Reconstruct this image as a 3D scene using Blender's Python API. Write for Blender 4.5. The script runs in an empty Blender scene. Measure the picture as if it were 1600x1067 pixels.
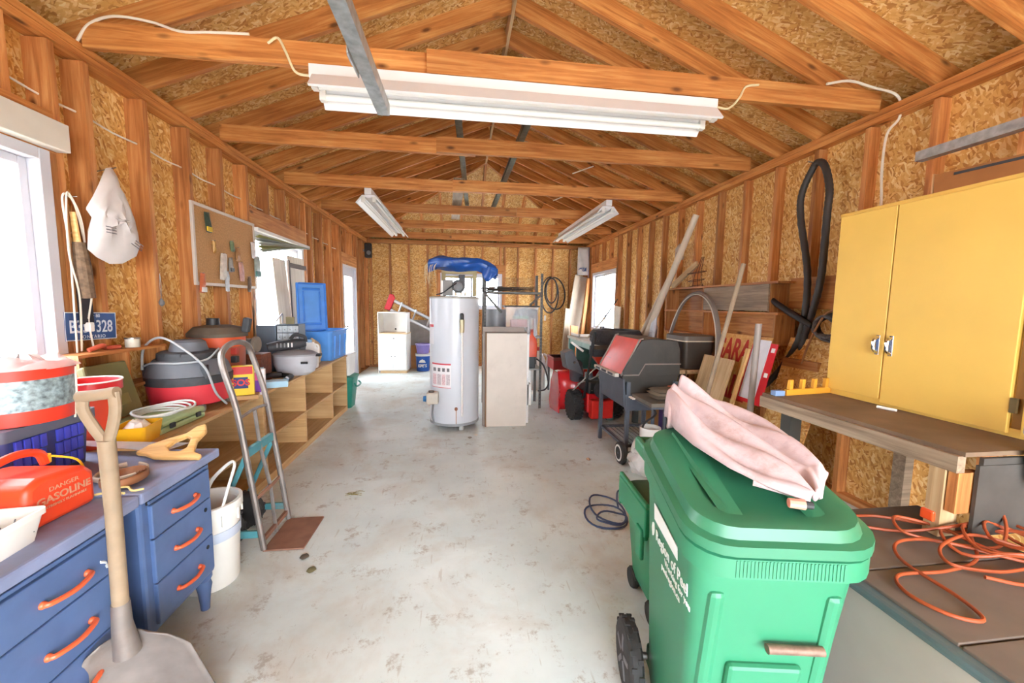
import bpy, bmesh, math, random
from mathutils import Matrix, Vector
random.seed(7)
SC = bpy.context.scene
COL = SC.collection
PI = math.pi

# ---------------------------------------------------------------- camera
F_PX, YAW, PITCH, ROLL, CAM_H = 614.0, 0.1298, -0.0956, 0.0135, 1.44
cam_d = bpy.data.cameras.new('camera'); cam = bpy.data.objects.new('camera', cam_d); COL.objects.link(cam)
cam_d.sensor_fit = 'HORIZONTAL'; cam_d.sensor_width = 36.0; cam_d.lens = F_PX / 1600 * 36.0
cam_d.clip_start = 0.02; cam_d.clip_end = 200
_f = Vector((math.sin(YAW)*math.cos(PITCH), math.cos(YAW)*math.cos(PITCH), math.sin(PITCH)))
_r = Vector((math.cos(YAW), -math.sin(YAW), 0)); _u = _r.cross(_f)
_r2 = _r*math.cos(ROLL) + _u*math.sin(ROLL); _u2 = -_r*math.sin(ROLL) + _u*math.cos(ROLL)
_m = Matrix.Identity(4)
for _i in range(3):
    _m[_i][0] = _r2[_i]; _m[_i][1] = _u2[_i]; _m[_i][2] = -_f[_i]
_m.translation = Vector((0, 0, CAM_H))
cam.matrix_world = _m
SC.camera = cam

# ---------------------------------------------------------------- sky, exposure
world = bpy.data.worlds.new('overcast_sky'); SC.world = world; world.use_nodes = True
_bg = world.node_tree.nodes['Background']
_bg.inputs[0].default_value = (0.86, 0.93, 1.0, 1); _bg.inputs[1].default_value = 11.0
SC.view_settings.view_transform = 'Standard'; SC.view_settings.look = 'None'
SC.view_settings.gamma = 1.0; SC.view_settings.use_curve_mapping = False
SC.view_settings.exposure = 1.17
SC.cycles.max_bounces = 10; SC.cycles.diffuse_bounces = 6; SC.cycles.transparent_max_bounces = 12
SC.cycles.sample_clamp_indirect = 6.0
SC.cycles.use_denoising = True

# ---------------------------------------------------------------- room numbers (metres)
XL, XR, YB, YF, HW = -2.025, 2.855, 9.0, -2.3, 2.80  # YF is pushed far behind the camera to even out the daylight
XRIDGE, ZRIDGE, YRIDGE = 0.415, 3.79, 6.85
SP = 0.4064

# ---------------------------------------------------------------- materials
def lin(h):
    h = h.lstrip('#'); out = []
    for i in (0, 2, 4):
        c = int(h[i:i+2], 16) / 255
        out.append(c/12.92 if c <= 0.04045 else ((c+0.055)/1.055)**2.4)
    return out
_mats = {}
def _nodes(name):
    m = bpy.data.materials.new(name); m.use_nodes = True
    nt = m.node_tree; return m, nt, nt.nodes['Principled BSDF']
def _n(nt, t, **kw):
    n = nt.nodes.new(t)
    for k, v in kw.items(): setattr(n, k, v)
    return n
def _ramp(nt, stops):
    r = _n(nt, 'ShaderNodeValToRGB'); e = r.color_ramp.elements
    while len(e) < len(stops): e.new(0.5)
    for el, (p, c) in zip(e, stops):
        el.position = p; el.color = (*c, 1)
    return r
def mat(name, hexcol, rough=0.5, metal=0.0, var=0.1, scale=8.0, bump=0.0, dirt=0.0, dirtcol='#6b5540', coat=0.0, alpha=None, trans=0.0):
    """plain painted / plastic / metal surface with mild procedural mottling and optional dirt"""
    if name in _mats: return _mats[name]
    m, nt, bs = _nodes(name); L = nt.links
    c = lin(hexcol)
    tc = _n(nt, 'ShaderNodeTexCoord'); no = _n(nt, 'ShaderNodeTexNoise'); no.inputs['Scale'].default_value = scale; no.inputs['Detail'].default_value = 5
    L.new(tc.outputs['Object'], no.inputs['Vector'])
    rp = _ramp(nt, [(0.3, [x*(1-var) for x in c]), (0.7, [min(1, x*(1+var)) for x in c])])
    L.new(no.outputs['Fac'], rp.inputs['Fac']); out = rp.outputs['Color']
    if dirt:
        n2 = _n(nt, 'ShaderNodeTexNoise'); n2.inputs['Scale'].default_value = scale*0.6; n2.inputs['Detail'].default_value = 8; n2.inputs['Roughness'].default_value = 0.7
        L.new(tc.outputs['Object'], n2.inputs['Vector'])
        r2 = _ramp(nt, [(0.52, (0, 0, 0)), (0.75, (dirt, dirt, dirt))]); L.new(n2.outputs['Fac'], r2.inputs['Fac'])
        mx = _n(nt, 'ShaderNodeMix', data_type='RGBA'); L.new(r2.outputs['Color'], mx.inputs['Factor']); L.new(out, mx.inputs['A'])
        mx.inputs['B'].default_value = (*lin(dirtcol), 1); out = mx.outputs['Result']
    L.new(out, bs.inputs['Base Color'])
    bs.inputs['Roughness'].default_value = rough; bs.inputs['Metallic'].default_value = metal
    if coat: bs.inputs['Coat Weight'].default_value = coat
    if trans: bs.inputs['Transmission Weight'].default_value = trans
    if bump:
        b = _n(nt, 'ShaderNodeBump'); b.inputs['Strength'].default_value = bump; b.inputs['Distance'].default_value = 0.004
        n3 = _n(nt, 'ShaderNodeTexNoise'); n3.inputs['Scale'].default_value = scale*6; L.new(tc.outputs['Object'], n3.inputs['Vector'])
        L.new(n3.outputs['Fac'], b.inputs['Height']); L.new(b.outputs['Normal'], bs.inputs['Normal'])
    if alpha is not None:
        bs.inputs['Alpha'].default_value = alpha
    _mats[name] = m; return m
def wood(name, dark, mid, light, rough=0.6, grain=1.0, knots=True, rnd=0.35):
    """sawn timber: grain runs along the object's local X, every board gets its own tint"""
    if name in _mats: return _mats[name]
    m, nt, bs = _nodes(name); L = nt.links
    tc = _n(nt, 'ShaderNodeTexCoord'); oi = _n(nt, 'ShaderNodeObjectInfo')
    ad = _n(nt, 'ShaderNodeVectorMath', operation='MULTIPLY_ADD')
    cb = _n(nt, 'ShaderNodeCombineXYZ')
    for k in range(3): L.new(oi.outputs['Random'], cb.inputs[k])
    L.new(cb.outputs[0], ad.inputs[0]); ad.inputs[1].default_value = (37, 53, 71); L.new(tc.outputs['Object'], ad.inputs[2])
    mp = _n(nt, 'ShaderNodeMapping'); mp.inputs['Scale'].default_value = (1.2*grain, 22*grain, 22*grain); L.new(ad.outputs[0], mp.inputs['Vector'])
    no = _n(nt, 'ShaderNodeTexNoise'); no.inputs['Scale'].default_value = 1.6; no.inputs['Detail'].default_value = 7; no.inputs['Roughness'].default_value = 0.62; no.inputs['Distortion'].default_value = 0.6
    L.new(mp.outputs[0], no.inputs['Vector'])
    rp = _ramp(nt, [(0.28, lin(dark)), (0.5, lin(mid)), (0.72, lin(light))]); L.new(no.outputs['Fac'], rp.inputs['Fac'])
    out = rp.outputs['Color']
    # broad blotches of weathering
    n4 = _n(nt, 'ShaderNodeTexNoise'); n4.inputs['Scale'].default_value = 2.2; n4.inputs['Detail'].default_value = 3; L.new(ad.outputs[0], n4.inputs['Vector'])
    mxb = _n(nt, 'ShaderNodeMix', data_type='RGBA', blend_type='MULTIPLY'); rb = _ramp(nt, [(0.35, (0.72, 0.66, 0.6)), (0.6, (1, 1, 1))]); L.new(n4.outputs['Fac'], rb.inputs['Fac'])
    mxb.inputs['Factor'].default_value = 0.6; L.new(out, mxb.inputs['A']); L.new(rb.outputs['Color'], mxb.inputs['B']); out = mxb.outputs['Result']
    if knots:
        m2 = _n(nt, 'ShaderNodeMapping'); m2.inputs['Scale'].default_value = (3.2, 8.0, 8.0); L.new(ad.outputs[0], m2.inputs['Vector'])
        vo = _n(nt, 'ShaderNodeTexVoronoi'); vo.inputs['Scale'].default_value = 1.0; L.new(m2.outputs[0], vo.inputs['Vector'])
        rk = _ramp(nt, [(0.06, (1, 1, 1)), (0.17, (0, 0, 0))]); L.new(vo.outputs['Distance'], rk.inputs['Fac'])
        mx = _n(nt, 'ShaderNodeMix', data_type='RGBA'); L.new(rk.outputs['Color'], mx.inputs['Factor']); L.new(out, mx.inputs['A'])
        mx.inputs['B'].default_value = (*[x*0.45 for x in lin(dark)], 1); out = mx.outputs['Result']
    hs = _n(nt, 'ShaderNodeHueSaturation'); mr = _n(nt, 'ShaderNodeMapRange'); L.new(oi.outputs['Random'], mr.inputs['Value'])
    mr.inputs['To Min'].default_value = 1-rnd; mr.inputs['To Max'].default_value = 1+rnd*0.5
    L.new(mr.outputs[0], hs.inputs['Value']); L.new(out, hs.inputs['Color'])
    L.new(hs.outputs['Color'], bs.inputs['Base Color']); bs.inputs['Roughness'].default_value = rough
    b = _n(nt, 'ShaderNodeBump'); b.inputs['Strength'].default_value = 0.25; b.inputs['Distance'].default_value = 0.002
    L.new(no.outputs['Fac'], b.inputs['Height']); L.new(b.outputs['Normal'], bs.inputs['Normal'])
    _mats[name] = m; return m
def osb(name, stops, sc=1.0):
    """oriented strand board: three rotated layers of stretched flakes"""
    if name in _mats: return _mats[name]
    m, nt, bs = _nodes(name); L = nt.links
    tc = _n(nt, 'ShaderNodeTexCoord'); oi = _n(nt, 'ShaderNodeObjectInfo')
    ad = _n(nt, 'ShaderNodeVectorMath', operation='MULTIPLY_ADD'); cb = _n(nt, 'ShaderNodeCombineXYZ')
    for k in range(2): L.new(oi.outputs['Random'], cb.inputs[k])
    L.new(cb.outputs[0], ad.inputs[0]); ad.inputs[1].default_value = (31, 47, 0); L.new(tc.outputs['Object'], ad.inputs[2])
    nd = _n(nt, 'ShaderNodeTexNoise'); nd.inputs['Scale'].default_value = 14; L.new(ad.outputs[0], nd.inputs['Vector'])
    wv = _n(nt, 'ShaderNodeVectorMath', operation='MULTIPLY_ADD'); L.new(nd.outputs['Color'], wv.inputs[0]); wv.inputs[1].default_value = (0.03, 0.03, 0); L.new(ad.outputs[0], wv.inputs[2])
    cols = []; masks = []
    for ang, sx, sy in ((0.25, 13, 42), (-0.7, 15, 46), (1.2, 17, 50)):
        mp = _n(nt, 'ShaderNodeMapping'); mp.vector_type = 'TEXTURE'; mp.inputs['Rotation'].default_value = (0, 0, ang); mp.inputs['Scale'].default_value = (1/(sx*sc), 1/(sy*sc), 1)
        L.new(wv.outputs[0], mp.inputs['Vector'])
        vo = _n(nt, 'ShaderNodeTexVoronoi'); vo.voronoi_dimensions = '2D'; vo.inputs['Scale'].default_value = 1.0; L.new(mp.outputs[0], vo.inputs['Vector'])
        sp = _n(nt, 'ShaderNodeSeparateColor'); L.new(vo.outputs['Color'], sp.inputs[0])
        rp = _ramp(nt, [(p, lin(c)) for p, c in stops]); rp.color_ramp.interpolation = 'LINEAR'; L.new(sp.outputs[0], rp.inputs['Fac'])
        cols.append(rp.outputs['Color']); masks.append(sp.outputs[1])
    out = cols[0]
    for k in (1, 2):
        gt = _n(nt, 'ShaderNodeMath', operation='GREATER_THAN'); L.new(masks[k], gt.inputs[0]); gt.inputs[1].default_value = 0.5
        mx = _n(nt, 'ShaderNodeMix', data_type='RGBA'); L.new(gt.outputs[0], mx.inputs['Factor']); L.new(out, mx.inputs['A']); L.new(cols[k], mx.inputs['B']); out = mx.outputs['Result']
    n5 = _n(nt, 'ShaderNodeTexNoise'); n5.inputs['Scale'].default_value = 1.1; n5.inputs['Detail'].default_value = 4; L.new(ad.outputs[0], n5.inputs['Vector'])
    r5 = _ramp(nt, [(0.35, (0.8, 0.74, 0.68)), (0.6, (1, 1, 1))]); L.new(n5.outputs['Fac'], r5.inputs['Fac'])
    ml = _n(nt, 'ShaderNodeMix', data_type='RGBA', blend_type='MULTIPLY'); ml.inputs['Factor'].default_value = 0.8; L.new(out, ml.inputs['A']); L.new(r5.outputs['Color'], ml.inputs['B'])
    L.new(ml.outputs['Result'], bs.inputs['Base Color']); bs.inputs['Roughness'].default_value = 0.65
    b = _n(nt, 'ShaderNodeBump'); b.inputs['Strength'].default_value = 0.2; b.inputs['Distance'].default_value = 0.001; L.new(masks[1], b.inputs['Height']); L.new(b.outputs['Normal'], bs.inputs['Normal'])
    _mats[name] = m; return m
def concrete(name):
    m, nt, bs = _nodes(name); L = nt.links
    tc = _n(nt, 'ShaderNodeTexCoord')
    def noise(s, d, r=0.5, dist=0.0):
        n = _n(nt, 'ShaderNodeTexNoise'); n.inputs['Scale'].default_value = s; n.inputs['Detail'].default_value = d; n.inputs['Roughness'].default_value = r; n.inputs['Distortion'].default_value = dist
        L.new(tc.outputs['Object'], n.inputs['Vector']); return n.outputs['Fac']
    base = _ramp(nt, [(0.32, lin('#bcc6c5')), (0.5, lin('#cfd9d8')), (0.68, lin('#dfe7e6'))]); L.new(noise(0.9, 6, 0.6), base.inputs['Fac']); out = base.outputs['Color']
    def over(fac, col, amt):
        nonlocal out
        mx = _n(nt, 'ShaderNodeMix', data_type='RGBA'); L.new(fac, mx.inputs['Factor']); L.new(out, mx.inputs['A']); mx.inputs['B'].default_value = (*lin(col), 1); out = mx.outputs['Result']
    r = _ramp(nt, [(0.5, (0, 0, 0)), (0.66, (0.5, 0.5, 0.5))]); L.new(noise(1.7, 8, 0.65, 0.4), r.inputs['Fac']); over(r.outputs['Color'], '#b5aa9b', 1)
    r = _ramp(nt, [(0.55, (0, 0, 0)), (0.62, (0.75, 0.75, 0.75))]); L.new(noise(5.5, 12, 0.82), r.inputs['Fac']); over(r.outputs['Color'], '#9c9388', 1)
    r = _ramp(nt, [(0.59, (0, 0, 0)), (0.65, (0.6, 0.6, 0.6))]); L.new(noise(16, 12, 0.85), r.inputs['Fac']); over(r.outputs['Color'], '#85786a', 1)
    # fine scratches
    mp = _n(nt, 'ShaderNodeMapping'); mp.inputs['Scale'].default_value = (30, 3, 1); mp.inputs['Rotation'].default_value = (0, 0, 0.6); L.new(tc.outputs['Object'], mp.inputs['Vector'])
    n = _n(nt, 'ShaderNodeTexNoise'); n.inputs['Scale'].default_value = 1.4; n.inputs['Detail'].default_value = 6; L.new(mp.outputs[0], n.inputs['Vector'])
    r = _ramp(nt, [(0.66, (0, 0, 0)), (0.7, (0.4, 0.4, 0.4))]); L.new(n.outputs['Fac'], r.inputs['Fac']); over(r.outputs['Color'], '#a39a8d', 1)
    L.new(out, bs.inputs['Base Color'])
    rr = _n(nt, 'ShaderNodeMapRange'); rr.inputs['To Min'].default_value = 0.32; rr.inputs['To Max'].default_value = 0.62; L.new(noise(3, 6), rr.inputs['Value']); L.new(rr.outputs[0], bs.inputs['Roughness'])
    b = _n(nt, 'ShaderNodeBump'); b.inputs['Strength'].default_value = 0.15; b.inputs['Distance'].default_value = 0.003; L.new(noise(30, 6), b.inputs['Height']); L.new(b.outputs['Normal'], bs.inputs['Normal'])
    return m
def glass(name, tint=(1, 1, 1), gloss=0.07):
    if name in _mats: return _mats[name]
    m = bpy.data.materials.new(name); m.use_nodes = True; nt = m.node_tree; nt.nodes.clear(); L = nt.links
    o = _n(nt, 'ShaderNodeOutputMaterial'); t = _n(nt, 'ShaderNodeBsdfTransparent'); t.inputs[0].default_value = (*tint, 1)
    g = _n(nt, 'ShaderNodeBsdfGlossy'); g.inputs['Roughness'].default_value = 0.08; x = _n(nt, 'ShaderNodeMixShader'); x.inputs[0].default_value = gloss
    L.new(t.outputs[0], x.inputs[1]); L.new(g.outputs[0], x.inputs[2]); L.new(x.outputs[0], o.inputs[0])
    _mats[name] = m; return m
def film(name, hexcol, op=0.5, rough=0.3):
    """thin translucent plastic sheet"""
    if name in _mats: return _mats[name]
    m, nt, bs = _nodes(name); L = nt.links
    tc = _n(nt, 'ShaderNodeTexCoord'); no = _n(nt, 'ShaderNodeTexNoise'); no.inputs['Scale'].default_value = 14; L.new(tc.outputs['Object'], no.inputs['Vector'])
    mr = _n(nt, 'ShaderNodeMapRange'); mr.inputs['To Min'].default_value = max(0, op-0.2); mr.inputs['To Max'].default_value = min(1, op+0.2); L.new(no.outputs['Fac'], mr.inputs['Value'])
    bs.inputs['Base Color'].default_value = (*lin(hexcol), 1); bs.inputs['Roughness'].default_value = rough; L.new(mr.outputs[0], bs.inputs['Alpha'])
    _mats[name] = m; return m

W_STUD = wood('stud_wood', '#985a2c', '#c48046', '#dca468')
W_RAFT = wood('rafter_wood', '#9c5c2a', '#ca8444', '#e2ac68', rnd=0.25)
W_PALE = wood('pale_plank', '#a5875f', '#c4a67c', '#d8c09a', knots=False, rnd=0.15)
W_OLD = wood('old_grey_plank', '#6e5c4a', '#94806a', '#b09c84', knots=False, rnd=0.15)
W_PLY = wood('plywood', '#b08a58', '#c9a26e', '#d6b384', knots=False, rnd=0.12, grain=0.7)
W_HAND = mat('tool_handle_wood', '#8f7b64', 0.7, var=0.2, scale=9, dirt=0.4, dirtcol='#7d6650')
OSB_R = osb('osb_roof', [(0.0, '#b88042'), (0.3, '#d9a95f'), (0.7, '#eac27c'), (1.0, '#f6dfaa')], 1.7)
OSB_W = osb('osb_wall', [(0.0, '#b87c3a'), (0.3, '#daa558'), (0.7, '#ebbf74'), (1.0, '#f6dca0')], 1.7)
CONC = concrete('painted_concrete')
WHITE = mat('white_vinyl', '#c6c6ce', 0.35, var=0.03)
WHT_METAL = mat('white_enamel', '#e8e9ea', 0.3, var=0.03)
GALV = mat('galvanised_steel', '#aeb3b5', 0.42, 0.75, var=0.25, scale=30)
STEEL = mat('bare_steel', '#9a9a98', 0.35, 0.9, var=0.12, scale=14)
CHROME = mat('chrome', '#d8d8d8', 0.15, 1.0, var=0.02)
BLACK = mat('black_plastic', '#232426', 0.5, var=0.15)
RUBBER = mat('black_rubber', '#2b2a2a', 0.75, var=0.25, scale=20, bump=0.2)
GREYP = mat('grey_plastic', '#77797c', 0.5, var=0.08)
WPLAST = mat('white_plastic', '#e6e4df', 0.45, var=0.04)
CABLE_W = mat('white_cable_sheath', '#e3dccd', 0.5, var=0.04)
PANE = glass('window_glass')

# ---------------------------------------------------------------- mesh helpers
def frame(origin, xa, ya):
    x = Vector(xa).normalized(); z = x.cross(Vector(ya)).normalized(); y = z.cross(x)
    m = Matrix.Identity(4)
    for i in range(3): m[i][0], m[i][1], m[i][2] = x[i], y[i], z[i]
    m.translation = Vector(origin); return m
def smooth_path(pts, k=6, closed=False):
    P = [Vector(p) for p in pts]; n = len(P); out = []
    rng = range(n if closed else n-1)
    for i in rng:
        p1, p2 = P[i], P[(i+1) % n]
        p0 = P[(i-1) % n] if closed or i > 0 else p1*2-p2
        p3 = P[(i+2) % n] if closed or i+2 < n else p2*2-p1
        for j in range(k):
            t = j/k
            out.append(0.5*((2*p1)+(-p0+p2)*t+(2*p0-5*p1+4*p2-p3)*t*t+(-p0+3*p1-3*p2+p3)*t**3))
    if not closed: out.append(P[-1])
    return out
class MB:
    def __init__(self): self.v = []; self.f = []
    def add(self, vs, fs, M=None):
        b = len(self.v)
        self.v += [tuple((M @ Vector(p)) if M is not None else p) for p in vs]
        self.f += [tuple(i+b for i in f) for f in fs]; return self
    def box(self, x0, x1, y0, y1, z0, z1, M=None):
        return self.add([(x0,y0,z0),(x1,y0,z0),(x1,y1,z0),(x0,y1,z0),(x0,y0,z1),(x1,y0,z1),(x1,y1,z1),(x0,y1,z1)],
                        [(0,3,2,1),(4,5,6,7),(0,1,5,4),(1,2,6,5),(2,3,7,6),(3,0,4,7)], M)
    def hexa(self, bot, top):
        """eight corners: four bottom, four top, each counter-clockwise from above"""
        return self.add(list(bot)+list(top), [(0,3,2,1),(4,5,6,7),(0,1,5,4),(1,2,6,5),(2,3,7,6),(3,0,4,7)])
    def rings(self, R, closed_u=True, cap=True):
        n = len(R[0]); vs = [p for r in R for p in r]; fs = []
        for i in range(len(R)-1):
            for j in range(n if closed_u else n-1):
                a = i*n+j; b = i*n+(j+1) % n; fs.append((a, b, b+n, a+n))
        if cap:
            fs.append(tuple(range(n-1, -1, -1))); fs.append(tuple((len(R)-1)*n+j for j in range(n)))
        return self.add(vs, fs)
    def lathe(self, prof, c=(0,0,0), n=24, cap=True, M=None, sx=1, sy=1):
        R = [[(c[0]+r*sx*math.cos(2*PI*j/n), c[1]+r*sy*math.sin(2*PI*j/n), c[2]+z) for j in range(n)] for r, z in prof]
        if M is not None: R = [[tuple(M @ Vector(p)) for p in r] for r in R]
        return self.rings(R, True, cap)
    def tube(self, path, r, n=8, closed=False, flat=1.0):
        P = [Vector(p) for p in path]; L = len(P); R = []
        t0 = (P[1]-P[0]).normalized(); up = Vector((0,0,1)) if abs(t0.z) < 0.9 else Vector((1,0,0))
        nrm = (up - t0*up.dot(t0)).normalized()
        for i in range(L):
            a = P[(i-1) % L] if (closed or i > 0) else P[i]; b = P[(i+1) % L] if (closed or i < L-1) else P[i]
            t = (b-a).normalized(); nn = nrm - t*nrm.dot(t)
            if nn.length < 1e-6: nn = t.orthogonal()
            nrm = nn.normalized(); bn = t.cross(nrm)
            rr = r[i] if isinstance(r, (list, tuple)) else r
            R.append([tuple(P[i] + nrm*math.cos(2*PI*j/n)*rr + bn*math.sin(2*PI*j/n)*rr*flat) for j in range(n)])
        if closed:
            vs = [p for q in R for p in q]; fs = []
            for i in range(L):
                for j in range(n): fs.append((i*n+j, i*n+(j+1) % n, ((i+1) % L)*n+(j+1) % n, ((i+1) % L)*n+j))
            return self.add(vs, fs)
        return self.rings(R, True, True)
    def cyl(self, p0, p1, r0, r1=None, n=16):
        return self.tube([p0, p1], [r0, r0 if r1 is None else r1], n)
    def prism(self, poly, plane, a, b):
        """extrude a 2-D outline: plane 'xy' -> along z, 'xz' -> along y, 'yz' -> along x"""
        g = {'xy': lambda p, t: (p[0], p[1], t), 'xz': lambda p, t: (p[0], t, p[1]), 'yz': lambda p, t: (t, p[0], p[1])}[plane]
        n = len(poly); vs = [g(p, a) for p in poly] + [g(p, b) for p in poly]
        fs = [tuple(range(n-1, -1, -1)), tuple(range(n, 2*n))] + [(i, (i+1) % n, n+(i+1) % n, n+i) for i in range(n)]
        return self.add(vs, fs)
    def grid(self, fn, nu, nv):
        vs = [fn(i/nu, j/nv) for i in range(nu+1) for j in range(nv+1)]
        fs = [(i*(nv+1)+j, (i+1)*(nv+1)+j, (i+1)*(nv+1)+j+1, i*(nv+1)+j+1) for i in range(nu) for j in range(nv)]
        return self.add(vs, fs)
    def sphere(self, c, r, n=12, sz=1.0):
        pr = [(max(1e-4, r*math.sin(PI*i/(n//2+2))), -r*sz*math.cos(PI*i/(n//2+2))) for i in range(n//2+3)]
        return self.lathe(pr, c, n)
    def build(self, name, m, parent=None, smooth=35, bevel=0, seg=2, solid=0, M=None, sub=0):
        me = bpy.data.meshes.new(name); me.from_pydata(self.v, [], self.f); me.validate()
        bm = bmesh.new(); bm.from_mesh(me); bmesh.ops.recalc_face_normals(bm, faces=bm.faces); bm.to_mesh(me); bm.free()
        if smooth:
            me.shade_smooth(); me.set_sharp_from_angle(angle=math.radians(smooth))
        me.materials.append(m)
        o = bpy.data.objects.new(name, me); COL.objects.link(o)
        if M is not None: o.matrix_basis = M
        if parent is not None: o.parent = parent
        if solid:
            s = o.modifiers.new('solid', 'SOLIDIFY'); s.thickness = solid; s.offset = 0
        if bevel:
            b = o.modifiers.new('bevel', 'BEVEL'); b.width = bevel; b.segments = seg; b.limit_method = 'ANGLE'; b.angle_limit = math.radians(40)
        if sub:
            b = o.modifiers.new('sub', 'SUBSURF'); b.levels = sub; b.render_levels = sub
        return o
def tag(o, label, cat, group=None, kind=None):
    o['label'] = label; o['category'] = cat
    if group: o['group'] = group
    if kind: o['kind'] = kind
    return o
def thing(name, label, cat, loc=(0,0,0), rz=0.0, group=None):
    o = bpy.data.objects.new(name, None); o.empty_display_size = 0.05; COL.objects.link(o)
    o.location = loc; o.rotation_euler = (0, 0, rz); return tag(o, label, cat, group)
def struct(name):
    o = bpy.data.objects.new(name, None); COL.objects.link(o); o['kind'] = 'structure'; return o
def board(name, p0, p1, w, t, m, parent=None, up=(0,0,1), bevel=0, roll=0.0):
    """a plank from p0 to p1 (centre line): w is measured towards 'up', t across; its grain runs along it"""
    p0, p1 = Vector(p0), Vector(p1); d = p1-p0; L = d.length; u = Vector(up); u = (u - d*u.dot(d)/d.dot(d))
    if u.length < 1e-6: u = d.orthogonal()
    x = d.normalized(); z = u.normalized(); y = z.cross(x)
    M = Matrix.Identity(4)
    for i in range(3): M[i][0], M[i][1], M[i][2] = x[i], y[i], z[i]
    M.translation = p0
    if parent is not None and parent.name in _world_loc: M = _world_loc[parent.name].inverted() @ M
    return MB().box(0, L, -t/2, t/2, -w/2, w/2).build(name, m, parent, smooth=0, bevel=bevel, M=M)
_world_loc = {}
def panel(name, pts, thick, m, parent=None):
    """flat sheet from 3-D outline pts; thickness goes to the normal's far side; own local frame"""
    P = [Vector(p) for p in pts]; x = (P[1]-P[0]).normalized()
    nrm = Vector((0,0,0))
    for i in range(1, len(P)-1): nrm += (P[i]-P[0]).cross(P[i+1]-P[0])
    nrm.normalize(); y = nrm.cross(x); M = Matrix.Identity(4)
    for i in range(3): M[i][0], M[i][1], M[i][2] = x[i], y[i], nrm[i]
    M.translation = P[0]; inv = M.inverted(); q = [inv @ p for p in P]
    return MB().prism([(p.x, p.y) for p in q], 'xy', 0, thick).build(name, m, parent, smooth=0, M=M)
def text(name, body, size, M, m, parent=None, ext=0.0008, shear=0.0, sx=1.0, bold=0.0, align='CENTER', space=1.0):
    cu = bpy.data.curves.new(name, 'FONT'); cu.body = body; cu.size = size; cu.extrude = ext; cu.shear = shear; cu.offset = bold
    cu.align_x = align; cu.align_y = 'CENTER'; cu.space_character = space; cu.resolution_u = 3
    t = bpy.data.objects.new(name+'_tmp', cu); COL.objects.link(t)
    dg = bpy.context.evaluated_depsgraph_get(); me = bpy.data.meshes.new_from_object(t.evaluated_get(dg)); bpy.data.objects.remove(t)
    me.name = name; me.materials.clear(); me.materials.append(m)
    o = bpy.data.objects.new(name, me); COL.objects.link(o); o.matrix_basis = M @ Matrix.Diagonal((sx, 1, 1, 1))
    if parent is not None: o.parent = parent
    return o
# ================================================================= the setting
g = MB().box(-14, 14, -20, 22, -0.35, -0.12).build('ground', mat('gravel', '#bdb8ae', 0.9, var=0.3, scale=30), smooth=0); g['kind'] = 'structure'  # unseen ground outside, added to bounce sky light indoors
fl = MB().box(XL-0.15, XR+0.15, YF, YB+0.15, -0.12, 0.0).build('floor', CONC, smooth=0); fl['kind'] = 'structure'
# rust stains and a crack filler line: worn patches of their own shape lie in the floor material

def wall_panels(parent, wall, holes, u0, u1, z0, z1, step=1.22):
    """sheathing sheets between openings; wall maps (u, z) to a 3-D point; outward thickness"""
    us = sorted({u0, u1, *[h for H in holes for h in H[:2]], *[u0+step*k for k in range(1, int((u1-u0)/step)+1)]})
    us = [u for u in us if u0 <= u <= u1]
    for a, b in zip(us[:-1], us[1:]):
        if b-a < 0.02: continue
        mid = (a+b)/2; segs = [(z0, 2.42), (2.42, z1)]
        for H in holes:
            if H[0]-1e-6 <= mid <= H[1]+1e-6:
                new = []
                for s in segs:
                    if s[0] < H[2]: new.append((s[0], min(s[1], H[2])))
                    if s[1] > H[3]: new.append((max(s[0], H[3]), s[1]))
                segs = [s for s in new if s[1]-s[0] > 0.01]
        for za, zb in segs:
            wall(a, b, za, zb, parent)
DL, DR, DB = 0.12, 0.09, 0.09; OV0 = 0.38
H_LEFT = [(1.02, 2.30, 0.98, 2.16), (4.22, 5.52, 1.02, 2.14), (7.18, 8.05, 0.0, 2.09)]
H_RIGHT = [(7.08, 8.44, 0.90, 2.13)]
H_BACK = [(-0.46, 0.93, 1.30, 2.11)]
wl, wr, wb = struct('wall_left'), struct('wall_right'), struct('wall_back')
wall_panels(wl, lambda a, b, za, zb, p: panel('panel', [(XL-DL, b, za), (XL-DL, a, za), (XL-DL, a, zb), (XL-DL, b, zb)], -0.011, OSB_W, p), H_LEFT, YF, YB+DB+0.012, 0, HW)
wall_panels(wr, lambda a, b, za, zb, p: panel('panel', [(XR+DR, a, za), (XR+DR, b, za), (XR+DR, b, zb), (XR+DR, a, zb)], -0.011, OSB_W, p), H_RIGHT, YF, YB+DB+0.012, 0, HW)
wall_panels(wb, lambda a, b, za, zb, p: panel('panel', [(a, YB+DB, za), (a, YB+DB, zb), (b, YB+DB, zb), (b, YB+DB, za)], 0.011, OSB_W, p), H_BACK, XL-DL, XR+DR, 0, HW)

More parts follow.
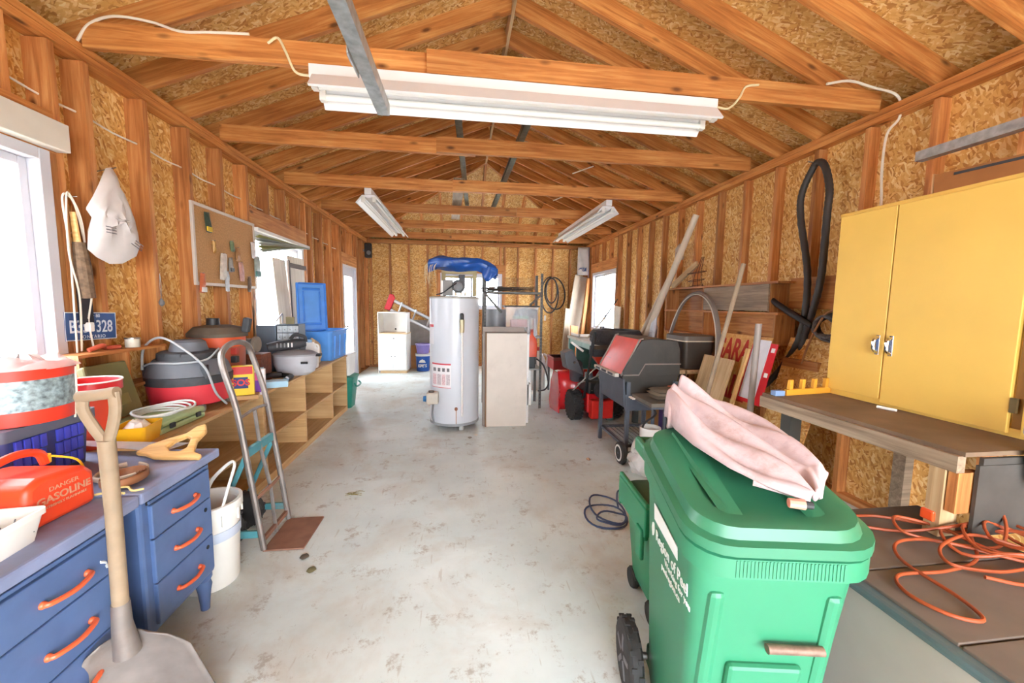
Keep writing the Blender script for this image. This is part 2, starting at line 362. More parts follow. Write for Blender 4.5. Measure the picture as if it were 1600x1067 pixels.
wf = struct('wall_front')  # unseen front wall, set back with a widened opening to spread daylight
DX0, DX1, DZ = -0.62, 2.72, 2.30
for q in ((XL-DL, DX0, 0, HW), (DX1, XR+DR, 0, HW), (DX0, DX1, DZ, HW)):
    panel('panel', [(q[1], YF, q[2]), (q[1], YF, q[3]), (q[0], YF, q[3]), (q[0], YF, q[2])], 0.011, OSB_W, wf)
panel('panel', [(XL-OV0, YF, HW), (XR+OV0, YF, HW), (XRIDGE, YF, ZRIDGE+0.15)], 0.011, OSB_W, wf)
ST = 0.038
def studs(parent, pt, up, holes, first, n, d, trim):
    """pt(u, e) gives the centre of a stud at run u, e = outward offset"""
    for i in range(n):
        u = first + SP*i + ST/2
        z0, z1 = 0.038, HW-0.09
        hit = [H for H in holes if H[0]-0.03 < u < H[1]+0.03]
        if hit:
            H = hit[0]
            if z1 - H[3] > 0.3: board('cripple_stud', pt(u, d/2, H[3]+0.2), pt(u, d/2, z1), d, ST, W_STUD, parent, up)
            if H[2] > 0.2: board('cripple_stud', pt(u, d/2, z0), pt(u, d/2, H[2]-0.04), d, ST, W_STUD, parent, up)
        else:
            board('stud', pt(u, d/2, z0), pt(u, d/2, z1), d, ST, W_STUD, parent, up)
    for H in holes:
        for u in (H[0]-0.06, H[1]+0.06):
            board('stud', pt(u, d/2, z0), pt(u, d/2, z1), d, ST, W_STUD, parent, up)
            board('jack_stud', pt(u + (0.04 if u < H[0] else -0.04), d/2, z0), pt(u + (0.04 if u < H[0] else -0.04), d/2, H[3]), d, ST, W_STUD, parent, up)
        a, b = pt(H[0]-0.04, d/2-0.004, H[3]+0.1), pt(H[1]+0.04, d/2-0.004, H[3]+0.1)
        board('header', a, b, 0.2, d, W_RAFT, parent)
        if H[2] > 0.2: board('sill_plate', pt(H[0]-0.02, d/2, H[2]-0.019), pt(H[1]+0.02, d/2, H[2]-0.019), ST, d, W_STUD, parent)
    for z in (HW-0.019, HW-0.019-ST-0.003): board('top_plate', pt(trim[0], d/2, z), pt(trim[1], d/2, z), ST, d, W_RAFT, parent)
    board('bottom_plate', pt(trim[0], d/2, 0.019), pt(trim[1], d/2, 0.019), ST, d, W_STUD, parent)
studs(wl, lambda u, e, z: (XL-e, u, z), (1,0,0), H_LEFT, 2.934-SP*12, 27, DL, (YF, YB))
studs(wr, lambda u, e, z: (XR+e, u, z), (1,0,0), H_RIGHT, 2.138-SP*10, 27, DR, (YF, YB))
studs(wb, lambda u, e, z: (u, YB+e, z), (0,1,0), H_BACK, XL+0.05, 13, DB, (XL-DL, XR+DR))
for x in (XL-0.02, XR+0.02): board('corner_post', (x, YB-0.02, 0.038), (x, YB-0.02, HW-0.09), 0.09, 0.04, W_STUD, wb, (1,0,0))

# ---- roof: common rafters, hip end, sheathing, ridge, ties
ce = struct('ceiling')
SLL = (ZRIDGE-HW)/(XRIDGE-XL); SLR = (ZRIDGE-HW)/(XR-XRIDGE); SLB = (ZRIDGE-HW)/(YB-YRIDGE)
RD = 0.14
def zl(x): return HW + (x-XL)*SLL
def zr(x): return HW + (XR-x)*SLR
def zb(y): return HW + (YB-y)*SLB
OV = 0.38
y0 = 2.18 - SP*11
k = 0
while y0 + SP*k < YB - 0.05:
    y = y0 + SP*k
    t = max(0.0, (y-YRIDGE)/(YB-YRIDGE))
    xe = XRIDGE - (XRIDGE-XL)*t - (0.012 if t == 0 else 0.03)
    cs = math.cos(math.atan(SLL)); o = RD/2/cs
    if xe > XL: board('rafter', (XL-OV, y, zl(XL-OV)+o), (xe, y, zl(xe)+o), RD, ST, W_RAFT, ce)
    xe = XRIDGE + (XR-XRIDGE)*t + (0.012 if t == 0 else 0.03)
    cs = math.cos(math.atan(SLR)); o = RD/2/cs
    if xe < XR: board('rafter', (XR+OV, y, zr(XR+OV)+o), (xe, y, zr(xe)+o), RD, ST, W_RAFT, ce)
    k += 1
for k in range(-7, 8):
    x = XRIDGE + SP*k
    if not XL-0.1 < x < XR+0.1: continue
    t = abs(x-XRIDGE)/((XRIDGE-XL) if x < XRIDGE else (XR-XRIDGE))
    ye = YRIDGE + (YB-YRIDGE)*min(1, t) + 0.03
    o = RD/2/math.cos(math.atan(SLB))
    if ye < YB+OV-0.05: board('jack_rafter', (x, YB+OV, zb(YB+OV)+o), (x, ye, zb(ye)+o), RD, ST, W_RAFT, ce)
for xc, xo in ((XL, XL-OV), (XR, XR+OV)):
    a = Vector((xc, YB, HW+0.07)); b = Vector((XRIDGE, YRIDGE, ZRIDGE+0.07)); d = (a-b)
    board('hip_rafter', a + d*0.12, b, 0.15, ST, W_RAFT, ce)
board('ridge_board', (XRIDGE, YF, ZRIDGE+0.075), (XRIDGE, YRIDGE+0.02, ZRIDGE+0.075), 0.185, 0.024, W_PALE, ce)
# sheathing above the rafters
TH = RD*1.08+0.002
def slope_panels(eave, ridge, flip):
    """two courses of sheets on a straight slope, then the piece cut to the hip"""
    ys = [YF + 2.44*i for i in range(0, 5)]
    ys = [y for y in ys if y < YRIDGE] + [YRIDGE]
    for j in range(2):
        for a, b in zip(ys[:-1], ys[1:]):
            p = lambda y, s: (eave[0] + (ridge[0]-eave[0])*s, y, eave[1] + (ridge[1]-eave[1])*s + TH)
            s0, s1 = (0, 0.49) if j == 0 else (0.49, 1)
            q = [p(a, s0), p(b, s0), p(b, s1), p(a, s1)]
            panel('panel', q if flip else q[::-1], 0.011 * (1 if flip else 1), OSB_R, ce)
zel, zer = zl(XL-OV), zr(XR+OV); zeb = zb(YB+OV)
slope_panels((XL-OV, zel), (XRIDGE, ZRIDGE), False)
slope_panels((XR+OV, zer), (XRIDGE, ZRIDGE), True)
R0 = (XRIDGE, YRIDGE, ZRIDGE+TH)
panel('panel', [(XL-OV, YB+OV, zel+TH), R0, (XL-OV, YRIDGE, zel+TH)][::-1], -0.011, OSB_R, ce)
panel('panel', [(XR+OV, YRIDGE, zer+TH), R0, (XR+OV, YB+OV, zer+TH)][::-1], -0.011, OSB_R, ce)
panel('panel', [(XL-OV, YB+OV, zel+TH), (XR+OV, YB+OV, zer+TH), R0], 0.011, OSB_R, ce)
board('ridge_cap', (XRIDGE, YF, ZRIDGE+TH+0.02), (XRIDGE, YRIDGE, ZRIDGE+TH+0.02), 0.03, 0.3, W_RAFT, ce)
# eaves: fascia and soffit close the roof edge
DARKW = mat('weathered_soffit', '#4a3a2c', 0.8, var=0.2)
ze = zel+0.02
for nm, q in (('fascia', ((XL-OV, YF, ze), (XL-OV, YB+OV, ze))), ('fascia', ((XR+OV, YF, ze), (XR+OV, YB+OV, ze))), ('fascia', ((XL-OV, YB+OV, ze), (XR+OV, YB+OV, ze)))):
    board(nm, q[0], q[1], 0.34, 0.02, DARKW, ce)
for x0_, x1_, ya_, yb_ in ((XL-OV, XL-DL-0.011, YF, YB+OV), (XR+DR+0.011, XR+OV, YF, YB+OV), (XL-DL, XR+DR, YB+DB+0.011, YB+OV)):
    MB().box(x0_, x1_, ya_, yb_, ze-0.17, ze-0.15).build('soffit', DARKW, ce, smooth=0)
# ties: two lapped boards each
laps = [-0.2, -0.22, -0.1, 0.85, -0.3, -0.2]
for i in range(6):
    y = 2.18 + SP*(1+3*i) - 0.040
    x = laps[i]
    board('tie_beam', (XL+0.01, y+0.0, HW+0.048), (x+0.35, y, HW+0.048), 0.13, ST, W_RAFT, ce)
    board('tie_beam', (x, y-0.040, HW+0.047), (XR-0.01, y-0.040, HW+0.050), 0.133, ST, W_RAFT, ce)
# grey board and steel angles laid on the ties
board('cross_board', (-0.02, 4.9, HW+0.12), (-0.1, 7.2, HW+0.12), 0.02, 0.14, W_OLD, ce)

# ---- windows and door
def window(name, wall, a, b, z0, z1, sash=True):
    """wall(u, e, z): e grows outward"""
    r = struct(name)
    fw = 0.055
    def bar(nm, u0, u1, za, zb_, e0=0.0, e1=0.1, par=r, m=WHITE):
        q = [wall(u, e, z) for u in (u0, u1) for e in (e0, e1) for z in (za, zb_)]
        xs, ys, zs = zip(*q); return MB().box(min(xs), max(xs), min(ys), max(ys), min(zs), max(zs)).build(nm, m, par, smooth=0, bevel=0.004)
    bar('jamb', a, a+fw, z0, z1); bar('jamb', b-fw, b, z0, z1); bar('head', a+fw, b-fw, z1-fw, z1); bar('sill', a+fw, b-fw, z0, z0+fw)
    if sash:
        mid = (a+b)/2
        for s0, s1, e in ((a+fw, mid+0.025, 0.02), (mid-0.025, b-fw, 0.055)):
            for u0, u1, za, zb_ in ((s0, s0+0.04, z0+fw, z1-fw), (s1-0.04, s1, z0+fw, z1-fw), (s0+0.04, s1-0.04, z0+fw, z0+fw+0.04), (s0+0.04, s1-0.04, z1-fw-0.04, z1-fw)):
                bar('sash', u0, u1, za, zb_, e, e+0.03)
            bar('pane', s0+0.04, s1-0.04, z0+fw+0.04, z1-fw-0.04, e+0.012, e+0.018, m=PANE)
    else:
        bar('pane', a+fw, b-fw, z0+fw, z1-fw, 0.04, 0.046, m=PANE)
    return r
window('window_1', lambda u, e, z: (XL+0.01-e, u, z), *H_LEFT[0])
window('window_2', lambda u, e, z: (XL-0.01-e, u, z), *H_LEFT[1])
window('window_3', lambda u, e, z: (XR+0.01+e, u, z), *H_RIGHT[0])
window('window_4', lambda u, e, z: (u, YB+0.01+e, z), *H_BACK[0])
dr = struct('door_1')
def dbox(nm, y0_, y1_, z0_, z1_, x0_, x1_, m, par=dr): return MB().box(XL+x0_, XL+x1_, y0_, y1_, z0_, z1_).build(nm, m, par, smooth=0, bevel=0.003)
dbox('jamb', 7.18, 7.22, 0, 2.09, -0.11, 0.01, WHITE); dbox('jamb', 8.01, 8.05, 0, 2.09, -0.11, 0.01, WHITE); dbox('head', 7.22, 8.01, 2.05, 2.09, -0.11, 0.01, WHITE)
for a in ((7.225, 7.37, 0.01, 2.045), (7.86, 8.005, 0.01, 2.045), (7.37, 7.86, 1.9, 2.045), (7.37, 7.86, 0.01, 0.32)): dbox('stile', *a, -0.07, -0.025, WHITE)
dbox('pane', 7.37, 7.86, 0.32, 1.9, -0.05, -0.044, PANE)
dh = MB().cyl((XL-0.025, 7.29, 1.0), (XL+0.02, 7.29, 1.0), 0.012).sphere((XL+0.03, 7.29, 1.0), 0.025).build('door_knob', CHROME, dr)
# valance box above the near window
va = MB().box(XL+0.005, XL+0.07, 0.95, 2.34, 2.165, 2.30).build('trim_1', mat('off_white_board', '#cfc9bd', 0.6, var=0.05), smooth=0, bevel=0.004); va['kind'] = 'structure'
# ================================================================= left side
def pillow(mb, pts, fn, th, nr=5, noise=0.25, seed=1):
    """soft flat thing: outline pts (a, b), depth th, fn(a, b, d) -> 3-D"""
    rn = random.Random(seed); n = len(pts); ca = sum(p[0] for p in pts)/n; cb = sum(p[1] for p in pts)/n
    jit = [[1+noise*(rn.random()*2-1) for _ in range(n)] for _ in range(nr+1)]
    for side in (1, -1):
        R = []
        for k in range(nr+1):
            s = 1-k/nr*0.97; R.append([fn(ca+(p[0]-ca)*s, cb+(p[1]-cb)*s, side*th*math.sqrt(max(0, 1-s*s))*jit[k][i]) for i, p in enumerate(pts)])
        vs = [p for r in R for p in r]; fs = [(k*n+i, k*n+(i+1) % n, (k+1)*n+(i+1) % n, (k+1)*n+i) for k in range(nr) for i in range(n)]
        fs.append(tuple(nr*n+i for i in range(n))); mb.add(vs, fs)
    return mb
def RB(w, d, h, r=0.02, n=4, top=1.0):
    """rings of a rounded-corner tub, w x d footprint, height h; top scales the upper ring"""
    def ring(sw, sd, z):
        out = []
        for cx, cy, a0 in ((sw/2-r, sd/2-r, 0), (-sw/2+r, sd/2-r, PI/2), (-sw/2+r, -sd/2+r, PI), (sw/2-r, -sd/2+r, 1.5*PI)):
            for i in range(n+1): a = a0+PI/2*i/n; out.append((cx+r*math.cos(a), cy+r*math.sin(a), z))
        return out
    return ring
def tub(mb, w, d, h, r=0.02, top=1.1, wall=0.004, z0=0.0, lip=0.0):
    """open tapered container with thickness"""
    ring = RB(w, d, h, r)
    rs = [ring(w, d, z0), ring(w*top, d*top, z0+h)]
    if lip: rs += [ring(w*top+2*lip, d*top+2*lip, z0+h-0.004), ring(w*top+2*lip, d*top+2*lip, z0+h+0.012), ring(w*top-2*wall, d*top-2*wall, z0+h+0.012)]
    rs += [ring(w*top-2*wall, d*top-2*wall, z0+h), ring(w-2*wall, d-2*wall, z0+wall)]
    return mb.rings(rs)

# ---- cubby shelving along the wall
def cubby(name, label, ya, yb, divs):
    T = thing(name, label, 'shelf', (-1.755, ya, 0), 0, 'low cubby shelves along the left wall'); t = 0.018
    L = yb-ya
    def bd(nm, x0, x1, y0_, y1_, z0_, z1_, axis):
        if axis == 'y': return board(nm, (-1.755+(x0+x1)/2, ya+y0_, (z0_+z1_)/2), (-1.755+(x0+x1)/2, ya+y1_, (z0_+z1_)/2), z1_-z0_, x1-x0, W_PLY, T, bevel=0.0015)
        return board(nm, (-1.755+x0, ya+(y0_+y1_)/2, (z0_+z1_)/2), (-1.755+x1, ya+(y0_+y1_)/2, (z0_+z1_)/2), z1_-z0_, y1_-y0_, W_PLY, T, bevel=0.0015)
    _world_loc[T.name] = Matrix.Translation((-1.755, ya, 0))
    bd('top', -0.255, 0.268, 0, L, 0.717, 0.737, 'y')
    bd('back_panel', -0.262, -0.256, 0, L, 0.04, 0.717, 'y')
    bd('shelf', -0.25, 0.255, 0, L, 0.352, 0.37, 'y'); bd('shelf', -0.25, 0.255, 0, L, 0.045, 0.063, 'y')
    for y in divs: bd('divider', -0.25, 0.255, y-ya-t/2, y-ya+t/2, 0.0, 0.717, 'x')
    bd('kick_board', 0.235, 0.255, 0, L, 0.002, 0.045, 'y')
    return T
cubby('cubby_shelf', 'plywood cubby shelf running from the blue desks to the hand truck', 1.96, 3.178, (1.97, 2.38, 3.168))
cubby('cubby_shelf', 'far plywood cubby shelf with six open bays beyond the hand truck', 3.182, 5.38, (3.192, 3.985, 4.794, 5.37))

# ---- two blue drawer pedestals with orange handles
NAVY = mat('blue_desk_paint', '#506894', 0.42, var=0.1, scale=12, dirt=0.25, dirtcol='#2d4478')
DTOP = mat('worn_blue_desk_top', '#7d87a8', 0.5, var=0.18, scale=7, dirt=0.75, dirtcol='#86664f')
ORANGE = mat('orange_handle_paint', '#e2643a', 0.4, var=0.08)
DARK = mat('dark_gap', '#15171c', 0.8, var=0.1)
def dresser(label, ya, yb, keys):
    T = thing('drawer_pedestal', label, 'drawers', (-1.14, ya, 0), 0, 'blue desk pedestals'); L = yb-ya
    MB().box(-0.78, -0.008, 0.03, L-0.02, 0.175, 0.715).build('body', NAVY, T, smooth=0, bevel=0.012)
    MB().box(-0.80, 0.028, 0.0, L, 0.715, 0.757).build('top', DTOP, T, smooth=0, bevel=0.008)
    MB().box(-0.01, -0.003, 0.06, L-0.045, 0.684, 0.706).build('slot', DARK, T, smooth=0)
    MB().box(-0.012, 0.004, 0.062, L-0.05, 0.686, 0.698).build('pull_out_board', NAVY, T, smooth=0, bevel=0.003)
    for i, (za, zb_) in enumerate(((0.548, 0.678), (0.372, 0.543), (0.205, 0.367))):
        d = MB().box(-0.02, 0.006, 0.068, L-0.048, za, zb_).build('drawer', NAVY, T, smooth=0, bevel=0.004)
        zc = (za+zb_)/2-0.01; yc = (0.068+L-0.048)/2
        pth = smooth_path([(0.004, yc-0.065, zc), (0.024, yc-0.06, zc), (0.034, yc, zc-0.004), (0.024, yc+0.06, zc), (0.004, yc+0.065, zc)], 5)
        MB().tube(pth, 0.0075, 8).sphere((0.008, yc-0.065, zc), 0.011, 8).sphere((0.008, yc+0.065, zc), 0.011, 8).build('handle', ORANGE, d)
        if keys and i > 0: MB().cyl((0.004, L-0.09, zb_-0.04), (0.0085, L-0.09, zb_-0.04), 0.009, n=10).build('keyhole', DARK, d)
    for x in (-0.74, -0.045):
        for y in (0.06, L-0.05):
            MB().lathe([(0.018, 0), (0.02, 0.03), (0.026, 0.09), (0.032, 0.12), (0.026, 0.14), (0.034, 0.155), (0.034, 0.18)], (x, y, 0), 14).build('leg', NAVY, T)
    return T
dresser('blue painted drawer pedestal with turned leg beside the white bucket', 1.478, 1.93, True)
dresser('blue painted drawer pedestal nearest the camera carrying the gasoline can', 0.95, 1.468, False)
# twist tie on the near top handle
tw = MB()
for a, b in (((0, 0, 0), (0.01, -0.03, 0.035)), ((0, 0.0, 0), (0.015, 0.03, 0.02)), ((0, 0, 0), (0.012, 0.05, 0.008)), ((0, 0, 0), (0.02, 0.035, -0.012))):
    tw.tube(smooth_path([a, (Vector(a)+Vector(b))/2+Vector((0.008, 0, 0.006)), b], 4), 0.005, 6, flat=0.35)
o = tw.build('tied_ribbon', mat('white_ribbon', '#dfe3e6', 0.5, var=0.06), M=Matrix.Translation((-1.105, 1.315, 0.60))); tag(o, 'white ribbon scrap tied to the top orange handle of the near pedestal', 'ribbon')

# ---- shovel leaning on the pedestals
T = thing('shovel', 'square-mouth shovel with wooden split handle leaning on the blue pedestals', 'shovel', (-1.0, 1.3, 0))
def L3(*p): return [(q[0]+1.0, q[1]-1.3, q[2]) for q in p]
MB().tube(L3((-1.025, 1.255, 1.03), (-1.035, 1.27, 0.8), (-1.05, 1.285, 0.47)), [0.021, 0.02, 0.021], 14).build('shaft', W_HAND, T)
for s in (-1, 1):
    MB().tube(smooth_path(L3((-1.032+s*0.04, 1.25, 1.165+s*0.008), (-1.032+s*0.041, 1.25, 1.12), (-1.028+s*0.025, 1.252, 1.07), (-1.026+s*0.008, 1.255, 1.03), (-1.026, 1.256, 1.0)), 5), 0.015, 10, flat=0.8).build('fork_arm', W_HAND, T)
MB().tube(L3((-1.081, 1.25, 1.158), (-1.03, 1.25, 1.164), (-0.983, 1.25, 1.171)), [0.017, 0.016, 0.017], 12).build('grip', W_HAND, T)
SHOV = mat('worn_shovel_steel', '#7d746f', 0.55, 0.35, var=0.2, scale=10, dirt=0.5, dirtcol='#6d5a4c')
MB().tube(L3((-1.05, 1.285, 0.5), (-1.053, 1.288, 0.42), (-1.05, 1.295, 0.32)), [0.023, 0.026, 0.035], 14).build('socket', SHOV, T)
def blade(u, v):
    w = 0.055 + 0.078*min(1, (v*4.0))**0.6 + 0.012*v; x = (u*2-1)
    c = Vector((-1.05, 1.29, 0.38)).lerp(Vector((-0.975, 1.345, 0.012)), v)
    p = c + Vector((0.92, 0.39, 0))*x*w + Vector((0.39, -0.92, 0.1))*(-0.03+0.045*x*x*(1-0.4*v)); return (p.x+1.0, p.y-1.3, max(0.006, p.z))
MB().grid(blade, 14, 12).build('blade', SHOV, T, solid=0.004, smooth=60)

# ---- gasoline can
RED = mat('red_gas_plastic', '#e0431f', 0.42, var=0.1, scale=6, dirt=0.35, dirtcol='#8c6a55')
T = thing('gasoline_can', 'red plastic gasoline can with yellow lettered side on the near pedestal', 'gas can', (-1.345, 1.355, 0.757), -0.05); T.scale = (1, 1, 0.88)
gc = [(-0.105, 0), (0.095, 0), (0.1, 0.02), (0.1, 0.12), (0.075, 0.155), (-0.06, 0.17), (-0.1, 0.15), (-0.105, 0.12)]
MB().prism([(x*1.0, z) for x, z in gc], 'yz', -0.125, 0.115).build('body', RED, T, smooth=30, bevel=0.018, seg=3)
DUST = mat('dusty_red_plastic', '#a5816f', 0.7, var=0.2)
MB().tube(smooth_path([(-0.02, -0.085, 0.16), (-0.02, -0.075, 0.2), (-0.02, 0.0, 0.222), (-0.02, 0.065, 0.205), (-0.02, 0.085, 0.158)], 5), 0.014, 10).build('carry_handle', RED, T)
cp = MB().cyl((-0.09, -0.07, 0.15), (-0.10, -0.115, 0.20), 0.034, 0.032, 18).build('cap', mat('grey_ribbed_cap', '#55524e', 0.6, var=0.1), T)
MB().cyl((-0.10, -0.115, 0.2), (-0.11, -0.155, 0.245), 0.022, 0.018, 14).build('spout', WPLAST, cp)
MB().cyl((-0.02, 0.085, 0.16), (-0.02, 0.085, 0.19), 0.014, n=12).build('vent_cap', mat('yellow_cap', '#e6b423', 0.45), T)
MB().tube(smooth_path([(-0.02, 0.09, 0.185), (0.05, 0.11, 0.16), (0.07, 0.118, 0.10)], 5), 0.004, 6).build('vent_strap', mat('yellow_cap', '#e6b423', 0.45), T)
LET = mat('raised_lettering', '#c98a6c', 0.6, var=0.1)
text('lettering', 'GASOLINE', 0.036, frame((0.1165, 0.0, 0.087), (0, 1, 0), (0, 0, 1)), LET, T, bold=0.0006, sx=0.95)
text('lettering', 'DANGER', 0.022, frame((0.1165, 0.0, 0.119), (0, 1, 0), (0, 0, 1)), LET, T)
text('lettering', 'EXTREMELY FLAMMABLE', 0.012, frame((0.1165, 0.0, 0.062), (0, 1, 0), (0, 0, 1)), LET, T)

# ---- white tub with nails
T = thing('plastic_tub', 'small white plastic tub on the near pedestal in front of the gasoline can', 'tub', (-1.235, 1.155, 0.757), 0.1)
MB_ = MB(); tub(MB_, 0.10, 0.13, 0.075, 0.02, 1.25, 0.003, lip=0.004); MB_.build('body', WPLAST, T)
NAIL = mat('nail_steel', '#6b6a6d', 0.4, 0.8, var=0.2)
nb = MB(); rn = random.Random(3)
for i in range(26):
    a = rn.uniform(0, PI); x, y = rn.uniform(-0.03, 0.03), rn.uniform(-0.04, 0.04); z = 0.02+rn.random()*0.04
    nb.cyl((x, y, z), (x+0.035*math.cos(a), y+0.035*math.sin(a), z+rn.uniform(-0.005, 0.01)), 0.0018, n=5)
o = nb.build('nails', NAIL, T); o['kind'] = 'stuff'

# ---- crate, buckets and baskets behind
BLUEC = mat('blue_crate_plastic', '#4249c8', 0.45, var=0.1)
GREYC = mat('grey_crate_rim', '#5d6273', 0.5, var=0.08)
T = thing('storage_crate', 'blue slotted storage crate with grey rim behind the gasoline can', 'crate', (-1.70, 1.67, 0.757), 0.0)
cb_ = MB(); tub(cb_, 0.28, 0.30, 0.2, 0.02, 1.08, 0.004); cb_.build('body', mat('dark_blue_crate', '#39437c', 0.5, var=0.1), T)
rim = MB(); ring = RB(0.33, 0.35, 0, 0.02)
rim.rings([ring(0.31, 0.33, 0.185), ring(0.335, 0.355, 0.185), ring(0.335, 0.355, 0.225), ring(0.295, 0.315, 0.225)]).build('rim', GREYC, T)
for j, yc in enumerate((-0.075, 0.07)):
    for i in range(4):
        for k in range(3):
            MB().box(0.141+0.005*k, 0.150+0.005*k, yc-0.055+i*0.028, yc-0.055+i*0.028+0.022, 0.02+0.055*k, 0.068+0.055*k).build('slat', BLUEC, T, smooth=0, bevel=0.002)
T = thing('striped_tin_drum', 'round speckled metal tin with red bands under a clear bag by the near window', 'tin', (-1.645, 1.665, 0.983)); T.scale = (1.15, 1.15, 1.05)
MB().lathe([(0.125, 0), (0.13, 0.002), (0.132, 0.05)], n=36).build('lower_band', mat('red_tin_band', '#d93a26', 0.4), T)
MB().lathe([(0.13, 0.05), (0.132, 0.155)], n=36, cap=False).build('body', mat('speckled_tin', '#8fa3a8', 0.45, 0.3, var=0.6, scale=60), T)
MB().lathe([(0.134, 0.155), (0.136, 0.19), (0.128, 0.19), (0.126, 0.16)], n=36).build('upper_band', mat('red_tin_band', '#d93a26', 0.4), T)
MB().tube(smooth_path([(0.12, 0.065, 0.18), (0.125, 0.055, 0.08), (0.118, 0.05, -0.01)], 4), 0.003, 6).build('cord', CABLE_W, T)
o = MB(); pillow(o, [(0.16*math.cos(i/14*2*PI)*(1+0.1*math.sin(3*i)), 0.15*math.sin(i/14*2*PI)) for i in range(14)], lambda a, b, d: (a, b, 0.02+abs(d)), 0.035, 5, 0.7, 5)
o = o.build('plastic_bag', film('clear_bag_film', '#e9e4e0', 0.7, 0.25), M=Matrix.Translation((-1.645, 1.69, 1.16)), smooth=50); tag(o, 'crumpled clear plastic bag lying over the red banded tin', 'bag')
T = thing('red_bucket', 'red plastic bucket with white striped rim between crate and shop vacuum', 'bucket', (-1.735, 2.06, 0.738)); T.scale = (0.9, 0.9, 1.0)
REDB = mat('red_bucket_plastic', '#dd4a30', 0.4, var=0.06)
MB().lathe([(0.085, 0), (0.118, 0.29), (0.112, 0.29), (0.08, 0.006)], n=30).build('body', REDB, T)
MB().lathe([(0.119, 0.27), (0.127, 0.272), (0.127, 0.315), (0.113, 0.315), (0.112, 0.29)], n=30, cap=False).build('rim', mat('red_rim', '#c5232b', 0.35), T)
MB().tube([(0.128*math.cos(a/30*2*PI), 0.128*math.sin(a/30*2*PI), 0.316) for a in range(30)], 0.004, 6, closed=True).build('rim_stripe', WPLAST, T)
T = thing('watering_can', 'dark green plastic watering can at the left edge of the desk', 'can', (-1.72, 1.36, 0.757), 0.1)
GRN = mat('dark_green_plastic', '#12684a', 0.4, var=0.1)
MB().lathe([(0.09, 0), (0.10, 0.01), (0.095, 0.12), (0.06, 0.17), (0.055, 0.17), (0.085, 0.12)], n=28).build('body', GRN, T)
MB().tube(smooth_path([(0.08, 0.02, 0.06), (0.15, 0.05, 0.12), (0.19, 0.07, 0.17)], 5), [0.022]*6+[0.018]*5, 12).build('spout', GRN, T)
MB().tube(smooth_path([(-0.08, 0, 0.08), (-0.13, 0, 0.15), (-0.06, 0, 0.22), (0.03, 0.0, 0.2), (0.06, 0.0, 0.15)], 5), 0.011, 8).build('handle', GRN, T)

# ---- cubby against the wall, olive case, yellow tub, cable, green tool case
T = thing('wall_cubby', 'small open wooden cubby box standing behind the olive case', 'shelf box', (-1.955, 2.50, 0.737)); _world_loc[T.name] = Matrix.Translation(T.location)
for z in (0.0, 0.19, 0.40): board('shelf', (-1.955, 2.20, 0.745+z), (-1.955, 2.80, 0.745+z), 0.016, 0.13, W_STUD, T)
for y in (2.21, 2.50, 2.79): board('divider', (-1.955, y, 0.753), (-1.955, y, 1.137), 0.13, 0.016, W_STUD, T, up=(1, 0, 0))
T = thing('paint_can', 'small white labelled paint tin on the wooden cubby box', 'tin', (-1.94, 2.60, 1.153))
MB().lathe([(0.034, 0), (0.034, 0.052), (0.03, 0.054), (0.03, 0.05)], n=20).build('body', mat('tin_label', '#cfcdbd', 0.5, dirt=0.5, dirtcol='#7a7a55'), T); MB().lathe([(0.036, 0.05), (0.036, 0.057), (0.03, 0.057)], n=20).build('rim', STEEL, T)
o = MB().tube(smooth_path([(0, -0.09, 0.01), (0.02, -0.03, 0.03), (-0.01, 0.02, 0.012), (0.02, 0.08, 0.012)], 5), 0.012, 8).build('red_clamp', mat('faded_red_paint', '#b5523c', 0.5), M=Matrix.Translation((-1.95, 2.42, 1.155))); tag(o, 'faded red hose clamp lying on the wooden cubby beside the paint tin', 'clamp')
OLIVE = mat('olive_case_plastic', '#75734a', 0.55, var=0.1)
T = thing('olive_case', 'open olive plastic tool case with raised lid before the wooden cubby', 'case', (-1.82, 2.33, 0.737), 0.0)
MB().hexa([(-0.02, -0.14, 0.06), (0.0, -0.14, 0.06), (0.0, 0.16, 0.06), (-0.02, 0.16, 0.06)], [(-0.09, -0.13, 0.35), (-0.05, -0.13, 0.36), (-0.05, 0.12, 0.36), (-0.09, 0.12, 0.35)]).build('lid', OLIVE, T, smooth=0, bevel=0.012)
MB().box(-0.02, 0.02, 0.0, 0.09, 0.12, 0.30, Matrix.Rotation(-0.22, 4, 'Y')).build('lid_recess', mat('olive_shade', '#8a8352', 0.6), T, smooth=0, bevel=0.01)
MB().box(0.0, 0.14, -0.14, 0.16, 0.0, 0.06).build('base', OLIVE, T, smooth=0, bevel=0.01)
YEL = mat('yellow_tub_plastic', '#f0b41c', 0.4, var=0.06)
T = thing('yellow_tub', 'small yellow plastic tub beside the red bucket on the shelf', 'tub', (-1.585, 2.11, 0.737), 0.2)
y_ = MB(); tub(y_, 0.12, 0.15, 0.09, 0.015, 1.2, 0.004); y_.build('body', YEL, T)
y_ = MB(); pillow(y_, [(0.05*math.cos(i/10*2*PI), 0.065*math.sin(i/10*2*PI)) for i in range(10)], lambda a, b, d: (a, b, 0.075+d), 0.03, 4, 0.5, 9); y_.build('rag', WPLAST, T)
LGRN = mat('pale_green_case', '#97a878', 0.5, var=0.08)
T = thing('tool_case', 'flat pale green tool case with a cable coil on top at the shelf edge', 'case', (-1.64, 2.36, 0.737), 0.0)
MB().box(-0.1, 0.105, -0.17, 0.19, 0.0, 0.032).build('base', LGRN, T, smooth=0, bevel=0.01); MB().box(-0.1, 0.105, -0.17, 0.19, 0.034, 0.066).build('lid', LGRN, T, smooth=0, bevel=0.012)
for y in (-0.09, 0.12): MB().box(0.103, 0.113, y-0.018, y+0.018, 0.018, 0.045).build('latch', BLACK, T, smooth=0, bevel=0.002)
c_ = MB()
